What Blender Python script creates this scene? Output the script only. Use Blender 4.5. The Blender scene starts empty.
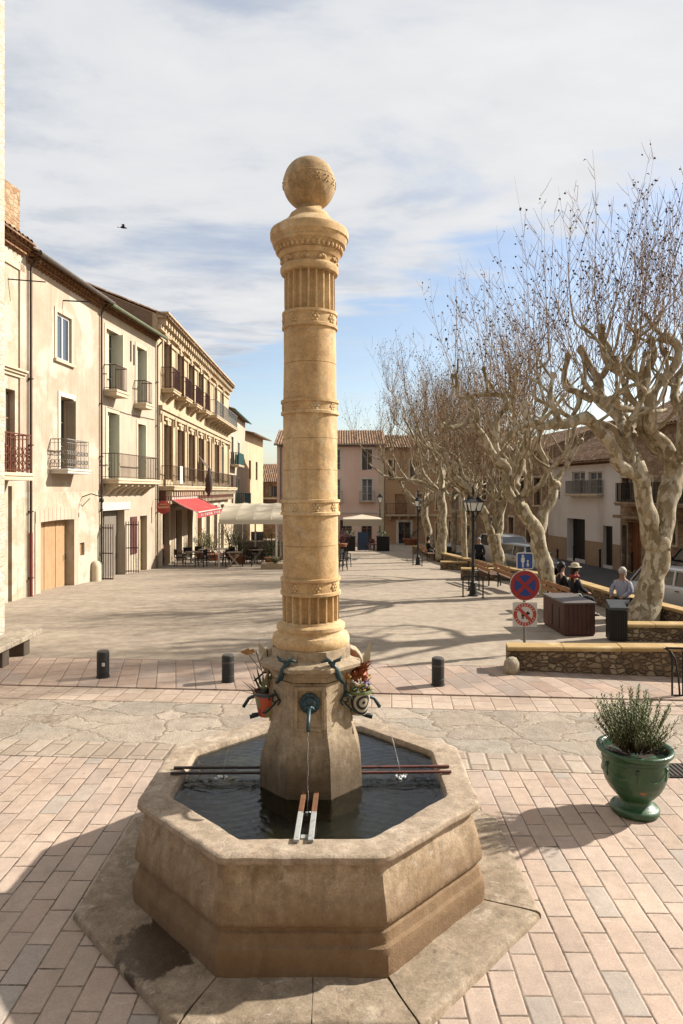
import bpy, math, random
from mathutils import Vector, Matrix, noise
random.seed(7)
R = math.radians
PI = math.pi
scene = bpy.context.scene
COL = scene.collection
H = 3.4          # eye height above the fountain paving
F = 665.0        # focal length in pixels of the 683 px wide frame


def P(x, y, Y):
    """world point at depth Y seen at photo pixel x, y"""
    return Vector(((x - 341.5) * Y / F, Y, H - (y - 490) * Y / F))


def gz(Y):
    """height of the square: level near the fountain, falling away slowly"""
    return 0.034 - 0.04 * max(0.0, Y - 22.0)


def srgb(h):
    h = h.lstrip('#')
    out = []
    for i in (0, 2, 4):
        c = int(h[i:i + 2], 16) / 255
        out.append(c / 12.92 if c <= .04045 else ((c + .055) / 1.055) ** 2.4)
    lum = .3 * out[0] + .6 * out[1] + .1 * out[2]        # a little greyer and darker than the swatch
    return tuple(.66 * (lum + (c - lum) * .84) for c in out) + (1.0,)


# ------------------------------------------------------------------ mesh builder
class MB:
    def __init__(s):
        s.v = []; s.f = []; s.m = []; s.cur = 0

    def add(s, vs, fs):
        n = len(s.v)
        s.v += [tuple(v) for v in vs]
        for f in fs:
            s.f.append(tuple(i + n for i in f)); s.m.append(s.cur)
        return s

    def quad(s, a, b, c, d):
        return s.add([a, b, c, d], [(0, 1, 2, 3)])

    def box(s, x0, x1, y0, y1, z0, z1, taper=0.0):
        t = taper
        vs = [(x0, y0, z0), (x1, y0, z0), (x1, y1, z0), (x0, y1, z0),
              (x0 + t, y0 + t, z1), (x1 - t, y0 + t, z1), (x1 - t, y1 - t, z1), (x0 + t, y1 - t, z1)]
        return s.add(vs, [(0, 3, 2, 1), (4, 5, 6, 7), (0, 1, 5, 4), (1, 2, 6, 5), (2, 3, 7, 6), (3, 0, 4, 7)])

    def bar(s, a, b, w, t=None, up=(0, 0, 1)):
        """box beam from a to b, w wide (sideways) and t thick (along up)"""
        a = Vector(a); b = Vector(b); t = t or w
        d = (b - a).normalized(); u = Vector(up)
        if abs(d.dot(u)) > .98: u = Vector((1, 0, 0))
        sx = d.cross(u).normalized(); u = sx.cross(d).normalized()
        vs = []
        for p in (a, b):
            for i, j in ((-1, -1), (1, -1), (1, 1), (-1, 1)):
                vs.append(p + sx * (w / 2 * i) + u * (t / 2 * j))
        return s.add(vs, [(0, 1, 2, 3), (7, 6, 5, 4), (0, 4, 5, 1), (1, 5, 6, 2), (2, 6, 7, 3), (3, 7, 4, 0)])

    def prism(s, poly, z0, z1):
        n = len(poly)
        vs = [(p[0], p[1], z0) for p in poly] + [(p[0], p[1], z1) for p in poly]
        fs = [tuple(range(n - 1, -1, -1)), tuple(range(n, 2 * n))]
        fs += [(i, (i + 1) % n, n + (i + 1) % n, n + i) for i in range(n)]
        return s.add(vs, fs)

    def lathe(s, prof, n=24, c=(0, 0, 0), cap=True, phase=0.0, fr=None):
        """prof: (z, r); fr(angle) scales r"""
        vs = []; fs = []
        for z, r in prof:
            for k in range(n):
                a = phase + 2 * PI * k / n
                q = r * (fr(a, z) if fr else 1)
                vs.append((c[0] + q * math.cos(a), c[1] + q * math.sin(a), c[2] + z))
        m = len(prof)
        for j in range(m - 1):
            for k in range(n):
                fs.append((j * n + k, j * n + (k + 1) % n, (j + 1) * n + (k + 1) % n, (j + 1) * n + k))
        if cap:
            fs.append(tuple(range(n - 1, -1, -1))); fs.append(tuple((m - 1) * n + k for k in range(n)))
        return s.add(vs, fs)

    def tube(s, pts, rad, n=6, cap=True):
        pts = [Vector(p) for p in pts]
        if not hasattr(rad, '__len__'): rad = [rad] * len(pts)
        vs = []; fs = []; ref = None
        for i, p in enumerate(pts):
            d = (pts[min(i + 1, len(pts) - 1)] - pts[max(i - 1, 0)])
            d = d.normalized() if d.length > 1e-9 else Vector((0, 0, 1))
            if ref is None:
                ref = Vector((1, 0, 0)) if abs(d.x) < .8 else Vector((0, 1, 0))
            a = (ref - d * ref.dot(d))
            a = a.normalized() if a.length > 1e-6 else d.orthogonal().normalized()
            b = d.cross(a); ref = a
            for k in range(n):
                t = 2 * PI * k / n
                vs.append(p + (a * math.cos(t) + b * math.sin(t)) * rad[i])
        for j in range(len(pts) - 1):
            for k in range(n):
                fs.append((j * n + k, j * n + (k + 1) % n, (j + 1) * n + (k + 1) % n, (j + 1) * n + k))
        if cap:
            fs.append(tuple(range(n - 1, -1, -1)))
            fs.append(tuple((len(pts) - 1) * n + k for k in range(n)))
        return s.add(vs, fs)

    def ball(s, c, r, n=12, m=8, sc=(1, 1, 1), lump=0.0, lf=3.0):
        c = Vector(c); vs = []; fs = []
        for j in range(m + 1):
            ph = PI * j / m
            for k in range(n):
                a = 2 * PI * k / n
                d = Vector((math.sin(ph) * math.cos(a), math.sin(ph) * math.sin(a), math.cos(ph)))
                q = r * (1 + (lump * noise.noise(d * lf + c) if lump else 0))
                vs.append(c + Vector((d.x * sc[0], d.y * sc[1], d.z * sc[2])) * q)
        for j in range(m):
            for k in range(n):
                fs.append(((j + 1) * n + k, (j + 1) * n + (k + 1) % n, j * n + (k + 1) % n, j * n + k))
        return s.add(vs, fs)

    def octa(s, c, r):
        x, y, z = c
        return s.add([(x + r, y, z), (x - r, y, z), (x, y + r, z), (x, y - r, z), (x, y, z + r), (x, y, z - r)],
                     [(0, 2, 4), (2, 1, 4), (1, 3, 4), (3, 0, 4), (2, 0, 5), (1, 2, 5), (3, 1, 5), (0, 3, 5)])

    def leaf(s, p, d, L, w, bend=.15, roll=0.0):
        """folded leaf blade from p along d"""
        p = Vector(p); d = Vector(d).normalized()
        sx = d.cross(Vector((0, 0, 1)))
        sx = sx.normalized() if sx.length > 1e-4 else Vector((1, 0, 0))
        if roll: sx = Matrix.Rotation(roll, 3, d) @ sx
        up = sx.cross(d)
        m = p + d * L * .45 + up * bend * L * .5
        t = p + d * L - up * bend * L * .3
        return s.add([p, m + sx * w / 2 + up * w * .15, m, m - sx * w / 2 + up * w * .15, t],
                     [(0, 1, 2), (0, 2, 3), (1, 4, 2), (2, 4, 3)])

    def warp(s, amp, freq, i0=0):
        for i in range(i0, len(s.v)):
            p = Vector(s.v[i])
            s.v[i] = tuple(p + noise.noise_vector(p * freq) * amp)
        return s

    def build(s, name, mats, parent=None, loc=None, rot=None, smooth=None, bevel=0.0, seg=2):
        me = bpy.data.meshes.new(name)
        me.from_pydata(s.v, [], s.f)
        if not isinstance(mats, (list, tuple)): mats = [mats]
        for m in mats: me.materials.append(m)
        if len(mats) > 1: me.polygons.foreach_set('material_index', s.m)
        me.update()
        if smooth is not None:
            me.polygons.foreach_set('use_smooth', [True] * len(me.polygons))
            if smooth < 179: me.set_sharp_from_angle(angle=R(smooth))
        o = bpy.data.objects.new(name, me); COL.objects.link(o)
        if parent: o.parent = parent
        if loc is not None: o.location = loc
        if rot is not None: o.rotation_euler = rot
        if bevel:
            b = o.modifiers.new('bevel', 'BEVEL'); b.width = bevel; b.segments = seg; b.limit_method = 'ANGLE'
            b.angle_limit = R(40)
        return o


def tag(o, label=None, cat=None, group=None, kind=None):
    if label: o['label'] = label
    if cat: o['category'] = cat
    if group: o['group'] = group
    if kind: o['kind'] = kind
    return o


def thing(name, label, cat, loc=(0, 0, 0), rz=0.0, group=None):
    o = bpy.data.objects.new(name, None); COL.objects.link(o)
    o.empty_display_size = .2
    o.location = loc; o.rotation_euler = (0, 0, rz)
    return tag(o, label, cat, group)


def dup(root, loc, rz=None, label=None, scale=None):
    def cp(o, par):
        c = o.copy(); COL.objects.link(c)
        if par: c.parent = par
        for ch in list(o.children): cp(ch, c)
        return c
    r = cp(root, None); r.location = loc
    if rz is not None: r.rotation_euler = (0, 0, rz)
    if scale: r.scale = scale
    if label: r['label'] = label
    return r


def text_part(body, name, mat, parent, loc, rot, size, depth=.002, align='CENTER'):
    cu = bpy.data.curves.new(name, 'FONT'); cu.body = body; cu.size = size; cu.extrude = depth
    cu.align_x = align; cu.align_y = 'CENTER'
    t = bpy.data.objects.new('tmp', cu); COL.objects.link(t)
    me = bpy.data.meshes.new_from_object(t.evaluated_get(bpy.context.evaluated_depsgraph_get()))
    bpy.data.objects.remove(t)
    me.materials.clear(); me.materials.append(mat)
    o = bpy.data.objects.new(name, me); COL.objects.link(o); o.parent = parent
    o.location = loc; o.rotation_euler = rot
    return o


# ------------------------------------------------------------------ node helpers
class NT:
    def __init__(s, tree): s.t = tree

    def n(s, typ, ins=None, **pr):
        nd = s.t.nodes.new(typ)
        for k, v in pr.items(): setattr(nd, k, v)
        for k, v in (ins or {}).items():
            if isinstance(v, bpy.types.NodeSocket): s.t.links.new(v, nd.inputs[k])
            else: nd.inputs[k].default_value = v
        return nd

    def math(s, op, a, b=0.0, c=0.0, clamp=False):
        return s.n('ShaderNodeMath', {0: a, 1: b, 2: c}, operation=op, use_clamp=clamp).outputs[0]

    def vmath(s, op, a, b=(0, 0, 0)):
        nd = s.n('ShaderNodeVectorMath', {0: a, 1: b}, operation=op)
        return nd.outputs['Value'] if op in ('DOT_PRODUCT', 'LENGTH', 'DISTANCE') else nd.outputs[0]

    def noise(s, vec, scale, detail=4, rough=.55, dist=0.0, out='Fac'):
        return s.n('ShaderNodeTexNoise', {'Vector': vec, 'Scale': scale, 'Detail': detail, 'Roughness': rough, 'Distortion': dist}).outputs[out]

    def ramp(s, fac, stops, interp='LINEAR'):
        nd = s.n('ShaderNodeValToRGB', {'Fac': fac}); cr = nd.color_ramp; cr.interpolation = interp
        while len(cr.elements) < len(stops): cr.elements.new(.5)
        for e, (p, c) in zip(cr.elements, stops):
            e.position = p; e.color = c if hasattr(c, '__len__') else (c, c, c, 1)
        return nd.outputs[0]

    def sstep(s, x, a, b):
        return s.n('ShaderNodeMapRange', {'Value': x, 'From Min': a, 'From Max': b}, interpolation_type='SMOOTHSTEP').outputs[0]

    def mix(s, f, a, b, mode='MIX'):
        nd = s.n('ShaderNodeMix', {}, data_type='RGBA', blend_type=mode)
        for i, v in ((0, f), (6, a), (7, b)):
            if isinstance(v, bpy.types.NodeSocket): s.t.links.new(v, nd.inputs[i])
            else: nd.inputs[i].default_value = v
        return nd.outputs[2]

    def coord(s, kind='Object'):
        if kind == 'World': return s.n('ShaderNodeNewGeometry').outputs['Position']
        return s.n('ShaderNodeTexCoord').outputs[kind]

    def map(s, vec, loc=(0, 0, 0), rot=(0, 0, 0), scale=(1, 1, 1)):
        return s.n('ShaderNodeMapping', {'Vector': vec, 'Location': loc, 'Rotation': rot, 'Scale': scale}).outputs[0]

    def bump(s, h, strength=.3, dist=.01):
        return s.n('ShaderNodeBump', {'Height': h, 'Strength': strength, 'Distance': dist}).outputs[0]


def newmat(name):
    m = bpy.data.materials.new(name); m.use_nodes = True
    t = m.node_tree; t.nodes.clear()
    nt = NT(t)
    bs = nt.n('ShaderNodeBsdfPrincipled'); out = nt.n('ShaderNodeOutputMaterial')
    t.links.new(bs.outputs[0], out.inputs[0])

    def setp(**k):
        names = dict(color='Base Color', rough='Roughness', metal='Metallic', normal='Normal', alpha='Alpha',
                     trans='Transmission Weight', ior='IOR', spec='Specular IOR Level', coat='Coat Weight')
        for a, v in k.items():
            i = bs.inputs[names[a]]
            if isinstance(v, bpy.types.NodeSocket): t.links.new(v, i)
            else: i.default_value = v
    return m, nt, setp


def M(name, c1, c2=None, scale=2.0, rough=.85, bump=.15, bscale=40.0, bdist=.01, metal=0.0, c3=None, s3=.6,
      t3=(.55, .7), world=True, spec=.3, streak=False, coat=0.0, grime=0.0):
    """general weathered surface: two tones by noise, a third as patches, fine bump"""
    m, nt, setp = newmat(name)
    co = nt.coord('World' if world else 'Object')
    a = srgb(c1); b = srgb(c2) if c2 else tuple(x * .86 for x in a[:3]) + (1,)
    col = nt.mix(nt.ramp(nt.noise(co, scale, 6, .65), [(.32, 0.0), (.68, 1.0)]), a, b)
    if c3:
        v = nt.map(co, scale=(1, 1, .18)) if streak else co
        f = nt.sstep(nt.noise(v, s3, 5, .6, .3), t3[0], t3[1])
        col = nt.mix(f, col, srgb(c3))
    if grime:
        g1 = nt.noise(nt.map(co, scale=(3.2, 3.2, .22)), 1.6, 6, .7); g2 = nt.noise(co, 2.6, 7, .72, .5)
        col = nt.mix(nt.math('MULTIPLY', nt.sstep(g1, .50, .72), grime), col, tuple(x * .45 for x in b[:3]) + (1,))
        col = nt.mix(nt.math('MULTIPLY', nt.sstep(g2, .55, .70), grime * .8), col, tuple(min(1, x * 1.18) for x in a[:3]) + (1,))
    fine = nt.noise(co, bscale, 4, .7)
    col = nt.mix(.35, col, nt.ramp(fine, [(.2, .35), (.8, .68)]), 'OVERLAY')
    setp(color=col, rough=rough, metal=metal, spec=spec, coat=coat)
    if bump:
        hgt = nt.math('ADD', fine, nt.math('MULTIPLY', nt.noise(co, bscale * .22, 3), 1.4))
        setp(normal=nt.bump(hgt, bump, bdist))
    return m


def stone_wall_mat(name, stones, mortar, scale=4.0, flat=(1, 1, 1.5), jw=.06, bump=.8, course=None):
    """rubble masonry from voronoi cells"""
    m, nt, setp = newmat(name)
    co = nt.coord('World')
    wob = nt.vmath('ADD', co, nt.vmath('SCALE', nt.noise(co, 3, 2, out='Color'), (0, 0, 0)))
    v = nt.map(co, scale=flat)
    v = nt.vmath('ADD', v, nt.vmath('MULTIPLY', nt.noise(co, 2.5, 3, out='Color'), (.12, .12, .12)))
    vc = nt.n('ShaderNodeTexVoronoi', {'Vector': v, 'Scale': scale, 'Randomness': .85}, feature='F1')
    ve = nt.n('ShaderNodeTexVoronoi', {'Vector': v, 'Scale': scale, 'Randomness': .85}, feature='DISTANCE_TO_EDGE')
    cell = nt.n('ShaderNodeSeparateColor', {0: vc.outputs['Color']}).outputs[0]
    n = len(stones)
    col = nt.ramp(cell, [((i + .5) / n, srgb(c)) for i, c in enumerate(stones)])
    fine = nt.noise(co, 28, 5, .65)
    col = nt.mix(.55, col, nt.ramp(fine, [(.25, .3), (.75, .72)]), 'OVERLAY')
    e = nt.sstep(nt.math('ADD', ve.outputs['Distance'], nt.math('MULTIPLY', nt.math('SUBTRACT', fine, .5), .06)), jw * .4, jw)
    mcol = nt.mix(nt.noise(co, 6, 4), srgb(mortar), tuple(x * .7 for x in srgb(mortar)[:3]) + (1,))
    col = nt.mix(e, mcol, col)
    h = nt.math('ADD', nt.math('MULTIPLY', nt.sstep(ve.outputs['Distance'], 0, jw * 2.2), 1.0), nt.math('MULTIPLY', fine, .45))
    setp(color=col, rough=.92, spec=.2, normal=nt.bump(h, bump, .03))
    return m


def tile_paving_mat(name, wid, lng, cols, rot=0.0, joint=.012, jcol='#6d5646', off=(0, 0), var=.5, bump=.5, half=.5):
    """running-bond slabs, long side along local Y; every slab its own tone"""
    m, nt, setp = newmat(name)
    co = nt.coord('World')
    wv = nt.vmath('MULTIPLY', nt.vmath('SUBTRACT', nt.noise(co, 2.2, 2, out='Color'), (.5, .5, .5)), (.014, .014, 0))
    v = nt.map(nt.vmath('ADD', co, wv), loc=(off[0], off[1], 0), rot=(0, 0, rot))
    sp = nt.n('ShaderNodeSeparateXYZ', {0: v})
    x = nt.math('DIVIDE', sp.outputs[0], wid); ix = nt.math('FLOOR', x); fx = nt.math('SUBTRACT', x, ix)
    r1 = nt.n('ShaderNodeTexWhiteNoise', {'W': ix}, noise_dimensions='1D').outputs['Value']
    yo = nt.math('ADD', nt.math('MULTIPLY', nt.math('MODULO', ix, 2.0), half), nt.math('MULTIPLY', r1, .22))
    y = nt.math('ADD', nt.math('DIVIDE', sp.outputs[1], lng), yo)
    iy = nt.math('FLOOR', y); fy = nt.math('SUBTRACT', y, iy)
    cid = nt.n('ShaderNodeCombineXYZ', {0: ix, 1: iy})
    rnd = nt.n('ShaderNodeTexWhiteNoise', {'Vector': cid.outputs[0]}, noise_dimensions='2D').outputs
    n = len(cols)
    col = nt.ramp(rnd['Value'], [((i + .5) / n, srgb(c)) for i, c in enumerate(cols)])
    fine = nt.noise(co, 75, 7, .8); mid = nt.noise(co, 9, 5, .6); big = nt.noise(co, .55, 4, .6)
    col = nt.mix(.7, col, nt.ramp(fine, [(.3, .30), (.7, .66)]), 'OVERLAY')
    col = nt.mix(.5, col, nt.ramp(mid, [(.25, .36), (.75, .62)]), 'OVERLAY')
    col = nt.mix(.65, col, nt.ramp(big, [(.3, .34), (.7, .62)]), 'OVERLAY')
    dirt = nt.sstep(nt.noise(co, 1.9, 8, .72, .6), .54, .70)
    col = nt.mix(nt.math('MULTIPLY', dirt, .30), col, srgb('#7d6a58'))
    # white scuffs and small dark spots
    sc = nt.noise(nt.map(co, rot=(0, 0, .5), scale=(3.0, 26, 1)), 1.0, 2, .5)
    col = nt.mix(nt.math('MULTIPLY', nt.sstep(sc, .70, .76), .35), col, srgb('#e6dccf'))
    vs_ = nt.n('ShaderNodeTexVoronoi', {'Vector': co, 'Scale': 2.6}, feature='F1').outputs['Distance']
    col = nt.mix(nt.math('MULTIPLY', nt.math('SUBTRACT', 1.0, nt.sstep(vs_, .02, .05)), .6), col, srgb('#4a3a30'))
    wob = nt.math('MULTIPLY', nt.math('SUBTRACT', nt.noise(co, 22, 3), .5), .012)
    dx = nt.math('MULTIPLY', nt.math('MINIMUM', fx, nt.math('SUBTRACT', 1.0, fx)), wid)
    dy = nt.math('MULTIPLY', nt.math('MINIMUM', fy, nt.math('SUBTRACT', 1.0, fy)), lng)
    d = nt.math('ADD', nt.math('MINIMUM', dx, dy), wob)
    e = nt.sstep(nt.math('SUBTRACT', d, nt.math('MULTIPLY', nt.math('SUBTRACT', mid, .5), joint * .9)), joint * .30, joint * .85)
    jc = nt.mix(nt.sstep(nt.noise(co, 1.6, 4), .40, .60), srgb(jcol), srgb('#94806c'))
    col = nt.mix(e, jc, col)
    h = nt.math('ADD', nt.math('MULTIPLY', nt.sstep(d, 0, joint * 1.6), .8),
                nt.math('ADD', nt.math('MULTIPLY', fine, .12), nt.math('MULTIPLY', rnd['Value'], .25)))
    h = nt.math('ADD', h, nt.math('MULTIPLY', mid, .2))
    setp(color=col, rough=nt.ramp(mid, [(.3, .62), (.7, .85)]), spec=.35, normal=nt.bump(h, bump, .012))
    return m
# ------------------------------------------------------------------ camera, sun, sky
cam = bpy.data.cameras.new('camera'); co_ = bpy.data.objects.new('camera', cam); COL.objects.link(co_)
co_.location = (0, 0, H); co_.rotation_euler = (R(90), 0, 0)
cam.sensor_fit = 'HORIZONTAL'; cam.sensor_width = 36; cam.lens = 36 * F / 683; cam.shift_y = -22 / 683
cam.clip_end = 2000; cam.clip_start = .05
scene.camera = co_
SUN = Vector((1.08, .36, .78)).normalized()
sl = bpy.data.lights.new('sun', 'SUN'); sl.energy = 5.0; sl.angle = R(1.0); sl.color = (1.0, .925, .82)
so = bpy.data.objects.new('sun', sl); COL.objects.link(so); so.location = (20, 10, 30)
so.rotation_euler = (-SUN).to_track_quat('-Z', 'Y').to_euler()

w = bpy.data.worlds.new('World'); scene.world = w; w.use_nodes = True
w.node_tree.nodes.clear(); nt = NT(w.node_tree)
sky = nt.n('ShaderNodeTexSky', sky_type='NISHITA', sun_disc=False)
sky.sun_elevation = math.asin(SUN.z); sky.sun_rotation = math.atan2(SUN.x, SUN.y)
sky.air_density = 1.0; sky.dust_density = 1.2; sky.ozone_density = 1.2
d = nt.n('ShaderNodeTexCoord').outputs['Generated']
sp = nt.n('ShaderNodeSeparateXYZ', {0: d})
zc = nt.math('MAXIMUM', sp.outputs[2], .02)
cx = nt.math('DIVIDE', sp.outputs[0], zc); cy = nt.math('DIVIDE', sp.outputs[1], zc)
pv = nt.n('ShaderNodeCombineXYZ', {0: cx, 1: cy, 2: 0.0}).outputs[0]
# streaky stratocumulus sheet, drawn out along one direction
st = nt.map(pv, rot=(0, 0, R(-38)), scale=(.8, 1.35, 1))
n1 = nt.noise(st, 1.15, 9, .56, .35)
n2 = nt.noise(nt.map(pv, loc=(3.1, 1.7, 0), rot=(0, 0, R(-30)), scale=(.9, 1.5, 1)), 2.1, 7, .55, .25)
# where the sheet ends: it breaks up far ahead, a little right of centre
edge = nt.math('ADD', nt.math('MULTIPLY', cy, .30), nt.math('MULTIPLY', cx, .45))
edge = nt.math('ADD', edge, nt.math('MULTIPLY', nt.math('SUBTRACT', n2, .5), .75))
sheet = nt.math('SUBTRACT', 1.0, nt.sstep(edge, .98, 1.26))
far = nt.math('MULTIPLY', nt.sstep(nt.noise(nt.map(pv, scale=(.16, .5, 1)), 1.3, 8, .6, .4), .46, .72), .34)
cov = nt.math('MAXIMUM', sheet, far)
thin = nt.sstep(n1, .34, .50)
cov = nt.math('MULTIPLY', cov, nt.math('ADD', .70, nt.math('MULTIPLY', thin, .30)), clamp=True)
# clear the right-hand side low down a little less than the middle
n3 = nt.noise(nt.map(pv, loc=(7, 2, 0), rot=(0, 0, R(-35)), scale=(1, 1.25, 1)), 4.2, 8, .6, .3)
dens = nt.math('ADD', nt.math('MULTIPLY', n1, .5), nt.math('ADD', nt.math('MULTIPLY', n2, .3), nt.math('MULTIPLY', n3, .2)))
tow = nt.vmath('DOT_PRODUCT', d, tuple(SUN))
dens = nt.math('ADD', dens, nt.math('SUBTRACT', nt.math('MULTIPLY', tow, .20), .05))
ccol = nt.ramp(dens, [(.36, (.225, .255, .315, 1)), (.44, (.300, .318, .350, 1)), (.52, (.372, .379, .392, 1)), (.68, (.418, .420, .424, 1))])
blue = nt.mix(1.0, sky.outputs[0], (.098, .092, .088, 1), 'MULTIPLY')
skyc = nt.mix(cov, blue, ccol)
bg = nt.n('ShaderNodeBackground', {0: skyc, 1: 1.0})
# the nishita part is scaled by .088 above, the cloud part has its own radiance
wo = nt.n('ShaderNodeOutputWorld'); w.node_tree.links.new(bg.outputs[0], wo.inputs[0])
scene.view_settings.view_transform = 'Standard'; scene.view_settings.look = 'None'
scene.view_settings.exposure = 1.05; scene.view_settings.gamma = 1.0
scene.render.engine = 'CYCLES'
scene.cycles.use_denoising = True
scene.cycles.max_bounces = 6; scene.cycles.transparent_max_bounces = 8
scene.cycles.sample_clamp_indirect = 6

# ------------------------------------------------------------------ ground
T = lambda t, X: t - .075 * X          # rotated band coordinate to Y


def band(name, t0, t1, mat, z, x0=-30, x1=34, under=.3):
    b = MB()
    b.prism([(x0, T(t0, x0)), (x1, T(t0, x1)), (x1, T(t1, x1)), (x0, T(t1, x0))], z - under, z)
    return tag(b.build(name, mat), kind='structure')


m_tile = tile_paving_mat('tile_paving', .205, .40, ['#c8b09d', '#c2aa97', '#c9b09b', '#c1a791', '#bca694', '#c5ab94', '#cab29e', '#bfa791', '#c7ab96', '#b3a89b', '#c0a48e', '#c6ad98', '#c2a893', '#b8a290'],
                         rot=0.012, joint=.011, jcol='#5e4b3a', off=(.03, .1))
m_slab = tile_paving_mat('slab_paving', .33, .62, ['#b79a84', '#c0a48e', '#a98c78', '#c4aa95', '#b59c8b', '#ab9787'], rot=R(-14), joint=.016,
                         jcol='#7d6857')
m_kerb = tile_paving_mat('border_row', .32, .36, ['#bfa790', '#c6ae98', '#b49a84', '#c9b29c', '#bda28b'], rot=R(4.3), joint=.014, jcol='#8b7561')


def crazy_mat():
    m, nt, setp = newmat('crazy_paving')
    co = nt.coord('World')
    wob = nt.vmath('MULTIPLY', nt.vmath('SUBTRACT', nt.noise(co, 1.7, 4, out='Color'), (.5, .5, .5)), (.7, .7, 0))
    v = nt.map(nt.vmath('ADD', co, wob), rot=(0, 0, .2), scale=(.8, 1.15, 0))
    vc = nt.n('ShaderNodeTexVoronoi', {'Vector': v, 'Scale': 1.5}, feature='F1')
    ve = nt.n('ShaderNodeTexVoronoi', {'Vector': v, 'Scale': 1.5}, feature='DISTANCE_TO_EDGE').outputs['Distance']
    cell = nt.n('ShaderNodeSeparateColor', {0: vc.outputs['Color']}).outputs[0]
    cols = ['#a09180', '#b3a490', '#978979', '#baaa96', '#a69783', '#a59a8a']
    col = nt.ramp(cell, [((i + .5) / 6, srgb(c)) for i, c in enumerate(cols)])
    fine = nt.noise(co, 40, 6, .72); mid = nt.noise(co, 5, 6, .65); big = nt.noise(co, .8, 4, .6)
    col = nt.mix(.55, col, nt.ramp(fine, [(.25, .34), (.75, .67)]), 'OVERLAY')
    col = nt.mix(.6, col, nt.ramp(mid, [(.3, .33), (.7, .66)]), 'OVERLAY')
    col = nt.mix(nt.math('MULTIPLY', nt.sstep(big, .5, .66), .55), col, srgb('#b8a48c'))
    jn = nt.math('MULTIPLY', nt.math('SUBTRACT', nt.noise(co, 16, 4), .5), .07)
    e = nt.sstep(nt.math('ADD', ve, jn), .004, .03)
    jcol = nt.mix(nt.sstep(mid, .40, .60), srgb('#a8957f'), srgb('#6f5d4b'))
    col = nt.mix(nt.math('ADD', nt.math('MULTIPLY', e, .8), .2), jcol, col)
    h = nt.math('ADD', nt.math('MULTIPLY', nt.sstep(nt.math('ADD', ve, jn), 0, .06), .35), nt.math('ADD', nt.math('MULTIPLY', fine, .25), nt.math('MULTIPLY', mid, 1.1)))
    setp(color=col, rough=.85, spec=.25, normal=nt.bump(h, .75, .03))
    return m


def square_mat():
    m, nt, setp = newmat('square_paving')
    co = nt.coord('World')
    big = nt.noise(nt.map(co, scale=(.35, 1, 1)), .5, 5, .6); mid = nt.noise(co, 3.5, 6, .7); fine = nt.noise(co, 60, 4, .7)
    col = nt.mix(nt.ramp(big, [(.35, 0.0), (.65, 1.0)]), srgb('#a89884'), srgb('#b3a28c'))
    col = nt.mix(.75, col, nt.ramp(mid, [(.28, .32), (.72, .66)]), 'OVERLAY')
    pt = nt.sstep(nt.noise(nt.map(co, scale=(.6, 1, 1)), 1.1, 8, .72, .8), .52, .66)
    col = nt.mix(nt.math('MULTIPLY', pt, .32), col, srgb('#82715f'))
    col = nt.mix(.3, col, nt.ramp(fine, [(.25, .34), (.75, .66)]), 'OVERLAY')
    st = nt.noise(nt.map(co, rot=(0, 0, .15), scale=(.25, 2.2, 1)), 1.4, 4, .6)
    col = nt.mix(nt.math('MULTIPLY', nt.sstep(st, .58, .68), .3), col, srgb('#8f7b66'))
    sp = nt.n('ShaderNodeSeparateXYZ', {0: co})
    # long paving strips across the square: dark thin joints every 3.6 m
    gy = nt.math('ADD', sp.outputs[1], nt.math('MULTIPLY', sp.outputs[0], .075))
    fr = nt.math('ABSOLUTE', nt.math('SUBTRACT', nt.math('FRACT', nt.math('DIVIDE', gy, 3.6)), .5))
    col = nt.mix(nt.math('MULTIPLY', nt.math('SUBTRACT', 1.0, nt.sstep(fr, .004, .010)), .55), col, srgb('#6f5f4f'))
    setp(color=col, rough=.9, spec=.2, normal=nt.bump(nt.math('ADD', fine, mid), .35, .01))
    return m


m_crazy = crazy_mat(); m_square = square_mat()
m_dirt = M('far_ground', '#8c7a64', '#776650', .5)
b = MB(); b.box(-500, 500, -300, 700, -3.2, -3.0)
tag(b.build('ground', m_dirt), kind='structure')
def pz(X, Y): return -.03 * max(0.0, 8.2 - (Y + .075 * X))      # paving drains gently towards the camera


b = MB(); z8 = 0.0; z14 = -.03 * 22.2
b.quad((-30, T(-14, -30), z14), (34, T(-14, 34), z14), (34, T(8.2, 34), 0), (-30, T(8.2, -30), 0))
tag(b.build('tile_paving', m_tile), kind='structure')
m_cob = tile_paving_mat('cobble_row', .24, .52, ['#b3a08b', '#bdaa95', '#a8957f', '#c2b09b', '#ae9a85'], rot=R(4.3), joint=.02, jcol='#8e7c69', bump=.9)
band('cobble_border', 8.2, 8.72, m_cob, .006)
band('flagstone_road', 8.72, 10.42, m_crazy, .003)
band('border_paving', 10.42, 11.1, m_kerb, .008)
band('slab_paving', 11.1, 12.93, m_slab, .03)
# the square: one sheet, bounded on the right by the low street wall
WALL = [(15.2, 8.25), (18.2, 7.62), (21.2, 7.28), (28.4, 6.12), (36.0, 5.5), (46, 4.9)]


def wall_x(Y):
    if Y <= WALL[0][0]: return 8.25
    for (a, xa), (c, xc) in zip(WALL, WALL[1:]):
        if Y <= c: return xa + (xc - xa) * (Y - a) / (c - a)
    return 4.9


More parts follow.
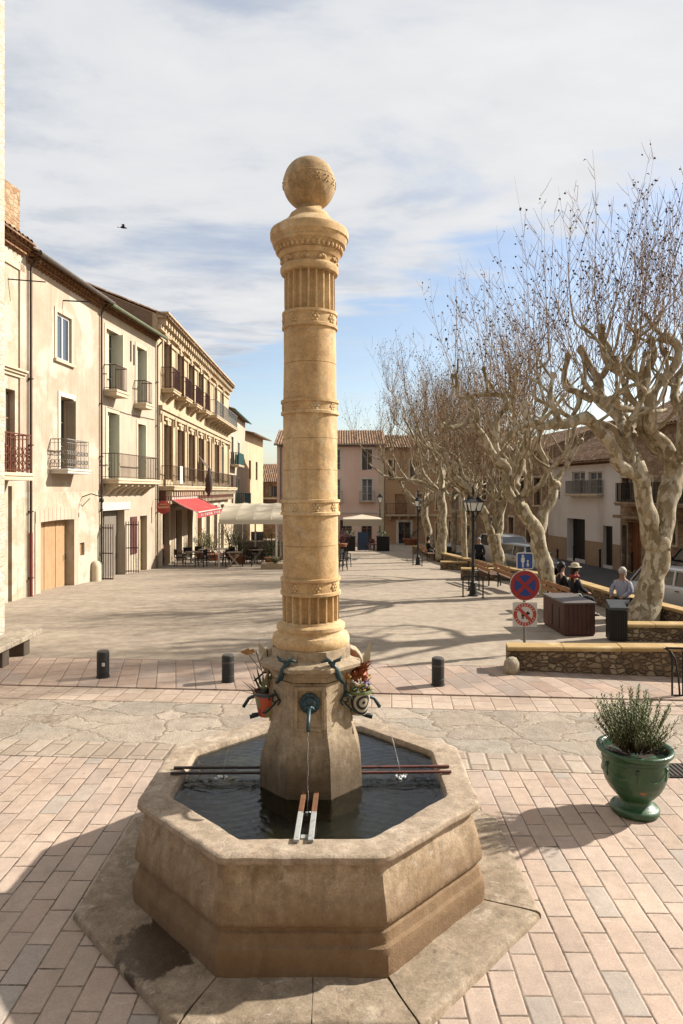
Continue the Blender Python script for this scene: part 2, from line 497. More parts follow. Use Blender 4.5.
b = MB(); x0 = -30
rows = []
for Y in [0, 15.2, 18.2, 21.2, 22, 28.4, 36, 46, 75]:
    if Y == 0:
        rows.append(((x0, T(12.93, x0), .034), (14.0, T(12.93, 14.0), .034)))
    else:
        rows.append(((x0, Y, gz(Y)), ((14.0 if Y == 15.2 else wall_x(Y)) + .05, Y, gz(Y))))
        if Y == 15.2: rows.append(((x0, Y, gz(Y)), (wall_x(Y) + .05, Y, gz(Y))))
rows[-1] = ((x0, 75, gz(75)), (30, 75, gz(75)))
rows.insert(-1, ((x0, 46.1, gz(46.1)), (30, 46.1, gz(46.1))))
for (a, c), (e, g) in zip(rows, rows[1:]):
    if a[1] != e[1] or a[1] == T(12.93, x0): b.quad(a, c, g, e)
tag(b.build('square', m_square), kind='structure')

# the street on the right, lower than the square
m_asph = M('asphalt', '#4f4c4b', '#5a5654', 1.0, rough=.9, bump=.3, bscale=120, c3='#454240', s3=.5)
m_pave = M('pavement', '#8f8173', '#9b8c7c', 1.2, bump=.2, c3='#6f6358', s3=.8)
SZ = -.80


def sz(Y): return SZ if Y < 42 else min(SZ, gz(Y) - .04)


b = MB()
pts = [5, 15, 42, 46, 75]
for a, c in zip(pts, pts[1:]):
    b.quad((4.5, a, sz(a) - .0), (40, a, sz(a)), (40, c, sz(c)), (4.5, c, sz(c)))
tag(b.build('street', m_asph), kind='structure')


def kx(Y): return 13.55 - .21 * (Y - 42)      # kerb line of the far pavement


b = MB()
for a, c in zip([14, 42, 60], [42, 60, 75]):
    za = sz(a) + .13; zc_ = sz(c) + .13
    b.quad((kx(a), a, za), (40, a, za), (40, c, zc_), (kx(c), c, zc_))
    b.quad((kx(a), a, za - .3), (kx(a), a, za), (kx(c), c, zc_), (kx(c), c, zc_ - .3))
tag(b.build('pavement', m_pave), kind='structure')
b = MB()   # pale kerb stones
for a in range(15, 42, 1):
    b.bar((kx(a) - .06, a + .01, SZ + .07), (kx(a + 1) - .06, a + .985, SZ + .07), .14, .15)
tag(b.build('kerb', M('kerb_stone', '#a49684', '#94866f')), kind='structure')
# ------------------------------------------------------------------ fountain
FX, FY = -.278, 6.18


def limestone(name, c1, c2, c3, stain=None, patch=None, bump=.35, pit=.5, age=1.0):
    m, nt, setp = newmat(name)
    co = nt.coord('World')
    a = nt.noise(co, 2.2, 6, .62, .3); f = nt.noise(co, 60, 5, .7); md = nt.noise(co, 11, 5, .65)
    col = nt.mix(nt.ramp(a, [(.35, 0.0), (.65, 1.0)]), srgb(c1), srgb(c2))
    col = nt.mix(nt.sstep(nt.noise(nt.map(co, scale=(1, 1, .3)), 3.2, 5, .6, .4), .52, .68), col, srgb(c3))
    col = nt.mix(.45 + .4 * age, col, nt.ramp(md, [(.30, .33), (.70, .66)]), 'OVERLAY')
    col = nt.mix(.7, col, nt.ramp(f, [(.28, .33), (.72, .66)]), 'OVERLAY')
    run = nt.noise(nt.map(co, scale=(7, 7, .7)), 1.4, 6, .7, .4)          # dark run-off streaks
    col = nt.mix(nt.math('MULTIPLY', nt.sstep(run, .54, .70), .42 * age), col, srgb('#5d4a34'))
    crust = nt.math('MULTIPLY', nt.sstep(nt.noise(co, 7.5, 8, .75, .8), .57, .66), .5)   # pale lime crust and lichen
    col = nt.mix(crust, col, srgb('#d8cdb8'))
    vp = nt.n('ShaderNodeTexVoronoi', {'Vector': co, 'Scale': 34.0}, feature='F1').outputs['Distance']
    pits = nt.math('MULTIPLY', nt.math('SUBTRACT', 1.0, nt.sstep(vp, .06, .2)), nt.sstep(nt.noise(co, 5, 3), .48, .62))
    col = nt.mix(nt.math('MULTIPLY', pits, .55), col, srgb('#5b4731'))
    sp = nt.n('ShaderNodeSeparateXYZ', {0: co})
    rough = .88
    if stain:      # mineral and algae runs below a height, ragged
        z0, z1, sc = stain
        zz = nt.math('ADD', sp.outputs[2], nt.math('MULTIPLY', nt.math('SUBTRACT', nt.noise(nt.map(co, scale=(5, 5, .8)), 1.5, 5, .65), .5), .55))
        k = nt.math('SUBTRACT', 1.0, nt.sstep(zz, z0, z1))
        col = nt.mix(nt.math('MULTIPLY', k, .8), col, srgb(sc))
    if patch:      # ragged wet patch
        px_, py_, pr_ = patch
        q = nt.vmath('DISTANCE', nt.map(co, scale=(1, 1, 0)), (px_, py_, 0))
        q = nt.math('ADD', q, nt.math('MULTIPLY', nt.math('SUBTRACT', nt.noise(co, 4.5, 6, .65), .5), .8))
        wetk = nt.math('SUBTRACT', 1.0, nt.sstep(q, pr_ * .75, pr_))
        col = nt.mix(nt.math('MULTIPLY', wetk, .88), col, srgb('#3d2a1a')); rough = nt.math('SUBTRACT', .88, nt.math('MULTIPLY', wetk, .5))
    h = nt.math('ADD', nt.math('MULTIPLY', f, .35), nt.math('MULTIPLY', md, .8))
    h = nt.math('SUBTRACT', h, nt.math('MULTIPLY', pits, pit))
    setp(color=col, rough=rough, spec=.25, normal=nt.bump(h, bump, .012))
    return m


m_col = limestone('golden_limestone', '#ddb97f', '#cda56b', '#e3c898', bump=.4, pit=.4, age=.45)
m_ped = limestone('pedestal_stone', '#b8a384', '#ab9472', '#c4b193', stain=(.80, 1.4, '#4a3a26'), bump=.6)
m_bas = limestone('basin_stone', '#bba486', '#a48a67', '#cab798', stain=(.12, .75, '#80603c'), bump=.8)
m_rim = limestone('rim_stone', '#b5a188', '#a8937a', '#c3b199', bump=.6)
m_step = limestone('step_stone', '#a8957c', '#97836a', '#b5a48c', bump=.6, patch=(-1.36, 5.02, .36))


def octr(rho=.03):
    """polar outline of an octagon with softened corners (radius 1 at the vertex)"""
    c = math.cos(PI / 8)

    def fr(a, z=0):
        t = (a + PI / 8) % (PI / 4) - PI / 8          # 0 on a face centre
        q = c / math.cos(t)
        e = PI / 8 - abs(t)
        if e < rho: q -= (1 - c / math.cos(PI / 8 - rho)) * .5 * (1 - e / rho) ** 2
        return q
    return fr


fo = thing('stone_fountain', 'octagonal stone fountain with a tall golden ringed column topped by a ball', 'fountain', (FX, FY, 0))
NO = 8 * 26


def worn(mb, amp=.006, f=3.5, off=0.0, amp2=.002, f2=17):
    for i, v in enumerate(mb.v):
        p = Vector(v) + Vector((off, off, off))
        mb.v[i] = tuple(Vector(v) + noise.noise_vector(p * f) * amp + noise.noise_vector(p * f2) * amp2)
    return mb


def dense(prof, step=.03):
    out = [prof[0]]
    for (z0, r0), (z1, r1) in zip(prof, prof[1:]):
        n = max(1, int(math.hypot(z1 - z0, r1 - r0) / step))
        out += [(z0 + (z1 - z0) * i / n, r0 + (r1 - r0) * i / n) for i in range(1, n + 1)]
    return out


b = MB()
b.lathe(dense([(-.12, 1.60), (-.03, 1.60), (.11, 1.602), (.145, 1.592), (.162, 1.566), (.175, 1.562), (.232, 1.552), (.246, 1.536), (.262, 1.534), (.276, 1.556), (.305, 1.578), (.345, 1.580),
               (.43, 1.566), (.53, 1.540), (.61, 1.516), (.66, 1.502), (.70, 1.498)], .025), NO, cap=False, fr=octr(.014))
worn(b, .007, 3.2, 0, .003, 15).build('basin_wall', m_bas, fo, smooth=34)
b = MB()
b.lathe(dense([(.30, 1.24), (.72, 1.262), (.765, 1.275), (.782, 1.292), (.785, 1.31), (.787, 1.53), (.784, 1.548), (.774, 1.562), (.745, 1.566),
               (.728, 1.560), (.716, 1.545), (.705, 1.520), (.695, 1.50), (.69, 1.46)], .035), NO, cap=False, fr=octr(.022))
worn(b, .008, 2.6, 5, .0035, 14).build('rim', m_rim, fo, smooth=34)
# step: eight slabs with open joints
fr8 = octr(.02)
for k in range(8):
    b = MB(); a0 = PI / 8 + k * PI / 4 + .0018; a1 = a0 + PI / 4 - .0036
    cuts = [a0, a1]
    if k in (5, 0): cuts = [a0, a0 + (a1 - a0) * .56, a1]
    for c0, c1 in zip(cuts, cuts[1:]):
        n = 20; g = .002 if len(cuts) > 2 else 0
        angs = [c0 + g + (c1 - c0 - 2 * g) * i / n for i in range(n + 1)]
        prof = [(-.10, 2.06), (.035, 2.055), (.052, 2.045), (.06, 2.02), (.062, 1.9), (.062, 1.75), (.06, 1.5)]
        vs = []; fs = []
        for z, r in prof:
            for a in angs:
                q = r * fr8(a); vs.append((q * math.cos(a), q * math.sin(a), z - .085 - .018 * (-math.sin(a)) + .004 * math.sin(k * 2.1)))
        for j in range(len(prof) - 1):
            for i in range(n):
                fs.append((j * (n + 1) + i, j * (n + 1) + i + 1, (j + 1) * (n + 1) + i + 1, (j + 1) * (n + 1) + i))
        for i in (0, n):
            fs.append(tuple(j * (n + 1) + i for j in range(len(prof))))
        b.add(vs, fs)
    worn(b, .011, 2.8, k * 3.0, .006, 11).build('step_slab', m_step, fo, smooth=50)
# pedestal: octagonal baluster
b = MB()
s8 = 1 / math.cos(PI / 8)
pp = [(.35, .47), (.70, .462), (.95, .452), (1.06, .437), (1.16, .405), (1.26, .372), (1.36, .36), (1.66, .352), (1.70, .356)]
b.lathe(dense([(z, r * s8) for z, r in pp], .04), 8 * 22, cap=False, fr=octr(.006))
worn(b, .005, 4, 9, .0015, 18).build('pedestal', m_ped, fo, smooth=24)
b = MB()
pp = [(1.70, .30), (1.705, .352), (1.745, .358), (1.775, .383), (1.80, .413), (1.812, .428), (1.815, .446), (1.845, .450), (1.855, .440), (1.872, .398), (1.885, .366), (1.89, .357), (1.975, .354), (1.98, .2)]
b.lathe(dense([(z, r * s8) for z, r in pp], .03), 8 * 22, cap=False, fr=octr(.008))
worn(b, .003, 5, 3, .001, 20).build('pedestal_cap', m_ped, fo, smooth=24)
for k in (0, 4):       # rolled consoles under the cap on the sloping faces
    a = k * PI / 4; b = MB()
    pr = [(.352, 1.70), (.40, 1.715), (.44, 1.75), (.468, 1.80), (.472, 1.84), (.45, 1.885), (.41, 1.93), (.36, 1.95)]
    hw = .075
    vs = [(r, s * hw, z) for s in (-1, 1) for r, z in pr]
    n = len(pr)
    b.add(vs, [tuple(range(n)), tuple(range(2 * n - 1, n - 1, -1))] + [(i + 1, i, n + i, n + i + 1) for i in range(n - 1)])
    b.build('console', m_ped, fo, rot=(0, 0, a), smooth=40, bevel=.008)
for sx in (-.078, .066):                   # raised frame of the spout panels on four faces
    pass
for k in range(4):
    b = MB(); y = -.380
    for x0, x1, z0, z1 in ((-.135, -.105, 1.30, 1.68), (.105, .135, 1.30, 1.68), (-.105, .105, 1.645, 1.68), (-.105, .105, 1.29, 1.32)):
        b.box(x0, x1, y, y + .05, z0, z1)
    b.build('panel_frame', m_ped, fo, rot=(0, 0, k * PI / 2), bevel=.004)
# column drums
def colpart(name, prof, n=96, fr=None, m=None, sm=35, step=.05):
    b = MB(); b.lathe(dense(prof, step), n, fr=fr)
    return worn(b, .003, 4, 2, .001, 25).build(name, m or m_col, fo, smooth=sm)


def hz(y): return H + (490 - y) * .009293


def flute(nf):
    def fr(a, z):
        t = (a * nf / (2 * PI)) % 1.0
        u = abs(t - .5) * 2
        return 1 - (.19 * math.sqrt(max(0, 1 - (u / .72) ** 2)) if u < .72 else 0)
    return fr


colpart('base_moulding', [(1.97, .30), (1.975, .345), (2.0, .358), (2.04, .358), (2.075, .342), (2.085, .318), (2.105, .306), (2.12, .306), (2.13, .318), (2.16, .318), (2.175, .300), (2.18, .275), (2.20, .268)], step=.015)
colpart('fluted_drum', [(2.19, .262), (2.40, .262), (2.44, .262)], 240, flute(20), step=.03)


def collar(z0, z1, r, rose=True, lip=.022):
    g = z1 - z0
    colpart('collar', [(z0, r - .01), (z0 + .004, r + lip), (z0 + .028, r + lip), (z0 + .036, r + .006), (z1 - .036, r + .006), (z1 - .028, r + lip), (z1 - .004, r + lip), (z1, r - .01)], step=.02)
    if rose:
        for k in range(8):
            a = 2 * PI * (k + .28) / 8; b = MB(); zm = (z0 + z1) / 2; rr = g * .30
            b.ball((r + .008, 0, zm), rr * .36, 8, 6, (.7, 1, 1))
            for q in range(6):
                t = q * PI / 3
                b.ball((r + .006, math.cos(t) * rr * .62, zm + math.sin(t) * rr * .62), rr * .34, 8, 6, (.6, 1, 1))
            b.build('rosette', m_col, fo, rot=(0, 0, a), smooth=180)


collar(2.44, 2.60, .258)
colpart('shaft', [(2.59, .257), (hz(545), .2565), (hz(545) + .004, .250), (hz(545) + .008, .2565), (hz(513), .255), (hz(510), .255)])
collar(hz(515), hz(499), .255)
colpart('shaft', [(hz(501), .253), (hz(471), .2517), (hz(471) + .003, .246), (hz(471) + .007, .2517), (hz(440), .2503), (hz(440) + .003, .245), (hz(440) + .007, .2503), (hz(413), .249)])
collar(hz(416), hz(401), .247)
colpart('shaft', [(hz(403), .246), (hz(366), .243), (hz(366) + .003, .237), (hz(366) + .007, .243), (hz(330), .240)])
collar(hz(331), hz(314), .24, lip=.018)
colpart('fluted_drum', [(hz(316), .236), (hz(274), .234)], 240, flute(20), step=.04)
colpart('capital', [(hz(276), .23), (hz(275.5), .262), (hz(273), .271), (hz(270), .271), (hz(268), .262), (hz(267.5), .246), (hz(261), .256), (hz(260.6), .270), (hz(257.5), .284), (hz(256.6), .292), (hz(256), .280),
                    (hz(249), .312), (hz(248.6), .334), (hz(246), .344), (hz(245.6), .336), (hz(241.5), .352), (hz(241), .362), (hz(235), .365), (hz(233), .359), (hz(232.7), .344), (hz(229.5), .312), (hz(225), .250),
                    (hz(221.3), .210), (hz(221), .196), (hz(218.8), .193), (hz(215.5), .176), (hz(213), .146), (hz(211.5), .126)], sm=24, step=.03)
b = MB()
for k in range(40):                        # egg and dart band
    a = 2 * PI * k / 40; zz = hz(252.3)
    b.ball((.298 * math.cos(a), .298 * math.sin(a), zz), .019, 8, 6, (1, 1, 1.5))
b.build('egg_band', m_col, fo, smooth=180)
for k in range(10):
    a = 2 * PI * (k + .3) / 10; b = MB()
    for t in range(3):
        b.ball((.254 * math.cos(a + (t - 1) * .09), .254 * math.sin(a + (t - 1) * .09), hz(264.5) + (.012 if t == 1 else 0)), .020, 8, 6)
    b.build('frieze_boss', m_col, fo, smooth=180)
b = MB()
zc0 = hz(184.5); r0 = .241
pr = [(hz(214.5), .10), (hz(213.5), .125), (hz(211), .128), (hz(209.5), .115)]
b.lathe(pr + [(zc0 + r0 * math.sin(t), r0 * math.cos(t)) for t in [R(-62 + i * 6) for i in range(26)]], 72)
for k in range(16):                        # shallow carved garland round the ball
    a = 2 * PI * k / 16
    for q, (da, dz) in enumerate(((0, 0), (.07, .03), (-.07, .03), (.07, -.03), (-.07, -.03))):
        ph = R(-4) + dz * 3.2; al = a + da
        b.ball((r0 * math.cos(ph) * math.cos(al), r0 * math.cos(ph) * math.sin(al), zc0 + r0 * math.sin(ph)), .009, 6, 5)
worn(b, .005, 5, 1, .0015, 25).build('ball_finial', limestone('finial_stone', '#c8a873', '#b08f5e', '#d6ba8c', bump=.4), fo, smooth=50)
b = MB()
for zz in (zc0 + r0 * math.sin(R(10)),):
    rr = math.sqrt(r0 ** 2 - (zz - zc0) ** 2) - .001
    b.tube([(rr * math.cos(2 * PI * k / 60), rr * math.sin(2 * PI * k / 60), zz) for k in range(61)], .004, 6)
b.build('ball_fillet', m_col, fo, smooth=180)

# water
mw, nt, setp = newmat('fountain_water')
co = nt.coord('World')
def ripple(cxy, fq, fall):
    dv = nt.vmath('DISTANCE', co, (cxy[0], cxy[1], .73))
    return nt.math('DIVIDE', nt.math('SINE', nt.math('MULTIPLY', dv, fq)), nt.math('ADD', 1.0, nt.math('MULTIPLY', dv, fall)))
rp = nt.math('ADD', ripple((FX + .83, FY - .02), 75.0, 5.0), ripple((FX + .01, FY - .66), 80.0, 7.0))
rp = nt.math('ADD', rp, ripple((FX - .83, FY), 75.0, 5.0))
hh = nt.math('ADD', nt.math('MULTIPLY', rp, .32), nt.math('MULTIPLY', nt.noise(nt.map(co, scale=(1, 1.4, 1)), 9, 4, .6, .6), 1.1))
setp(color=(.42, .47, .40, 1), rough=.015, trans=1.0, ior=1.33, normal=nt.bump(hh, .22, .03))
b = MB(); fw = octr(.03)
n = 96
b.add([(FX, FY, .735)] + [(FX + 1.27 * fw(2 * PI * k / n) * math.cos(2 * PI * k / n), FY + 1.27 * fw(2 * PI * k / n) * math.sin(2 * PI * k / n), .735) for k in range(n)],
      [(0, 1 + k, 1 + (k + 1) % n) for k in range(n)])
tag(b.build('water', mw), kind='structure')
mbot = M('basin_floor', '#23221a', '#333222', 3.0, c3='#4e4d28', s3=2.5, t3=(.5, .65))
b = MB(); b.lathe([(.30, 1.25), (.34, 1.25)], 8, fr=None, phase=PI / 8); b.build('basin_floor', mbot, fo)
b = MB(); b.lathe([(.34, 1.236), (.70, 1.255)], 8, cap=False, phase=PI / 8); b.build('basin_lining', mbot, fo)

# spouts
m_teal = M('teal_painted_iron', '#1d4a50', '#163a40', 14, rough=.45, bump=.25, bscale=60, spec=.5, c3='#3d3a2a', s3=20, t3=(.6, .7))
for k, a in enumerate((0, PI / 2, PI, -PI / 2)):
    sp_ = MB(); y = -.372
    for q in range(14):                    # mane
        t = q * 2 * PI / 14
        sp_.ball((math.cos(t) * .068, y, 1.535 + math.sin(t) * .068), .026, 8, 6, (1, .8, 1))
    sp_.ball((0, y - .008, 1.535), .066, 14, 10, (1, .7, 1))
    sp_.ball((0, y - .05, 1.515), .036, 10, 8, (1, 1, .8))
    for s in (-1, 1):
        sp_.ball((s * .026, y - .045, 1.555), .012, 8, 6); sp_.ball((s * .052, y - .02, 1.585), .018, 8, 6)
        sp_.ball((s * .028, y - .058, 1.508), .018, 8, 6)
    o = sp_.build('lion_spout', m_teal, fo, rot=(0, 0, a), smooth=180)
    pb = MB(); pb.tube([(0, y - .04, 1.51), (0, y - .12, 1.50), (0, y - .21, 1.465), (0, y - .262, 1.385)], [.017, .016, .016, .017], 10)
    p = pb.build('spout_pipe', m_teal, o, smooth=180)
# painted iron scroll brackets that carry the hanging pots
m_iron = M('dark_green_iron', '#1c3a38', '#12262a', 9, rough=.5, bump=.15)


def spiral(cx, cz, r, t0, t1, n=18, y=0.0):
    return [(cx + r * (1 - .75 * i / n) * math.cos(t0 + (t1 - t0) * i / n), y, cz + r * (1 - .75 * i / n) * math.sin(t0 + (t1 - t0) * i / n)) for i in range(n + 1)]


for s in (-1, 1):
    b = MB()
    y = -.20
    b.tube([(s * .33, y, 1.60), (s * .30, y - .03, 1.56), (s * .27, y - .05, 1.52), (s * .29, y - .05, 1.48)], .008, 6)
    b.tube([(s * (.36 + (q[0] - .3)), y - .05, q[2]) for q in spiral(.26, 1.535, .05, R(-10), R(420))], .008, 6)
    b.tube([(s * .31, y - .05, 1.50), (s * .40, y - .0, 1.40), (s * .47, y + .1, 1.36), (s * .54, y + .12, 1.345)], .010, 6)
    b.tube([(s * .35, 0, 1.72), (s * .45, -.0, 1.70), (s * .53, -.02, 1.63)], .009, 6)
    b.build('pot_bracket', m_iron, fo, smooth=180)
    b = MB(); b.bar((s * .34, y + .14, 1.38), (s * .56, y + .10, 1.325), .03); b.build('pot_rest', m_iron, fo)
    b = MB()                               # dolphin shaped hook above
    y = -.30
    b.tube([(s * .295, y - .01, 1.70), (s * .255, y - .06, 1.76), (s * .235, y - .085, 1.83), (s * .20, y - .10, 1.885), (s * .165, y - .105, 1.905)],
           [.016, .030, .026, .022, .012], 8)
    b.tube([(s * .225, y - .1, 1.895), (s * .16, y - .11, 1.925), (s * .10, y - .1, 1.90)], [.008, .018, .006], 6)
    b.tube([(s * .19, y - .1, 1.90), (s * .26, y - .1, 1.925), (s * .285, y - .09, 1.96)], [.012, .016, .004], 6)
    b.tube([(s * .20, y - .1, 1.89), (s * .14, y - .11, 1.955)], [.012, .004], 6)
    b.build('dolphin_hook', m_teal, fo, smooth=180)
# grate bars laid from the pedestal to the rim
m_rust = M('rusty_bar', '#8a5a34', '#6b4226', 18, rough=.8, bump=.3, bscale=90, c3='#a6713f', s3=14)
m_redbar = M('red_worn_bar', '#7d3b33', '#5d4438', 16, rough=.6, bump=.2, c3='#3c332e', s3=8)
m_dkbar = M('dark_bar', '#4a3f38', '#332c29', 12, rough=.6, bump=.2)
m_grbar = M('grey_painted_bar', '#b3b6b2', '#9ca09d', 22, rough=.6, bump=.25, c3='#7c6a58', s3=25, t3=(.6, .7))
for s, m in ((-1, m_dkbar), (1, m_redbar)):
    for dy in (-.065, .055):
        b = MB(); b.bar((s * .42, dy, .80), (s * 1.29, dy + .015 * s, .803), .028, .02)
        b.build('grate_bar', m, fo, bevel=.003)
for dx in (-.045, .062):
    b = MB(); b.bar((dx, -.45, .80), (dx - .006, -.82, .80), .042, .022); b.build('grate_bar', m_rust, fo, bevel=.003)
    b = MB(); b.bar((dx - .006, -.82, .8), (dx - .012, -1.262, .803), .043, .023); b.build('grate_bar', m_grbar, fo, bevel=.004)
b = MB(); b.bar((-.03, -1.17, .785), (.05, -1.17, .785), .05, .012); b.build('grate_tie', m_grbar, fo)
# falling water
ms, nt, setp = newmat('water_jet')
setp(color=(.95, .97, 1, 1), rough=.08, trans=.75, ior=1.33)
mfo, nt, setp = newmat('water_foam'); setp(color=(.85, .88, .9, 1), rough=.4)
for a, wob in ((0, 0), (PI / 2, .1), (-PI / 2, .1)):
    y0 = -.634
    pts = []
    for i in range(15):
        t = i / 14; out = .20 * t if a else .05 * t
        pts.append((.004 * math.sin(i * 1.7), y0 - out, 1.385 - (1.385 - .735) * (t ** 1.5)))
    b = MB(); b.tube(pts, [(.004 if a == PI / 2 else .0012) * (1 + .5 * math.sin(i * 2.3)) for i in range(15)], 6)
    b.build('water_jet', ms, fo, rot=(0, 0, a), smooth=180)
    b = MB(); rr = random.Random(3)
    for i in range(26 if a else 6):
        q = rr.uniform(0, .07); t = rr.uniform(0, 6.3)
        b.ball((q * math.cos(t), pts[-1][1] + q * math.sin(t), .738), rr.uniform(.003, .011), 6, 4)
    b.build('splash', mfo, fo, rot=(0, 0, a), smooth=180)
lean = Matrix.Rotation(R(-.2), 4, 'Y')      # the shaft is a hair out of plumb
for o in fo.children:
    if o.name.split('.')[0] in ('base_moulding', 'fluted_drum', 'collar', 'rosette', 'shaft', 'capital', 'egg_band', 'frieze_boss', 'ball_finial', 'ball_fillet'):
        o.matrix_basis = lean @ o.matrix_basis
# ------------------------------------------------------------------ building kit
class Fac:
    """a facade: local x runs along it, local -y points out of it"""

    def __init__(s, name, label, x0, y0, x1, y1, group=None, cat='building'):
        s.x0, s.y0 = x0, y0
        L = math.hypot(x1 - x0, y1 - y0); s.L = L
        s.dx, s.dy = (x1 - x0) / L, (y1 - y0) / L
        s.root = thing(name, label, cat, (x0, y0, 0), math.atan2(s.dy, s.dx), group)

    def uz(s, x, y, out=0.0):
        """photo pixel -> (along, height) on the facade moved out by `out`"""
        nx, ny = s.dy, -s.dx          # outward
        X0 = s.x0 + nx * out; Y0 = s.y0 + ny * out
        r = (x - 341.5) / F
        u = (r * Y0 - X0) / (s.dx - r * s.dy)
        Y = Y0 + s.dy * u
        return u, H - (y - 490) * Y / F

    def op(s, xa, ya, xb, yb, xr=None):
        """opening from top left pixel and bottom right pixel"""
        u0, z1 = s.uz(xa, ya); u1, z0 = s.uz(xb, yb)
        return [min(u0, u1), max(u0, u1), min(z0, z1), max(z0, z1)]

    def wall(s, mat, zb, zt, ops, D=9.0, reveal=.28, name='wall', ridge=None):
        L = s.L; b = MB()
        us = sorted({0, L} | {o[0] for o in ops} | {o[1] for o in ops})
        zs = sorted({zb, zt} | {o[2] for o in ops} | {o[3] for o in ops})
        us = [u for u in us if 0 <= u <= L]; zs = [z for z in zs if zb <= z <= zt]
        for a, c in zip(us, us[1:]):
            for e, g in zip(zs, zs[1:]):
                um, zm = (a + c) / 2, (e + g) / 2
                if any(o[0] < um < o[1] and o[2] < zm < o[3] for o in ops): continue
                b.quad((a, 0, e), (c, 0, e), (c, 0, g), (a, 0, g))
        for o in ops:
            u0, u1, z0, z1 = o[:4]; d = o[4] if len(o) > 4 else reveal
            b.quad((u0, 0, z0), (u0, 0, z1), (u0, d, z1), (u0, d, z0)); b.quad((u1, 0, z0), (u1, d, z0), (u1, d, z1), (u1, 0, z1))
            b.quad((u0, 0, z1), (u1, 0, z1), (u1, d, z1), (u0, d, z1)); b.quad((u0, 0, z0), (u0, d, z0), (u1, d, z0), (u1, 0, z0))
        zr = ridge or zt
        for u in (0, L):
            b.add([(u, 0, zb), (u, D, zb), (u, D, zt), (u, D / 2, zr), (u, 0, zt)], [(0, 1, 2, 3, 4)])
        b.quad((0, D, zb), (L, D, zb), (L, D, zt), (0, D, zt))
        for o in ops:       # dark room behind each opening
            u0, u1, z0, z1 = o[:4]; d = (o[4] if len(o) > 4 else reveal) + .3
        return b.build(name, mat, s.root)

    def roof(s, mat, zt, zr, D=9.0, over=.35, side=.1, pitch=.24, gut=None):
        """canal-tile roof: corrugated front slope, same behind"""
        b = MB(); L = s.L; n = int((L + 2 * side) / pitch)
        sl = (zr - zt) / (D / 2)
        prof = []
        for k in range(n):
            for t, h in ((0, 0), (.12, .055), (.3, .085), (.5, .085), (.68, .055), (.8, 0), (.9, -.012)):
                prof.append((-side + (k + t) * pitch, h))
        prof.append((-side + n * pitch, 0))
        rows = [(-over, zt - over * sl)] + [(-over + (D / 2 + over) * i / 8, zt - over * sl + (D / 2 + over) * sl * i / 8) for i in range(1, 9)]
        m = len(prof); vs = []; fs = []
        rr = random.Random(len(s.root.name) + int(L * 10))
        jit = [rr.uniform(-.03, .03) for _ in range(n + 1)]
        for j, (y, z) in enumerate(rows):
            for i, (u, h) in enumerate(prof):
                vs.append((u, y + (jit[i // 7] if j == 0 else 0), z + h + .04 + (.012 if (j % 2) else 0)))
        for j in range(len(rows) - 1):
            for i in range(m - 1): fs.append((j * m + i, j * m + i + 1, (j + 1) * m + i + 1, (j + 1) * m + i))
        b.add(vs, fs)
        y, z = rows[0]; yr, zr_ = rows[-1]
        b.quad((-side, y, z), (L + side, y, z), (L + side, yr, zr_), (-side, yr, zr_))
        b.quad((-side, yr, zr_ + .03), (L + side, yr, zr_ + .03), (L + side, D + over, zt - over * sl), (-side, D + over, zt - over * sl))
        b.quad((-side, y, z), (-side, y, z + .05), (L + side, y, z + .05), (L + side, y, z))
        o = b.build('roof', mat, s.root)
        if gut:
            g = MB(); g.tube([(-side, y - .05, z - .0), (L + side, y - .05, z - .0)], .075, 8)
            g.build('gutter', gut, o)
        return o

    def genoise(s, mat, zt, rows=2, pitch=.24):
        b = MB()
        for r in range(rows):
            z = zt - .15 * (rows - r); out = .10 * (r + 1)
            n = int(s.L / pitch)
            for k in range(n):
                u = (k + .5 + (.5 if r % 2 else 0)) * pitch
                if u > s.L: continue
                q = pitch * .40
                ring = [(u + q * math.cos(t), -out, z + q * .95 * math.sin(t)) for t in [PI * i / 6 for i in range(7)]]
                back = [(x, 0, zz) for x, _, zz in ring]
                b.add(ring + back, [(i, i + 1, 8 + i, 7 + i) for i in range(6)])
            b.box(0, s.L, -out - .015, 0, z + pitch * .40, z + pitch * .40 + .05)
        return b.build('tiled_eave', mat, s.root)

    def surround(s, o, mat, w=.16, proud=.03, sill=True, mesh=None):
        u0, u1, z0, z1 = o[:4]; b = MB()
        b.box(u0 - w, u0 - .002, -proud, .02, z0, z1); b.box(u1 + .002, u1 + w, -proud, .02, z0, z1)
        b.box(u0 - w, u1 + w, -proud, .02, z1 + .002, z1 + w)
        if sill: b.box(u0 - w - .04, u1 + w + .04, -proud - .07, .02, z0 - .1, z0 - .002)
        return b.build('window_surround', mat, s.root)

    def window(s, o, frame, glass, cols=2, rows=3, depth=.16, name='window', fw=.06):
        u0, u1, z0, z1 = o[:4]; b = MB(); y0, y1 = depth, depth + .06
        b.box(u0, u0 + fw, y0, y1, z0, z1); b.box(u1 - fw, u1, y0, y1, z0, z1)
        b.box(u0 + fw, u1 - fw, y0, y1, z1 - fw, z1); b.box(u0 + fw, u1 - fw, y0, y1, z0, z0 + fw)
        for c in range(1, cols):
            u = u0 + (u1 - u0) * c / cols; b.box(u - .045, u + .045, y0, y1, z0 + fw, z1 - fw)
        for r in range(1, rows):
            z = z0 + (z1 - z0) * r / rows; b.box(u0 + fw, u1 - fw, y0 + .015, y1 - .015, z - .015, z + .015)
        f = b.build(name, frame, s.root)
        g = MB(); g.box(u0 + .01, u1 - .01, y0 + .025, y0 + .035, z0 + .01, z1 - .01); g.build('pane', glass, f)
        return f

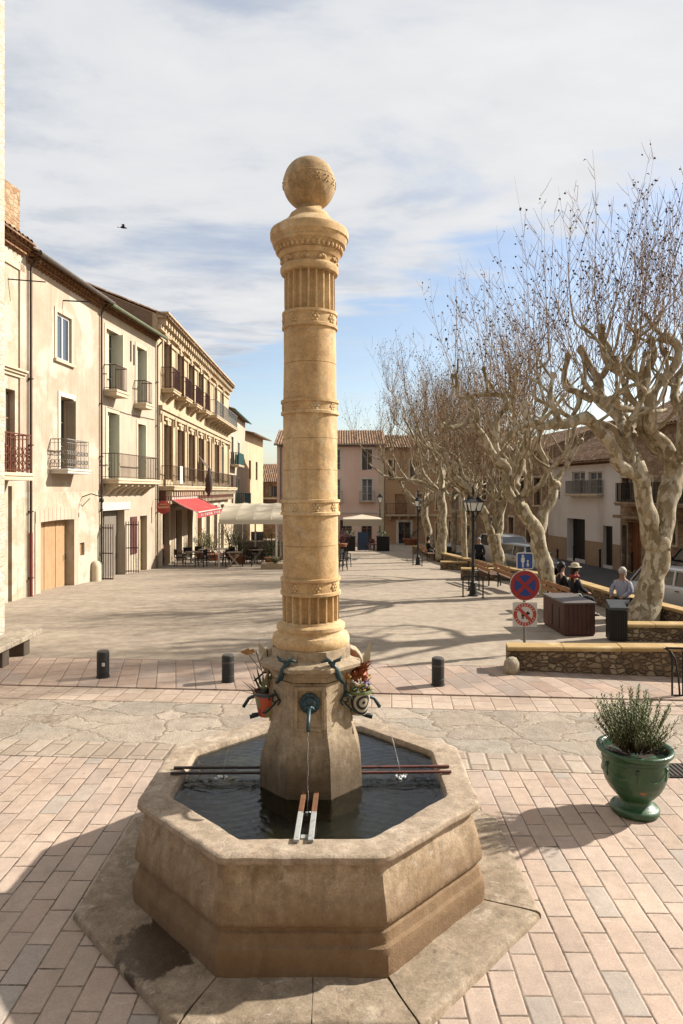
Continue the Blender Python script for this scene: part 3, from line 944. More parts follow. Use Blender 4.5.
    def door(s, o, mat, depth=.25, planks=6, name='door', handle=True):
        u0, u1, z0, z1 = o[:4]; b = MB(); n = planks; wd = (u1 - u0) / n
        for i in range(n):
            b.box(u0 + i * wd + .006, u0 + (i + 1) * wd - .006, depth + .012 * ((i * 7) % 3) / 2, depth + .06, z0, z1)
        b.box(u0, u1, depth + .06, depth + .1, z0, z1)
        d = b.build(name, mat, s.root, bevel=.004)
        if handle:
            h = MB(); h.bar((u1 - .18, depth - .05, z0 + 1.0), (u1 - .18, depth - .05, z0 + 1.2), .025); h.build('handle', m_iron, d)
        return d

    def shutter(s, u0, u1, z0, z1, y, mat, ang=0.0, hinge=None, louv=True):
        """a louvred leaf; hinge u, opened by ang"""
        b = MB(); L = u1 - u0; fw = .05
        b.box(0, fw, -.02, .02, 0, z1 - z0); b.box(L - fw, L, -.02, .02, 0, z1 - z0)
        b.box(fw, L - fw, -.02, .02, 0, .08); b.box(fw, L - fw, -.02, .02, z1 - z0 - .08, z1 - z0)
        if louv:
            n = int((z1 - z0 - .16) / .07)
            for i in range(n):
                z = .08 + (i + .5) * (z1 - z0 - .16) / n
                b.add([(fw, -.018, z - .03), (L - fw, -.018, z - .03), (L - fw, .012, z + .03), (fw, .012, z + .03)], [(0, 1, 2, 3)])
            b.box(fw, L - fw, .013, .019, .08, z1 - z0 - .08)
        else:
            b.box(fw, L - fw, -.01, .01, .08, z1 - z0 - .08)
        return b.build('shutter', mat, s.root, loc=(u0, y, z0), rot=(0, 0, ang))

    def balcony(s, u0, u1, z, out, rail_h, slab_mat, rail_mat, thick=.14, bars=.11, corbels=0, pattern=0, bw=.013):
        b = MB(); b.box(u0, u1, -out, 0, z - thick, z); b.box(u0 - .03, u1 + .03, -out - .03, 0, z - thick * .45, z - .015)
        o = b.build('balcony', slab_mat, s.root, bevel=.012)
        if corbels:
            for k in range(corbels):
                u = u0 + (u1 - u0) * (k + .5) / corbels; c = MB()
                pr = [(0, z - thick), (-out * .85, z - thick), (-out * .85, z - thick - .1), (-out * .45, z - thick - .22), (-.1, z - thick - .42), (0, z - thick - .48)]
                n = len(pr)
                c.add([(u + sx * .08, y, zz) for sx in (-1, 1) for y, zz in pr],
                      [tuple(range(n)), tuple(range(2 * n - 1, n - 1, -1))] + [(i + 1, i, n + i, n + i + 1) for i in range(n - 1)])
                c.build('corbel', slab_mat, o)
        r = MB(); e = out - .06
        path = [(u0 + .05, 0), (u0 + .05, -e), (u1 - .05, -e), (u1 - .05, 0)]
        for (xa, ya), (xb, yb) in zip(path, path[1:]):
            r.bar((xa, ya, z + rail_h), (xb, yb, z + rail_h), .05, .03); r.bar((xa, ya, z + .07), (xb, yb, z + .07), .025, .02)
            if pattern: r.bar((xa, ya, z + rail_h - .12), (xb, yb, z + rail_h - .12), .02, .015)
            d = math.hypot(xb - xa, yb - ya); n = max(1, int(d / bars))
            for i in range(n + 1):
                x = xa + (xb - xa) * i / n; y = ya + (yb - ya) * i / n
                r.bar((x, y, z + .02), (x, y, z + rail_h), bw)
                if pattern and i < n:
                    x2 = xa + (xb - xa) * (i + .5) / n; y2 = ya + (yb - ya) * (i + .5) / n; q = d / n * .40
                    dx, dy = (xb - xa) / d, (yb - ya) / d
                    for zc in ([z + .25, z + .55] if pattern == 1 else [z + .2, z + .42, z + .64]):
                        r.tube([(x2 + q * math.cos(t) * dx, y2 + q * math.cos(t) * dy, zc + q * 1.25 * math.sin(t)) for t in [2 * PI * w_ / 8 for w_ in range(9)]], .011, 4, cap=False)
        r.build('railing', rail_mat, o)
        return o

    def pipe(s, u, z0, z1, mat, r=.05, out=.08, name='drainpipe', top=True, mat2=None, zc=None):
        p = MB(); pts = [(u, -out, z0), (u, -out, z1)]
        if top: pts += [(u, -out - .02, z1 + .15), (u + .02, -out - .22, z1 + .38)]
        p.tube(pts, r, 8)
        for z in [z0 + .6 + 2.1 * i for i in range(int((z1 - z0) / 2.1))]: p.box(u - r * 1.4, u + r * 1.4, -out - r * 1.3, 0, z, z + .04)
        o = p.build(name, mat, s.root)
        if mat2:
            q = MB(); q.tube([(u, -out, z0), (u, -out, zc)], r * 1.25, 8); q.build('cast_iron_foot', mat2, o)
        return o

    def band(s, name, u0, u1, z0, z1, out, mat, bevel=.0):
        b = MB(); b.box(u0, u1, -out, .02, z0, z1); return b.build(name, mat, s.root, bevel=bevel)


glassm, nt, setp = newmat('window_glass')
co = nt.coord('World')
setp(color=(.045, .055, .07, 1), rough=.06, spec=.9, normal=nt.bump(nt.noise(co, 1.5, 2), .04, .05))
glassd, nt, setp = newmat('dark_glass'); setp(color=(.03, .03, .032, 1), rough=.10, spec=.8)
m_plA = M('beige_plaster', '#cdb69b', '#b89f84', .8, bump=.35, bscale=26, c3='#d5c4ac', s3=.45, t3=(.48, .6), grime=.35, rough=.92)
m_plA2 = M('patched_plaster', '#d0c0a3', '#ad9678', .9, bump=.55, bscale=14, c3='#d0c3ac', s3=.9, t3=(.46, .58), grime=.45, rough=.92)
m_plB = M('cream_render', '#d0bea4', '#c0ab90', .6, bump=.2, bscale=40, c3='#c5b190', s3=.35, streak=True, rough=.92, grime=.3)
m_plC = M('limestone_facade', '#d6bf99', '#c6ab82', .9, bump=.3, bscale=24, c3='#b9976a', s3=.8, streak=True, t3=(.56, .72), rough=.9, grime=.35)
m_trim = M('pale_stone_trim', '#dfccab', '#d2bc98', 2.0, bump=.2)
m_white = M('white_surround', '#e2dacb', '#d8cebb', 2.0, bump=.1)
m_wframe = M('white_window_paint', '#d9d7d0', '#cfccc4', 3, rough=.5, bump=.05)
m_brn = M('brown_shutter', '#a87d52', '#966d45', 4, rough=.7, bump=.15, c3='#85603d', s3=2)
m_green = M('sage_green_paint', '#e6e6cc', '#dadcc0', 3, rough=.7, bump=.1)
m_pine = M('pale_timber', '#c69d6d', '#b98d5d', 3, rough=.7, bump=.2, c3='#a67c50', s3=1.5, streak=True)
m_tileR = M('canal_tiles', '#96714f', '#7d5b42', 3.5, rough=.9, bump=.3, bscale=22, c3='#b8976f', s3=4.0, t3=(.5, .62))
m_eave = M('weathered_eave_tiles', '#a8764c', '#8f6642', 4, bump=.3, c3='#c7a273', s3=5)
m_zinc = M('zinc_gutter', '#6d6156', '#5a5048', 4, rough=.55, bump=.05, metal=.3)
m_brpipe = M('brown_pipe', '#5a4334', '#4d392c', 4, rough=.5, bump=.05)
m_grpipe = M('grey_pipe', '#8c7c6a', '#7d6e5e', 4, rough=.5, bump=.05)
m_redpipe = M('red_pipe', '#8c2f26', '#7a281f', 6, rough=.5, bump=.05)
m_rustrail = M('rusty_ironwork', '#82452c', '#6a3623', 9, rough=.85, bump=.3, c3='#a06040', s3=8)
m_greyrail = M('grey_ironwork', '#9b948a', '#8a8379', 9, rough=.6, bump=.1)
m_brrail = M('brown_ironwork', '#5f4636', '#503a2d', 9, rough=.6, bump=.1)
m_redbr = M('maroon_ironwork', '#5c3029', '#4e2922', 9, rough=.6, bump=.1)
m_bkiron = M('black_iron', '#191817', '#232120', 9, rough=.5, bump=.1)
m_teal2 = M('teal_balcony_paint', '#2f6b68', '#28605e', 5, rough=.6, bump=.1)
m_rubble = stone_wall_mat('church_rubble', ['#d0c2a8', '#dacdb6', '#c4b498', '#dfd4c0', '#cbbb9f'], '#c6b69a', 4.2, flat=(1, 1, 2.2), jw=.04, bump=.5)
m_oldst = stone_wall_mat('old_brown_masonry', ['#a98865', '#94755a', '#b8976f', '#a08062', '#c0a27a'], '#a88f73', 3.0, flat=(1, 1, 1.6))

G1 = 'old houses along the left side of the square'
# --- church wall at the very left
f = Fac('church_wall', 'tall pale rubble stone wall rising past the top of the picture at the left edge', -7.905, 9.5, -7.905, 15.6, cat='wall')
f.wall(m_rubble, -.3, 16.5, [], D=7)
b = MB(); b.box(-13.6, -12.4, -24, .0, -1.5, 14.0); b.build('church_front', m_rubble, f.root)      # unseen wall added behind the camera to deepen shade on the basin front
# --- house with the rusty balcony (only its last metre shows)
f = Fac('plaster_house', 'narrow beige house with a rusty balcony beside the rubble wall', -10.17, 16.6, -9.9, 20.86, G1)
z0b = f.uz(24, 474)[1]
dr = f.op(8, 486, 12, 600); dr[2] = 0.0
w1 = f.op(5.5, 388, 15, 440); w1[2] = z0b
ops = [dr + [.4], w1]
f.wall(m_plA2, -.4, 11.12, ops, ridge=12.6)
f.roof(m_tileR, 11.12, 12.6, over=.38, side=.0)
f.genoise(m_eave, 11.08, 3)
f.window(w1, m_brn, glassd)
f.door(dr, m_brn, .35, 4)
u = f.uz(13, 370)[0]
b = MB()
for k, (o_, h0, h1) in enumerate(((.06, 0, .1), (.12, .1, .18), (.18, .18, .24))): b.box(f.L - 2.6, f.L - .15, -o_, .02, f.uz(16, 377)[1] + h0, f.uz(16, 377)[1] + h1)
b.build('cornice', m_trim, f.root)
b = MB(); b.box(f.L - 2.6, f.L - .15, -.05, .02, f.uz(16, 262)[1] - .2, f.uz(16, 262)[1]); b.build('cornice', m_trim, f.root)
b = MB(); b.box(f.L - .42, f.L - .08, -.05, .02, 4.0, 10.4); b.build('pilaster', m_plA, f.root)
f.balcony(f.L - 3.2, f.L - .95, z0b, .75, 1.12, m_trim, m_rustrail, thick=.22, bars=.20, pattern=2, bw=.024)
b = MB(); b.box(f.L - 1.75, f.L - .75, -.22, .6, 10.9, 12.45); b.warp(.05, 3)
b.build('chimney', stone_wall_mat('chimney_rubble', ['#b98f66', '#cfae86', '#a97e57'], '#c9ae8a', 5), f.root)
b = MB(); b.bar((f.L - 1.0, 0, 9.7), (f.L - .5, -.9, 9.75), .03); b.build('iron_rod', m_bkiron, f.root)

# --- house with the blue window
f = Fac('plaster_house', 'plain beige plaster house with one white framed window high up and a wooden gate', -9.9, 20.9, -9.55, 26.4, G1)
zt = 11.0
gate = f.op(40, 521, 73.5, 587); gate[2] = -.1
win = f.op(56.5, 311.5, 71, 364.5)
mid = f.op(60, 396, 73, 470)
box = f.op(80, 543, 84.5, 555)
ops = [gate + [.3], win + [.14], mid + [.35], box + [.15]]
zsp = f.uz(60, 492)[1]
f.wall(m_plA, zsp, zt, [win + [.14], mid + [.35]], ridge=13.0)
f.wall(m_plA2, -.6, zsp, [gate + [.3], box + [.15]], name='ground_floor_wall')
f.roof(m_tileR, zt, 13.0, over=.45, gut=m_zinc)
f.genoise(m_eave, zt - .02, 3)
f.window(win, m_wframe, glassm, 2, 1, .06, fw=.09)
f.surround(win, m_trim, .16)
f.surround(mid, m_white, .16, sill=False)
f.window(mid, m_pine, glassd, 2, 3, .30)
f.shutter(mid[1] - .02, mid[1] + .40, mid[2] + .05, mid[3] - .05, .3, m_plB, R(-88))
f.door([gate[0], gate[1] - .0, gate[2], gate[3]], m_pine, .27, 9, name='wooden_gate')
b = MB(); g = gate; w_ = .34
b.box(g[0] - w_, g[0] - .002, -.03, .05, g[2], g[3] - .05); b.box(g[1] + .002, g[1] + w_, -.03, .05, g[2], g[3] - .05)
n = 11; cxm = (g[0] + g[1]) / 2; hw = (g[1] - g[0]) / 2 + w_
for i in range(n):
    t0 = -1 + 2 * i / n; t1 = -1 + 2 * (i + 1) / n
    za = lambda t: g[3] + .02 + .10 * (1 - t * t)
    b.add([(cxm + t0 * hw + .008, -.035, g[3] - .06 + .04 * (1 - t0 * t0)), (cxm + t1 * hw - .008, -.035, g[3] - .06 + .04 * (1 - t1 * t1)),
           (cxm + t1 * hw - .008, -.035, za(t1) + .32), (cxm + t0 * hw + .008, -.035, za(t0) + .32)], [(0, 1, 2, 3)])
b.build('gate_arch', m_plB, f.root)
b = MB(); b.box(box[0] + .02, box[1] - .02, .10, .14, box[2] + .02, box[3] - .02); b.build('meter_box', m_brn, f.root)
u0, zz = f.uz(50, 471); u1 = f.uz(90, 471, .6)[0]
f.balcony(u0, u1, mid[2] + .0, .62, 1.0, m_white, m_greyrail, thick=.16, bars=.12, pattern=1, bw=.012)
f.pipe(.12, .0, 10.3, m_brpipe, .045, mat2=m_redpipe, zc=f.uz(28, 533)[1])
f.pipe(f.L - .12, -.1, 10.3, m_brpipe, .042)
for (x, y, w2) in ((91, 580, .3),):
    pass
b = MB(); u, z = f.uz(82, 497); b.tube([(u, 0, z), (u, -.35, z + .12), (u + .0, -.75, z)], .02, 6)
b.tube([(u, 0, z - .35), (u, -.3, z - .05)], .014, 5); b.ball((u, -.75, z - .12), .09, 8, 6, (1, 1, 1.2)); b.build('wall_lantern', m_bkiron, f.root)
b = MB(); u, z = f.uz(63, 300.5); b.bar((u, 0, z), (u + .25, -.9, z), .04); b.build('iron_rod', m_bkiron, f.root)
b = MB(); u = f.L - .75; b.lathe([(-.3, .2), (.45, .19), (.62, .15), (.68, .05)], 12, (u, -.12, 0)); b.build('guard_stone', m_trim, f.root, smooth=50)
b = MB(); b.box(f.L - .42, f.L - .02, -.1, .02, -.3, .55); b.build('plinth_block', m_white, f.root, bevel=.02)

# --- house with green shutters
f = Fac('plaster_house', 'cream house with sage green shutters, brown balconies and an iron gate', -9.55, 26.42, -8.97, 32.28, G1)
zt = 10.9
o1 = f.op(106, 328, 118.5, 394); o2 = f.op(136.5, 346, 144.8, 406)
o3 = f.op(107.2, 411.5, 117.3, 473); o4 = f.op(137.6, 423.5, 144.9, 473)
dw = f.op(101.5, 511, 124.5, 575); dw[2] = -.5
nd = f.op(140, 516, 147, 567); nd[2] = -.5
zbal = f.uz(118, 479)[1]
o3[2] = o4[2] = zbal
f.wall(m_plB, -.9, zt, [o1, o2, o3, o4, dw + [.5], nd], ridge=12.6, reveal=.32)
f.roof(m_tileR, zt, 12.6, over=.45, gut=M('mossy_gutter', '#6f7a54', '#5b6247', 4, rough=.6))
f.genoise(m_eave, zt - .02, 2)
for o in (o1, o2, o3, o4):
    f.surround(o, m_trim, .17, .025, sill=False)
    f.window(o, m_green, glassd, 2, 4, .27)
    hw = (o[1] - o[0]) * .46
    f.shutter(o[0] + .02, o[0] + .02 + hw, o[2] + .03, o[3] - .03, .16, m_green, R(0), louv=False)
    f.shutter(o[1] - .03, o[1] - .03 + hw, o[2] + .03, o[3] - .03, .30, m_green, R(-92), louv=False)
for o, xa, xb in ((o1, 103.5, 127.5), (o2, 134, 152.5)):
    f.balcony(f.uz(xa, 390)[0], f.uz(xb, 390, .5)[0], o[2], .55, .98, m_trim, m_redbr, thick=.24, bars=.10)
f.balcony(.05, f.uz(160, 470, .68)[0], zbal, .7, 1.0, m_trim, m_brrail, thick=.2, bars=.11, corbels=7)
for i, (x, y) in enumerate(((119, 470), (146, 474))):
    pass
b = MB(); b.box(dw[0] - .25, dw[1] + .5, -.05, .02, dw[3], dw[3] + .32); b.build('lintel', m_white, f.root, bevel=.01)
f.door([dw[0] + (dw[1] - dw[0]) * .40, dw[1], dw[2], dw[3]], M('grey_door_paint', '#8d8172', '#7f7465', 3, rough=.7), .3, 3)
f.window([dw[0], dw[0] + (dw[1] - dw[0]) * .40, dw[2], dw[3]], m_green, glassm, 1, 3, .35, name='glazed_door')
for s in (0, 1):
    u = dw[0] - .1 if s == 0 else dw[1] + .1; g = MB(); gl = .52
    for i in range(6): g.bar((0, -gl * i / 5, 0), (0, -gl * i / 5, 2.25), .025)
    for zz in (.1, 1.1, 2.1): g.bar((0, 0, zz), (0, -gl, zz), .05, .04)
    g.build('iron_gate', m_brrail, f.root, loc=(u, -.03, -.2), rot=(0, 0, R(-6 if s == 0 else 10)))
u0, z1_ = f.uz(130.2, 517); u1, z0_ = f.uz(136.3, 553)
b = MB(); b.box(u0, u1, -.05, .01, z0_, z1_); b.build('notice_board', M('maroon_paint', '#6e3a32', '#5f322b', 3, rough=.7), f.root, bevel=.01)
f.door(nd, M('straw_paint', '#b59c63', '#a68d57', 2, rough=.7), .25, 3)
f.pipe(f.L - .1, -.4, 10.2, m_grpipe, .045)
b = MB(); b.tube([(u_, -.03, 3.62 - .22 * math.sin(PI * u_ / f.L)) for u_ in [f.L * i / 16 for i in range(17)]], .014, 5); b.tube([(.5, -.03, 6.75), (2.5, -.03, 6.70), (f.L - .3, -.03, 6.78)], .012, 5)
b.build('cable', m_brpipe, f.root)
b = MB(); u, z = f.uz(130.5, 350); b.box(u - .03, u + .03, -.04, 0, z - .5, z + .4); b.box(u + .3, u + .36, -.04, 0, z - .6, z + .3); b.build('wall_tie', m_brrail, f.root)

# --- long café building with seven bays
f = Fac('cafe_building', 'long ornate limestone building of seven bays above the red cafe awning', -8.95, 32.34, -9.34, 55.0, G1)
ws = [f.uz(x, 480)[0] for x in (165.5, 178.6, 189.6, 199.2, 207.7, 215.3, 222)]
zT0 = f.uz(166, 342)[1]; zT1 = f.uz(166, 391)[1]
zF0 = f.uz(166, 425)[1]; zF1 = f.uz(166, 480)[1]
ops = []; tops = []; firsts = []; grounds = []
for u in ws:
    tops.append([u - .55, u + .55, zT1, zT0]); firsts.append([u - .55, u + .55, zF1 + .02, zF0])
for i, u in enumerate(ws): grounds.append([u - .75, u + .75, -1.3, 2.3])
f.wall(m_plC, -1.6, 11.97, [o + [.3] for o in tops + firsts + grounds], ridge=14.16, D=11)
b = MB(); b.add([(-.015, .25, 8.5), (-.015, 10.7, 8.5), (-.015, 10.7, 12.0), (-.015, 5.5, 14.14), (-.015, .25, 12.02)], [(0, 4, 3, 2, 1)])
b.build('gable_wall', M('brown_gable_render', '#94795f', '#836a53', 1.2, bump=.3, grime=.4), f.root)
f.roof(m_tileR, 12.0, 14.2, D=11, over=.55, side=.05)
b = MB(); n = int(f.L / .55)
b.box(0, f.L, -.18, .05, 11.25, 11.45); b.box(0, f.L, -.45, .05, 11.8, 12.0); b.box(-.02, f.L + .02, -.55, .05, 12.0, 12.08)
for k in range(n): b.box(k * .55 + .12, k * .55 + .40, -.40, .05, 11.47, 11.79)
b.box(0, f.L, -.08, .05, 10.9, 11.05)
b.build('cornice', m_plC, f.root)
b = MB(); zz = f.uz(166, 410)[1]; b.box(0, f.L, -.25, .05, zz - .15, zz + .05); b.box(0, f.L, -.16, .05, zz - .38, zz - .17); b.build('string_course', m_plC, f.root)
for i, o in enumerate(tops + firsts):
    t = i < 7
    f.surround(o, m_plC, .17, .06, sill=False)
    b = MB(); u = (o[0] + o[1]) / 2
    b.box(u - .14, u + .14, -.16, 0, o[3] - .02, o[3] + .42, .02); b.box(u - .62, u + .62, -.16, .0, o[3] + .20, o[3] + .30); b.build('keystone', m_plC, f.root)
    f.window(o, m_brn, glassm if i in (4, 6) else glassd, 2, 4, .2)
    if i in (5, 13, 11):
        f.shutter(o[0], o[0] + .54, o[2], o[3], .1, M('pale_blue_shutter', '#a9b1b6', '#9ba4aa', 3, rough=.6) if i == 13 else m_brn); f.shutter(o[0] + .56, o[1], o[2], o[3], .1, m_brn if i != 13 else bpy.data.materials['pale_blue_shutter'])
    elif i not in (4, 6):
        f.shutter(o[1] - .03, o[1] + .46, o[2], o[3], .3, m_brn, R(-80)); f.shutter(o[0] + .05, o[0] + .45, o[2], o[3], .22, m_brn, R(8))
for a, c in zip([0] + [(x + y) / 2 for x, y in zip(ws, ws[1:])] + [f.L], [0] * 8):
    u = min(max(a, .3), f.L - .3); b = MB()
    b.box(u - .22, u + .22, -.10, .01, zF1, zF0 + .55); b.box(u - .28, u + .28, -.16, .01, zF0 + .55, zF0 + .8); b.box(u - .12, u + .12, -.2, .01, zF0 + .05, zF0 + .5)
    b.build('pilaster', m_plC, f.root)
m_blrail = M('pale_blue_ironwork', '#8b97a0', '#7e8a93', 6, rough=.6)
for i, o in enumerate(tops):
    if i < 4: f.balcony(o[0] - .35, o[1] + .2, o[2], .62, 1.05, m_plC, m_redbr, thick=.2, bars=.10, corbels=2, bw=.018)
f.balcony(ws[4] - 1.0, f.L - .1, tops[4][2], .8, 1.0, m_plC, m_blrail, thick=.2, bars=.12, corbels=8)
zb = f.uz(166, 486)[1]
f.balcony(.25, f.L - .2, zb, .75, .98, m_plC, m_brrail, thick=.22, bars=.13)
b = MB(); b.box(.3, f.L - .3, -.3, .03, zb - .95, zb - .24); b.build('fascia', M('red_brown_fascia', '#7d4a33', '#6d4030', 2, rough=.8), f.root)
b = MB()
for k in range(44):
    u = .5 + (f.L - 1.0) * k / 43; b.box(u - .09, u + .09, -.62, -.29, zb - .52, zb - .24)
for k in range(44):
    u = .5 + (f.L - 1.0) * k / 43; b.box(u - .08, u + .08, -.42, -.29, zb - .92, zb - .75)
b.build('modillions', m_trim, f.root)
for i, o in enumerate(grounds):
    m = [m_brn, M('orange_door', '#a8672c', '#8c5424', 2, rough=.6), glassd][i % 3]
    if i in (0, 3): f.door(o, bpy.data.materials['orange_door'] if 'orange_door' in bpy.data.materials else m, .25, 4)
    else: f.window(o, m_brn, glassd, 2, 3, .25, name='shop_window')
    f.surround(o, m_white, .2, .03, sill=False)
# red awning
m_red = M('red_awning_cloth', '#c5332f', '#b62c29', 1.2, rough=.8, bump=.05, c3='#d04a42', s3=.8)
m_wht = M('white_lettering', '#e6dfd8', '#ddd5cd', 3, rough=.7, bump=0)
ua, ub = 1.35, 8.6; zt_, zf_ = 2.92, 2.26; ou = 1.35
b = MB(); n = 24
for k in range(n):
    u0 = ua + (ub - ua) * k / n; u1 = ua + (ub - ua) * (k + 1) / n
    sag = lambda t: -.05 * math.sin(PI * t)
    for j in range(6):
        t0, t1 = j / 6, (j + 1) / 6
        b.quad((u0, -.33 - ou * t0, zt_ + (zf_ - zt_) * t0 + sag(t0)), (u0, -.33 - ou * t1, zt_ + (zf_ - zt_) * t1 + sag(t1)),
               (u1, -.33 - ou * t1, zt_ + (zf_ - zt_) * t1 + sag(t1)), (u1, -.33 - ou * t0, zt_ + (zf_ - zt_) * t0 + sag(t0)))
y = -.33 - ou
aw = b.build('awning', m_red, f.root, smooth=60)
b = MB()
for k in range(n * 2):
    u0 = ua + (ub - ua) * k / (2 * n); u1 = ua + (ub - ua) * (k + 1) / (2 * n)
    w0 = .012 * math.sin(k * 1.1); w1 = .012 * math.sin((k + 1) * 1.1)
    b.quad((u0, y + w0, zf_), (u0, y - .01 + w0, zf_ - .30), (u1, y - .01 + w1, zf_ - .30), (u1, y + w1, zf_))
b.build('valance', m_red, aw)
b = MB(); b.bar((ua, y - .02, zf_ + .01), (ub, y - .02, zf_ + .01), .05); b.bar((ua, -.33, zt_), (ua, y, zf_), .035); b.bar((ub, -.33, zt_), (ub, y, zf_), .035)
b.bar((ua, -.3, zt_ + .05), (ub, -.3, zt_ + .05), .12)
b.build('awning_frame', m_white, aw)
b = MB(); rr = random.Random(5)
for a, c in ((.10, .19), (.24, .56), (.63, .90)):     # lettering too small to read in the photograph
    u = ua + (ub - ua) * a
    while u < ua + (ub - ua) * c:
        hgt = .15; b.box(u, u + .05, y - .032, y - .028, zf_ - .23, zf_ - .08)
        if rr.random() < .7: b.box(u + .05, u + .13, y - .032, y - .028, zf_ - .23 + rr.choice((0, .06, .12)), zf_ - .20 + rr.choice((0, .06, .12)) * .6)
        if rr.random() < .6: b.box(u + .13, u + .17, y - .032, y - .028, zf_ - .23, zf_ - .08 - rr.choice((0, .07)))
        u += .235
b.build('lettering', m_wht, aw)
# round sign
sg = f.root
X_, z_ = f.uz(164, 507.3, .45)
b = MB(); b.lathe([(-.05, .30), (-.045, .32), (.045, .32), (.05, .30)], 28); o = b.build('round_sign', M('red_sign', '#c13a24', '#b5341f', 3, rough=.5, bump=0), f.root, loc=(X_, -.42, z_), rot=(R(90), 0, R(-72)), smooth=40)
b = MB(); b.box(-.26, .26, -.045, .055, .051, .056); b.box(-.18, .18, .12, .17, .051, .056); b.build('sign_band', M('sign_ochre', '#d8a37a', '#cf9466', 3, bump=0), o)
b = MB(); b.bar((X_ + .05, 0, z_ + .38), (X_, -.6, z_ + .38), .03); b.bar((X_, -.42, z_ + .3), (X_, -.42, z_ + .38), .03); b.build('sign_bracket', m_bkiron, f.root)
# folded parasol-like banner on the balcony, notice
b = MB(); u, z = f.uz(180.5, 475, .75); b.box(u - .28, u + .28, -.80, -.77, z - .45, z + .45); b.build('paper_notice', m_wht, f.root)
b = MB(); u, z = f.uz(205.8, 482, .75); b.lathe([(-.9, .05), (-.5, .2), (.1, .22), (.5, .12), (.9, .05)], 10, (u, -.95, z)); b.warp(.06, 3)
b.build('furled_banner', M('dark_banner', '#4a3d35', '#6a5c50', 3), f.root, smooth=60)
b = MB(); u, z = f.uz(208, 470, .6); b.add([(u - .9, -.1, z + 1.0), (u + .9, -.8, z - .1), (u - .9, -.8, z - .1)], [(0, 1, 2)]); b.build('shade_cloth', M('brown_cloth', '#6b5747', '#5b4a3d', 3), f.root)

# --- houses farther along the left side
f = Fac('plaster_house', 'white house with teal balconies beyond the ornate limestone building', -9.36, 55.1, -9.7, 67.0, G1)
zt = 10.2
o1 = [1.6, 2.9, 5.6, 8.0]; o2 = [1.6, 2.9, 2.2, 4.6]; o3 = [6, 7.2, 5.6, 7.8]; o4 = [6, 7.2, 2.2, 4.4]
f.wall(m_plB, -2.6, zt, [o1, o2, o3, o4], ridge=11.2, D=8)
f.roof(m_tileR, zt, 11.2, D=8, over=.5, gut=m_teal2)
for o in (o1, o2, o3, o4): f.window(o, m_brn, glassd, 2, 3); f.surround(o, m_white, .15)
f.balcony(.4, 4.2, 5.55, .8, 1.0, m_trim, m_teal2, thick=.15, bars=.16, bw=.09)
f.balcony(4.6, 9, 2.1, .9, 1.0, m_trim, m_teal2, thick=.15, bars=.16, bw=.09)
f = Fac('plaster_house', 'weathered house with a jutting eave at the far left end of the square', -9.72, 67.1, -9.2, 78.0, G1)
o1 = [2, 3.2, 4.5, 6.5]; o2 = [6, 7.2, 4.5, 6.5]
f.wall(m_plC, -3, 9.3, [o1, o2], ridge=10.2, D=8); f.roof(m_tileR, 9.3, 10.2, D=8, over=1.0)
for o in (o1, o2): f.window(o, m_brn, glassd, 2, 3)
f = Fac('brown_house', 'low brown house with a tiled roof closing the alley behind the cafe canopy', -10.6, 80, -5.6, 80)
ops = [[.2 + 1.62 * k, 1.35 + 1.62 * k, 2.6, 3.9] for k in range(3)]
f.wall(m_oldst, -3, 4.6, ops, ridge=6.2, D=8); f.roof(m_tileR, 4.6, 6.6, D=8, over=.6)
f.band('balcony_wall', 0, f.L, 1.2, 2.3, .5, M('brown_parapet', '#6e5140', '#5e4536', 2))
for o in ops: f.window(o, m_brn, glassm, 2, 1)
f.band('pale_band', 0, f.L, 2.3, 2.5, .55, m_trim)

# --- far end of the square
m_pink = M('pink_render', '#f2cdb8', '#e8bfa8', .4, bump=.15, c3='#f4d6c6', s3=.25, streak=True)
m_ochre = M('ochre_render', '#c89f72', '#ba9064', .5, bump=.15, c3='#d0ab82', s3=.3, streak=True)
G2 = 'houses closing the far end of the square'
YB = 62
f = Fac('pink_house', 'pink three storey house with tiled roof behind the cream parasol', P(277, 0, YB).x, YB, P(384, 0, YB).x, YB, G2)
fx = lambda x, y: f.uz(x, y)
ops = []
for (xa, xb) in ((332, 340.5), (362, 372.5), (290, 298)):
    ops.append(f.op(xa, 449, xb, 470)); ops.append(f.op(xa, 479, xb, 501))
gnd = [f.op(288, 515, 297, 545), f.op(340, 520, 352, 546), f.op(362, 520, 372, 546)]
f.wall(m_pink, -2.4, 7.75, ops + gnd, ridge=9.1, D=9); f.roof(m_tileR, 7.75, 9.3, over=.45, D=9, side=.25, gut=m_grpipe)
f.genoise(m_eave, 7.7, 2)
for i, o in enumerate(ops):
    f.surround(o, m_white, .16, .04, sill=False)
    f.window(o, m_wframe, glassm if i % 2 else glassd, 2, 3, .12)
    if i % 2: f.balcony(o[0] - .25, o[1] + .25, o[2], .35, .9, m_trim, m_greyrail, thick=.12, bars=.12)
    else: f.shutter(o[0], o[0] + (o[1] - o[0]) * .48, o[2], o[3], .05, M('grey_brown_shutter', '#6a6154', '#5d5549', 3) if i == 0 else bpy.data.materials['grey_brown_shutter'])
for o in gnd: f.window(o, m_brn, glassd, 2, 3, .2, name='shop_window')
f.band('string_course', 0, f.L, f.uz(350, 513)[1], f.uz(350, 511.5)[1], .08, m_white)
f.pipe(.35, -1.9, 7.3, m_grpipe, .07, out=.12); f.pipe(.95, -1.9, 7.3, m_bkiron, .05, out=.1)
f.band('corner_quoin', f.L - .55, f.L, -2.2, 7.6, .05, m_trim)
f = Fac('ochre_house', 'ochre house with brown shuttered balcony door behind the lamp posts', P(384.4, 0, YB).x, YB + .05, P(428, 0, YB).x, YB + .05, G2)
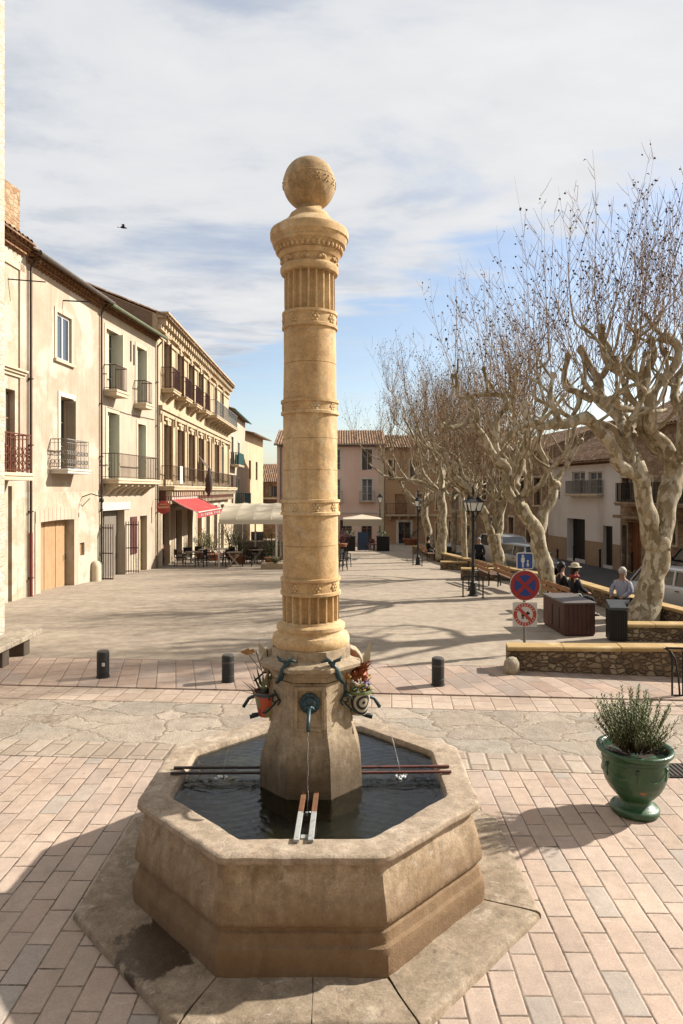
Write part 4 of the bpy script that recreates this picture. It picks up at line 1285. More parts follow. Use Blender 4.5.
bd = f.op(395, 494, 407, 514.5); dd = f.op(398.5, 522, 410.5, 542); w3 = f.op(388, 460, 395, 478); w4 = f.op(410, 460, 417, 478); w5 = f.op(417, 494, 424, 513)
dd[2] = -1.65
f.wall(m_ochre, -2.4, 7.4, [bd, dd, w3, w4, w5], ridge=8.8); f.roof(m_tileR, 7.4, 8.8, over=.4)
f.door(bd, m_brn, .1, 4, name='balcony_door', handle=False); f.window(dd, m_brn, glassd, 2, 2, .2, name='glazed_door'); f.surround(dd, m_white, .22, .05, sill=False)
for o in (w3, w4, w5): f.window(o, m_brn, glassd, 2, 3); f.surround(o, m_trim, .15)
f.balcony(bd[0] - .9, bd[1] + 1.4, bd[2], .7, 1.05, m_trim, m_bkiron, thick=.14, bars=.13, corbels=4)
f = Fac('ochre_house', 'orange tinted house with narrow red door at the far right of the square', P(428.4, 0, YB).x, YB + .02, P(480, 0, 58).x, 58, G2)
ops = [f.op(436, 523, 441, 546), f.op(449, 521, 455, 545), f.op(461, 525, 470, 540), f.op(436, 492, 443, 510), f.op(452, 492, 459, 510), f.op(466, 492, 473, 510), f.op(440, 462, 447, 478), f.op(460, 462, 467, 478)]
f.wall(m_ochre, -2.4, 7.6, ops, ridge=8.8); f.roof(m_tileR, 7.6, 8.9, over=.4)
for i, o in enumerate(ops):
    f.surround(o, m_trim, .14, .04)
    if i == 1: f.door(o, M('dark_red_door', '#6d2f26', '#5d2820', 2), .15, 3)
    else: f.window(o, m_brn, glassd, 2, 2)
f.band('string_course', 0, f.L, f.uz(455, 517)[1], f.uz(455, 515)[1], .15, m_trim)
# --- houses across the street on the right
G3 = 'houses across the street on the right'
f = Fac('stone_house', 'brown rubble stone house behind the white van on the far right street', 11.6, 57.8, 13.08, 42.3, G3)
ops = [[2, 3.2, 2.6, 4.4], [6, 7.2, 2.6, 4.4], [10.5, 11.7, 2.6, 4.4], [13.4, 14.6, 2.4, 4.2], [4, 5.2, -1.0, 1.2], [8.5, 9.6, -.8, 1.4], [12, 13.2, -.8, 1.4]]
f.wall(m_oldst, -2.4, 6.0, ops, ridge=7.8); f.roof(m_tileR, 6.0, 7.8, over=.4)
for o in ops: f.window(o, m_brn, glassd, 2, 2); f.surround(o, m_trim, .15)
m_wh = M('white_render', '#ece4dc', '#dfd5cb', .5, bump=.15, c3='#cfc2b5', s3=.35, streak=True)
f = Fac('white_house', 'two storey white rendered house with a wide dark doorway across the street', 13.1, 42.2, 14.45, 34.45, G3)
d1 = f.op(567, 518, 585, 554.5); d2 = f.op(603, 525.5, 612.5, 557)
d1[2] = d2[2] = -.66
w = [f.op(572, 472, 585, 494), f.op(588.5, 472, 602, 494), f.op(553, 491, 560, 500)]
f.wall(m_wh, -1.2, 5.15, [d1 + [.45], d2 + [.3]] + w, ridge=7.3, D=9); f.roof(m_tileR, 5.15, 7.5, D=9, over=.4)
f.genoise(m_eave, 5.12, 2)
m_tan = M('tan_base', '#b59674', '#a68866', .8)
zz = .55
for a, c in ((0.0, d1[0] - .02), (d1[1] + .02, d2[0] - .02), (d2[1] + .02, f.L)): b = MB(); b.box(a, c, -.02, .01, -1.2, zz); b.build('painted_base', m_tan, f.root)
f.door(d1, m_bkiron, .4, 6, name='garage_door'); f.door(d2, m_bkiron, .2, 3)
for o in w:
    f.window(o, m_wframe, glassm, 2, 3, .12)
    if o is not w[2]: f.balcony(o[0] - .15, o[1] + .15, o[2], .4, .75, m_trim, m_greyrail, thick=.14, bars=.1, bw=.03)
f = Fac('stone_house', 'dark stone house with an orange door behind the big plane tree', 14.47, 34.4, 17.6, 19.0, G3)
od = f.op(628, 522, 641, 560); od[2] = -.66
od2 = f.op(622, 525, 627, 560); od2[2] = -.66
w = [f.op(622, 478, 633, 500), f.op(643, 478, 652, 500), f.op(664, 478, 676, 503), f.op(664, 520, 676, 545), [9.5, 11, 0.2, 2.2], [9.5, 11, 3, 4.8]]
f.wall(m_oldst, -1.2, 6.6, [od, od2] + w, ridge=9.0, D=10); f.roof(m_tileR, 6.6, 9.0, D=10, over=.4)
f.door(od, M('orange_varnish', '#8d4f1f', '#7d451b', 2, rough=.6), .2, 4); f.door(od2, M('grey_leaf', '#7a7168', '#6d655c', 2), .2, 2)
for o in w: f.window(o, m_brn, glassd, 2, 2); f.surround(o, m_trim, .14)
f.balcony(.6, 6.5, f.uz(630, 502)[1], .8, .95, m_oldst, m_bkiron, thick=.18, bars=.1, bw=.03)
f.band('shop_canopy', .3, 4.8, f.uz(630, 518)[1], f.uz(630, 515)[1], .7, m_oldst)
# ------------------------------------------------------------------ plane trees
def bark_mat():
    m, nt, setp = newmat('plane_bark')
    co = nt.coord('World')
    v = nt.map(co, scale=(1, 1, .45))
    wv = nt.vmath('ADD', v, nt.vmath('MULTIPLY', nt.noise(co, 4, 3, out='Color'), (.25, .25, .25)))
    vc = nt.n('ShaderNodeTexVoronoi', {'Vector': wv, 'Scale': 10.5}, feature='F1')
    cell = nt.n('ShaderNodeSeparateColor', {0: vc.outputs['Color']}).outputs[0]
    col = nt.ramp(cell, [(.1, srgb('#a8946f')), (.3, srgb('#c0ae8e')), (.5, srgb('#d2c4a8')), (.7, srgb('#a99a76')), (.9, srgb('#8f7d5a'))])
    f = nt.noise(co, 30, 5, .7); a = nt.noise(nt.map(co, scale=(1, 1, .4)), 3.5, 5, .65)
    col = nt.mix(nt.math('MULTIPLY', nt.sstep(a, .54, .66), .5), col, srgb('#77664a'))
    col = nt.mix(.4, col, nt.ramp(f, [(.25, .35), (.75, .66)]), 'OVERLAY')
    setp(color=col, rough=.9, spec=.2, normal=nt.bump(nt.math('ADD', nt.math('MULTIPLY', f, .5), a), .6, .03))
    return m


m_bark = bark_mat()
m_limb = M('grey_tan_bark', '#8e7a5c', '#a08c6c', 5, rough=.9, bump=.5, bscale=30, c3='#6b583f', s3=2.5, t3=(.5, .62))
m_twig = M('twig_bark', '#a5865f', '#8f714d', 6, rough=.9, bump=0)
m_seed = M('brown_seed_balls', '#5c3f28', '#4a3220', 8, rough=.95, bump=0)
m_cut = M('old_cut_wood', '#3d2b1d', '#553c28', 12, rough=.95, bump=.4)


def smooth_path(pts, rad, sub=4, wob=.0, seed=0.0):
    pts = [Vector(p) for p in pts]; out = []; ro = []
    n = len(pts)
    for i in range(n - 1):
        p0 = pts[max(i - 1, 0)]; p1 = pts[i]; p2 = pts[i + 1]; p3 = pts[min(i + 2, n - 1)]
        for k in range(sub):
            t = k / sub
            q = .5 * ((2 * p1) + (p2 - p0) * t + (2 * p0 - 5 * p1 + 4 * p2 - p3) * t * t + (3 * p1 - p0 - 3 * p2 + p3) * t ** 3)
            out.append(q); ro.append(rad[i] + (rad[i + 1] - rad[i]) * t)
    out.append(pts[-1]); ro.append(rad[-1])
    if wob:
        for i in range(1, len(out)):
            s = min(1, i / 3) * wob * ro[i]
            out[i] = out[i] + noise.noise_vector(out[i] * 1.3 + Vector((seed, 0, 0))) * s * 2.2
            ro[i] *= 1 + .22 * noise.noise(out[i] * 2.3 + Vector((0, seed, 0)))
    return out, ro


class Tree:
    def __init__(s, label, base, seed, lod=1.0):
        s.rr = random.Random(seed); s.base = Vector(base); s.seed = seed; s.lod = lod
        s.root = thing('plane_tree', label, 'tree', base, 0, 'bare pollarded plane trees beside the street')
        s.tr = MB(); s.lb = MB(); s.cr = MB(); s.sd = MB(); s.ct = MB(); s.ends = []

    def L(s, p): return Vector(p) - s.base

    def limb(s, pts, rad, trunk=False, n=12, knobs=True, sprout=True, wob=.75):
        if not trunk: rad = [x * .92 for x in rad]
        q, r = smooth_path([s.L(p) for p in pts], rad, 5, wob, s.seed)
        (s.tr if trunk else s.lb).tube(q, r, n)
        b = s.tr if trunk else s.lb
        if knobs and not trunk:
            for i in range(3, len(q)):
                if s.rr.random() < .12: b.ball(q[i] + Vector((s.rr.uniform(-1, 1), s.rr.uniform(-1, 1), s.rr.uniform(-1, 1))) * r[i] * .45, r[i] * s.rr.uniform(.7, .98), 8, 6, lump=.3)
                if i > 6 and r[i] < .2 and s.rr.random() < .13:      # short knuckled fingers
                    a = s.rr.uniform(0, 6.28); e = Vector((math.cos(a), math.sin(a), s.rr.uniform(.3, 1.2))).normalized(); ln = s.rr.uniform(.3, .85)
                    p1 = q[i] + e * ln * .55; p2 = p1 + (e + Vector((s.rr.uniform(-.5, .5), s.rr.uniform(-.5, .5), .9))).normalized() * ln * .6
                    f0 = max(.032, r[i] * .55); qq, fr_ = smooth_path([q[i], p1, p2], [f0, f0 * .8, f0 * .7], 4, .4, s.seed + i)
                    b.tube(qq, fr_, 8); b.ball(p2, f0 * .95, 8, 6, lump=.45, lf=2.5); s.ends.append((p2, f0 * .7, (p2 - p1).normalized()))
        if sprout:
            b.ball(q[-1], rad[-1] * 1.3, 10, 8, lump=.45, lf=2.5)
            s.ends.append((q[-1], rad[-1], (q[-1] - q[-3]).normalized()))
        return q, r

    def shoot(s, p, d, length, r0=.016, twigs=True, seeds=.5, n=3):
        rr = s.rr; seg = 5; pts = [Vector(p)]; d = Vector(d).normalized()
        for i in range(seg):
            d = (d + Vector((rr.uniform(-.13, .13), rr.uniform(-.13, .13), .13))).normalized()
            pts.append(pts[-1] + d * length / seg)
        s.cr.tube(pts, [r0 * (1 - .82 * i / seg) for i in range(seg + 1)], n, cap=False)
        if twigs:
            for _ in range(int((2.6 + length * 1.3) * s.lod)):
                t = rr.uniform(.2, .98) * seg; i = min(int(t), seg - 1); q = pts[i].lerp(pts[i + 1], t - i)
                a = rr.uniform(0, 6.28); e = (pts[i + 1] - pts[i]).normalized() * .9 + Vector((math.cos(a), math.sin(a), .25)) * .8
                ln = rr.uniform(.25, .8) * (1.1 - .5 * t / seg) * min(1.2, length / 2.5); e.normalize()
                m1 = q + e * ln * .55; m2 = q + e * ln + Vector((0, 0, .10 * ln))
                s.cr.tube([q, m1, m2], [.006, .005, .003], 3, cap=False)
                if rr.random() < seeds: s.seed_at(m2, rr)
                if rr.random() < seeds * .5: s.seed_at(m1, rr)
        for _ in range(int(length * 1.3 * seeds)):
            t = rr.uniform(.4, 1) * seg; i = min(int(t), seg - 1); s.seed_at(pts[i].lerp(pts[i + 1], t - i), rr)

    def seed_at(s, p, rr):
        if rr.random() < .6:
            r = rr.uniform(.020, .036); s.sd.octa(p + Vector((rr.uniform(-.05, .05), rr.uniform(-.05, .05), -rr.uniform(.02, .10))), r)
        else:
            d = Vector((rr.uniform(-1, 1), rr.uniform(-1, 1), rr.uniform(-1.2, .2)))
            s.sd.leaf(p, d, rr.uniform(.06, .11), rr.uniform(.04, .07), .3)

    def sprout(s, per=9, lmin=2.2, lmax=4.2, tilt=.5, up=1.0, seeds=.5):
        for p, r, d in s.ends:
            for k in range(max(2, int(per * s.rr.uniform(.7, 1.3)))):
                a = s.rr.uniform(0, 6.28); t = abs(s.rr.gauss(0, tilt * 1.35))
                dd = Vector((math.cos(a) * t, math.sin(a) * t, up)) + d * .25
                s.shoot(p + Vector((math.cos(a), math.sin(a), .4)) * r * .8, dd, s.rr.uniform(lmin, lmax), r0=s.rr.uniform(.007, .014), seeds=seeds)

    def done(s):
        t = s.tr.build('trunk', m_bark, s.root, smooth=180)
        s.lb.build('limbs', m_bark, s.root, smooth=180) if s.lb.v else None
        c = s.cr.build('crown', m_twig, s.root)
        if s.sd.v: tag(s.sd.build('seed_balls', m_seed, s.root), kind='stuff')
        if s.ct.v: s.ct.build('cut_scars', m_cut, s.root, smooth=180)
        return s.root

    def px(s, Y, pts, k=1.0):
        """(x, y, radius px, depth offset) -> points and radii"""
        return [P(x, y, Y + dy) for x, y, r, dy in pts], [k * r * (Y + dy) / F for x, y, r, dy in pts]

    def procedural_limbs(s, origin, az, n, r0, reach, rise, seed2, lens=3):
        rr = random.Random(seed2)
        for k in range(n):
            a = az + k * 2 * PI / n + rr.uniform(-.4, .4)
            p = Vector(origin); d = Vector((math.cos(a), math.sin(a), rise)).normalized()
            pts = [p]; q = p
            for j in range(lens + 1):
                d = (d + Vector((rr.uniform(-.45, .45), rr.uniform(-.45, .45), rr.uniform(-.25, .5)))).normalized()
                q = q + d * reach / (lens + 1); pts.append(q)
            rads = [r0 * .62 * (1 - .6 * i / (lens + 1)) for i in range(lens + 2)]
            path, rd = s.limb(pts, rads, n=9)
            for m in range(3):              # secondary gnarled branches
                i = rr.randrange(len(path) // 3, len(path) - 1)
                p2 = path[i] + s.base; e = Vector((rr.uniform(-1, 1), rr.uniform(-1, 1), rr.uniform(.3, 1.1))).normalized()
                pp = [p2]
                for j in range(3):
                    e = (e + Vector((rr.uniform(-.5, .5), rr.uniform(-.5, .5), rr.uniform(-.1, .6)))).normalized()
                    pp.append(pp[-1] + e * reach * rr.uniform(.12, .22))
                s.limb(pp, [rd[i] * .75, rd[i] * .6, rd[i] * .5, rd[i] * .42], n=8)


# big tree by the wall, right
Y1 = 16.6
t = Tree('biggest plane tree with a thick forked trunk rising behind the short planter wall', P(640, 626, Y1), 3, .95)
E_ = lambda pts, **k: t.limb(*t.px(Y1, pts), **k)
E_([(639, 636, 20, 0), (642, 622, 17, 0), (648, 600, 13.5, 0), (653, 580, 12.2, 0), (656, 560, 12, 0), (657, 543, 12.5, 0), (657, 535, 8, 0)], trunk=True, n=20, sprout=False, wob=.22)
E_([(653, 548, 9, 0), (649, 522, 8.3, -.1), (645, 502, 8, -.2), (640, 482, 8, -.3), (636, 462, 7.8, -.3)], trunk=True, n=14, sprout=False, wob=.25)
E_([(660, 548, 10, 0), (664, 522, 9.5, .1), (668, 500, 9.6, .2), (672, 478, 10, .3), (675, 462, 9.5, .3)], trunk=True, n=14, sprout=False, wob=.25)
E_([(641, 486, 7, -.3), (632, 476, 6.6, -.4), (620, 456, 6.4, -.5), (604, 430, 6.2, -.7), (590, 421, 6, -.8), (572, 424, 5.4, -1), (556, 426, 5, -1.2), (545, 430, 4.6, -1.3), (533, 420, 4, -1.4), (527, 405, 3.4, -1.3)])
E_([(560, 425, 3.6, -1.2), (553, 408, 3.2, -1.3), (549, 392, 2.9, -1.2), (550, 378, 2.8, -1.0)])
E_([(532, 421, 3.6, -1.4), (516, 428, 3.2, -1.6), (504, 442, 2.8, -1.7), (496, 436, 2.6, -1.6), (488, 420, 2.6, -1.6)])
E_([(636, 464, 7.6, -.2), (630, 443, 7.4, .0), (621, 428, 6.6, .2), (612, 412, 6.2, .5), (605, 402, 6, .6), (600, 390, 5.6, .7), (597, 376, 4.6, .7), (588, 364, 4, .8), (582, 350, 3.6, .8)])
E_([(601, 394, 4.6, .7), (588, 398, 3.8, .9), (576, 392, 3.5, 1.1), (566, 386, 3.4, 1.2), (564, 370, 3, 1.2), (566, 355, 3, 1.2)])
E_([(577, 392, 3, 1.1), (578, 405, 2.7, 1.0), (574, 418, 2.5, .9)], sprout=False)
E_([(598, 380, 3.4, .7), (606, 368, 3.2, .6), (608, 352, 3, .6), (602, 340, 3, .6)])
E_([(674, 472, 8, .3), (666, 452, 7.2, .1), (657, 432, 6.8, -.1), (651, 412, 6.2, -.2), (647, 394, 5.8, -.2), (640, 380, 5.4, -.2), (630, 374, 5, -.2), (618, 372, 4.8, -.3), (609, 360, 4, -.4), (603, 342, 3.8, -.4), (601, 330, 3.8, -.4)])
E_([(630, 374, 3.8, -.2), (630, 356, 3.4, -.1), (637, 344, 3.2, 0), (640, 330, 3.2, 0)])
E_([(640, 379, 3.8, -.2), (650, 364, 3.5, -.4), (655, 352, 3.3, -.5), (654, 338, 3.3, -.5)])
E_([(651, 410, 5, -.2), (660, 392, 4.8, -.1), (672, 372, 4.6, 0), (681, 358, 4.6, 0), (680, 345, 4.5, 0), (668, 338, 4.5, 0)])
E_([(655, 414, 4, -.2), (642, 408, 3.5, -.5), (622, 408, 3.3, -.8), (612, 400, 3, -1), (604, 408, 2.7, -1.1)], sprout=False)
E_([(612, 402, 2.9, -1), (622, 392, 2.7, -1.1), (636, 386, 2.5, -1.1), (644, 392, 2.4, -1.1)], sprout=False)
E_([(676, 466, 8, .3), (688, 430, 7, .3), (698, 395, 6.5, .3), (704, 365, 6, .3), (714, 350, 5, .3)])
E_([(692, 420, 5.5, .3), (680, 402, 4.8, .6), (676, 380, 4.4, .9), (688, 366, 4, 1.0)])
E_([(702, 372, 4, .3), (694, 350, 3.6, .2), (690, 332, 3.6, .1)])
t.procedural_limbs(P(675, 464, Y1 + .3), R(40), 3, .22, 3.4, .75, 11)
t.procedural_limbs(P(631, 446, Y1), R(60), 2, .18, 2.8, .9, 12)
t.procedural_limbs(P(631, 446, Y1), R(-100), 2, .17, 2.6, .9, 15)
for x, y, r in ():
    c_ = MB(); c_.ball(t.L(P(x, y, Y1 - .25)), r * Y1 / F, 10, 8, lump=.4); c_.build('cut_scar', m_cut, t.root, smooth=180)
t.sprout(2.7, 1.7, 4.3, .62, seeds=.42)
t.done()

# second tree, leaning trunk behind the signs
Y2 = 21.2
t = Tree('leaning plane tree behind the stack of road signs, with a pale sunlit trunk', P(549, 597, Y2), 5, 1.0)
E_ = lambda pts, **k: t.limb(*t.px(Y2, pts, .74), **k)
E_([(549, 606, 15, 0), (549, 590, 13, 0), (545, 568, 11, 0), (538, 545, 10.5, 0), (530, 525, 10, 0), (521, 506, 9.5, 0)], trunk=True, n=16, sprout=False, wob=.3)
E_([(535, 538, 8, 0), (543, 515, 7.5, .2), (550, 497, 7, .4), (554, 485, 6.5, .5)], trunk=True, n=12, wob=.3)
E_([(521, 508, 7.5, 0), (510, 484, 7, -.2), (503, 464, 6.5, -.3), (490, 446, 6, -.4), (480, 432, 5.5, -.5), (470, 424, 4.5, -.6), (456, 428, 4, -.8), (446, 424, 3.6, -.9)])
E_([(522, 508, 7, 0), (517, 480, 6, .3), (520, 455, 5.5, .5), (528, 438, 5, .7), (530, 420, 4.2, .8), (526, 404, 4, .8)])
E_([(504, 466, 5, -.3), (499, 444, 5, -.1), (497, 424, 4.8, 0), (510, 406, 4.5, 0), (514, 398, 4.2, 0), (500, 396, 4, 0), (486, 394, 3.6, 0), (466, 397, 3.2, 0), (457, 396, 3, 0), (457, 384, 3, 0), (455, 376, 3, 0)])
E_([(512, 400, 3.4, 0), (516, 384, 3.2, 0), (519, 371, 3, 0)])
E_([(488, 394, 3, 0), (487, 380, 2.8, 0), (484, 368, 2.8, 0)])
E_([(480, 432, 4, -.5), (476, 415, 3.6, -.5), (470, 408, 3.4, -.4), (468, 394, 3.2, -.4)])
E_([(553, 488, 4.5, .5), (562, 470, 4, .6), (572, 455, 3.6, .7), (580, 440, 3.2, .8)])
E_([(554, 486, 4, .5), (546, 465, 3.6, .3), (540, 445, 3.4, .2), (543, 425, 3.2, .1)])
t.procedural_limbs(P(521, 500, Y2), R(80), 3, .17, 3.2, .9, 21)
t.procedural_limbs(P(521, 500, Y2), R(-70), 2, .17, 3.0, .9, 22)
for x, y, r in ():
    c_ = MB(); c_.ball(t.L(P(x, y, Y2 - .2)), r * .7 * Y2 / F, 10, 8, lump=.4); c_.build('cut_scar', m_cut, t.root, smooth=180)
t.sprout(3.3, 1.6, 3.9, .60, seeds=.42)
t.done()

# third tree behind the nearest lamp
Y3 = 27.2
t = Tree('plane tree with a forked sunlit trunk between the nearest lamp post and the white van', P(503, 576, Y3), 7, 1.1)
E_ = lambda pts, **k: t.limb(*t.px(Y3, pts, .74), **k)
E_([(503, 584, 11, 0), (502, 570, 9.5, 0), (498, 550, 8.5, 0), (495, 534, 8.5, 0)], trunk=True, n=14, sprout=False, wob=.3)
E_([(493, 538, 6, 0), (486, 516, 5.2, -.2), (478, 500, 5, -.3), (470, 490, 4.8, -.4), (460, 482, 4, -.5), (452, 470, 3.5, -.6), (446, 455, 3, -.7)], wob=.3)
E_([(498, 538, 5.5, 0), (502, 515, 5, .2), (506, 495, 4.5, .3), (505, 476, 4, .4), (498, 460, 3.4, .5), (497, 445, 3, .5)], wob=.3)
E_([(470, 490, 3.6, -.4), (462, 470, 3.2, -.3), (455, 455, 3, -.3), (440, 448, 2.6, -.4), (430, 440, 2.6, -.4)])
t.procedural_limbs(P(495, 530, Y3), R(20), 4, .16, 3.6, .9, 31)
t.procedural_limbs(P(486, 510, Y3), R(200), 3, .13, 2.8, .9, 32)
t.sprout(4.2, 1.8, 3.6, .55, seeds=.4)
t.done()


def std_tree(label, x, y, Y, r, hfork, seed, n=5, reach=3.6, lean=(0, 0), lod=.9, per=6, lmax=3.2, rise=.75):
    b = P(x, y, Y); t = Tree(label, b, seed, lod)
    top = b + Vector((lean[0], lean[1], hfork))
    mid = b.lerp(top, .5) + Vector((.08, 0, 0))
    t.limb([b - Vector((0, 0, .3)), b + Vector((0, 0, .1)), mid, top], [r * 1.4, r * 1.15, r, r * .95], trunk=True, n=12, sprout=False, wob=.3)
    t.procedural_limbs(top - Vector((0, 0, .2)), seed * 1.3, n, r * .8, reach, rise, seed + 50)
    t.sprout(per, 1.5, lmax, .5, seeds=.45)
    t.done()


std_tree('slender young plane tree growing in the planter bay beyond the nearest lamp', 464, 559, 32.5, .13, 4.6, 41, 4, 2.8, (-.25, 0))
std_tree('stout plane tree with an upright trunk by the dark litter bin', 441, 551, 36.5, .25, 3.4, 43, 6, 4.6, lod=.8, per=6.5)
std_tree('forked plane tree right of the tall double lamp and left of the stout trunk', 430, 548, 40.5, .23, 2.6, 47, 6, 4.8, (-.5, 0), lod=.8, per=6.5)
std_tree('plane tree farthest along the square, in front of the ochre house', 452, 546, 46, .22, 3.4, 53, 6, 4.8, lod=.8, per=6.5)
std_tree('plane tree far back beside the street, seen through its neighbours', 472, 548, 43, .21, 3.2, 59, 5, 4.6, lod=.8, per=6.5)
# ------------------------------------------------------------------ street furniture
def G(x, y):
    """point on the square under a photo pixel"""
    Y = 3.366 * F / (y - 490)
    if Y > 22: Y = 1653.2 / (y - 516.6)
    return Vector(((x - 341.5) * Y / F, Y, gz(Y)))


def plain(name, c, rough=.6, **k): return M(name, c, None, 6, rough=rough, bump=k.pop('bump', .05), **k)


# bollards
m_bol = M('charcoal_bollard_paint', '#2b2a2a', '#353332', 8, rough=.55, bump=.1)
m_bolt = plain('bollard_cap', '#55504b')
GB = 'charcoal bollards along the slab paving'
bol = []
for x, y, lab in ((103, 677, 'charcoal bollard standing farthest left, with a small white sticker'), (228, 681.5, 'charcoal bollard just left of the hanging flower pot on the fountain'),
                  (438, 685, 'charcoal ribbed bollard between the fountain and the sign post wall')):
    Y = 3.37 * F / (y - 490); X = (x - 341.5) * Y / F
    t = thing('bollard', lab, 'bollard', (X, Y, .03), 0, GB)
    b = MB(); b.lathe([(0, .118), (.02, .118), (.022, .108), (.10, .108), (.104, .112), (.112, .112), (.116, .108), (.44, .108), (.455, .104)], 28); b.build('post', m_bol, t, smooth=40)
    b = MB(); b.lathe([(.455, .104), (.47, .10), (.478, .085), (.48, .02)], 28); b.build('cap', m_bolt, t, smooth=40)
    b = MB()
    if lab.endswith('sticker'):
        b.box(.02, .07, -.114, -.105, .22, .28); b.build('sticker', plain('sticker_white', '#e3e0da'), t)
    else:
        b.lathe([(.33, .109), (.335, .1105), (.36, .1105), (.365, .109)], 28, cap=False); b.build('band', m_bolt, t, smooth=40)

# stone guard at the wall end
g = MB(); g.lathe([(-.05, .155), (.10, .16), (.22, .15), (.30, .12), (.335, .06), (.34, .01)], 20); worn(g, .03, 5); g.v = [(x * .9, y * .9, z * .9) for x, y, z in g.v]
p = P(511.5, 673, 3.37 * F / 183)
tag(g.build('stone_bollard', limestone('guard_stone_mat', '#b3a48c', '#a39378', '#c2b39b'), None, (p.x, p.y, .03), smooth=180), 'squat pale stone guard at the left end of the yellow capped wall', 'stone bollard')

# stone bench far left
t = thing('stone_bench', 'low stone slab bench on block supports at the left edge', 'bench', (-6.62, 13.35, .03))
m_bench = limestone('bench_stone', '#b8a890', '#a79780', '#c6b8a2')
b = MB(); b.box(-.28, .28, -2.2, .75, .33, .44); worn(b, .012, 4); b.build('seat', m_bench, t, bevel=.015)
for yy in (.25, -.62, -1.5):
    b = MB(); b.box(-.24, .20, yy - .14, yy + .12, -.02, .33); worn(b, .012, 4, 3); b.build('support', M('bench_support', '#6b5d4e', '#5a4d41', 5, bump=.4), t, bevel=.02)

# ------------------------------------------------------------------ low walls with yellow coping
m_gw = stone_wall_mat('garden_rubble', ['#8b7355', '#a68d6b', '#75604a', '#b9a381', '#94795a', '#6a5742'], '#7c6549', 7.5, flat=(1, 1, 1.5), jw=.09, bump=1.0)
m_cope = M('yellow_coping_stone', '#c3a05c', '#b28f50', 2.5, rough=.85, bump=.35, bscale=28, c3='#d3b67a', s3=1.6)
m_cope2 = m_cope


def low_wall(label, pts, tops, bots, thick=.34, cap=.07, over=.03):
    """pts: left to right seen from the open side (which lies on the right hand of travel reversed)"""
    t = thing('low_wall', label, 'wall', (pts[0][0], pts[0][1], 0), 0, 'yellow capped rubble walls')
    o = Vector((pts[0][0], pts[0][1], 0)); body = MB(); cp = MB()
    n = len(pts)
    for i in range(n - 1):
        a = Vector((*pts[i], 0)) - o; c = Vector((*pts[i + 1], 0)) - o
        d = (c - a).normalized(); nn = Vector((-d.y, d.x, 0))
        L = (c - a).length; k = max(1, int(L / .8))
        for j in range(k):
            p = a + d * (L * j / k + .006); q = a + d * (L * (j + 1) / k - .006)
            t0 = tops[i] + (tops[i + 1] - tops[i]) * j / k; t1 = tops[i] + (tops[i + 1] - tops[i]) * (j + 1) / k
            jz = random.uniform(-.006, .006)
            vs = []
            for pp, zz in ((p, t0), (q, t1)):
                for off, z in ((-over, zz - cap), (thick + over, zz - cap), (thick + over, zz - .015), (thick + over - .02, zz), (-over + .02, zz), (-over, zz - .02)):
                    vs.append(pp + nn * off + Vector((0, 0, z + jz)))
            cp.add(vs, [tuple(range(5, -1, -1)), tuple(range(6, 12))] + [(x, (x + 1) % 6, 6 + (x + 1) % 6, 6 + x) for x in range(6)])
        vs = []
        for pp, zt, zb in ((a, tops[i], bots[i]), (c, tops[i + 1], bots[i + 1])):
            for off in (0, thick):
                vs.append(pp + nn * off + Vector((0, 0, zb))); vs.append(pp + nn * off + Vector((0, 0, zt - cap)))
        body.add(vs, [(0, 4, 5, 1), (2, 3, 7, 6), (1, 5, 7, 3), (0, 1, 3, 2), (4, 6, 7, 5)])
    body.build('masonry', m_gw, t); cp.build('coping', m_cope, t)
    return t


low_wall('long rubble wall with yellow coping in front, below the sign post', [(3.1, 12.42), (6.1, 11.96), (12.0, 11.05)], [.475, .565, .72], [-.1, -.1, -.1])
low_wall('short planter wall with yellow coping in front of the biggest tree', [(6.12, 14.82), (12.0, 14.3)], [.42, .47], [-.1, -.1])
wp = [(8.75, 12.6)] + [(x, y) for y, x in WALL]
zt = [.50] + [gz(y) + .50 for y, x in WALL]
wp = wp[::-1]; zt = zt[::-1]
low_wall('long street wall with yellow coping running back beside the benches', wp, zt, [-1.9, -1.6, -1.2, -1.1, -1.0, -1.0, -1.0])
low_wall('stub wall of the planter bay nearest the tall lamp post', [(4.68, 26.0), (6.48, 25.8)], [gz(26) + .47, gz(26) + .47], [-.6, -.6])
low_wall('stub wall of the planter bay around the slender young tree', [(4.62, 31.1), (5.88, 30.9)], [gz(31) + .38, gz(31) + .38], [-.8, -.8])

# ------------------------------------------------------------------ road signs
Ys = 13.6
pS = P(525, 650, Ys)
t = thing('sign_post', 'grey post with blue pedestrian sign, no stopping disc and dog ban plate', 'road sign', (pS.x, Ys, .03))
m_sgrey = M('galvanised_post', '#8d8b86', '#7e7c78', 8, rough=.5, bump=.05, metal=.3)
m_sblue = plain('sign_blue', '#1b4f9a', .4, bump=0); m_sblue2 = plain('sign_deep_blue', '#173f8f', .4, bump=0)
m_sred = plain('sign_red', '#a3161d', .4, bump=0); m_sred2 = plain('ban_red', '#c03a2c', .4, bump=0); m_swh = plain('sign_white', '#d9d6d0', .4, bump=0); m_sbk = plain('sign_black', '#1c1b1a', .5, bump=0)
zz = lambda y: H - (y - 490) * Ys / F - .03
b = MB(); b.tube([(0, .05, -.1), (0, .05, zz(552))], .03, 12); b.build('post', m_sgrey, t, smooth=50)


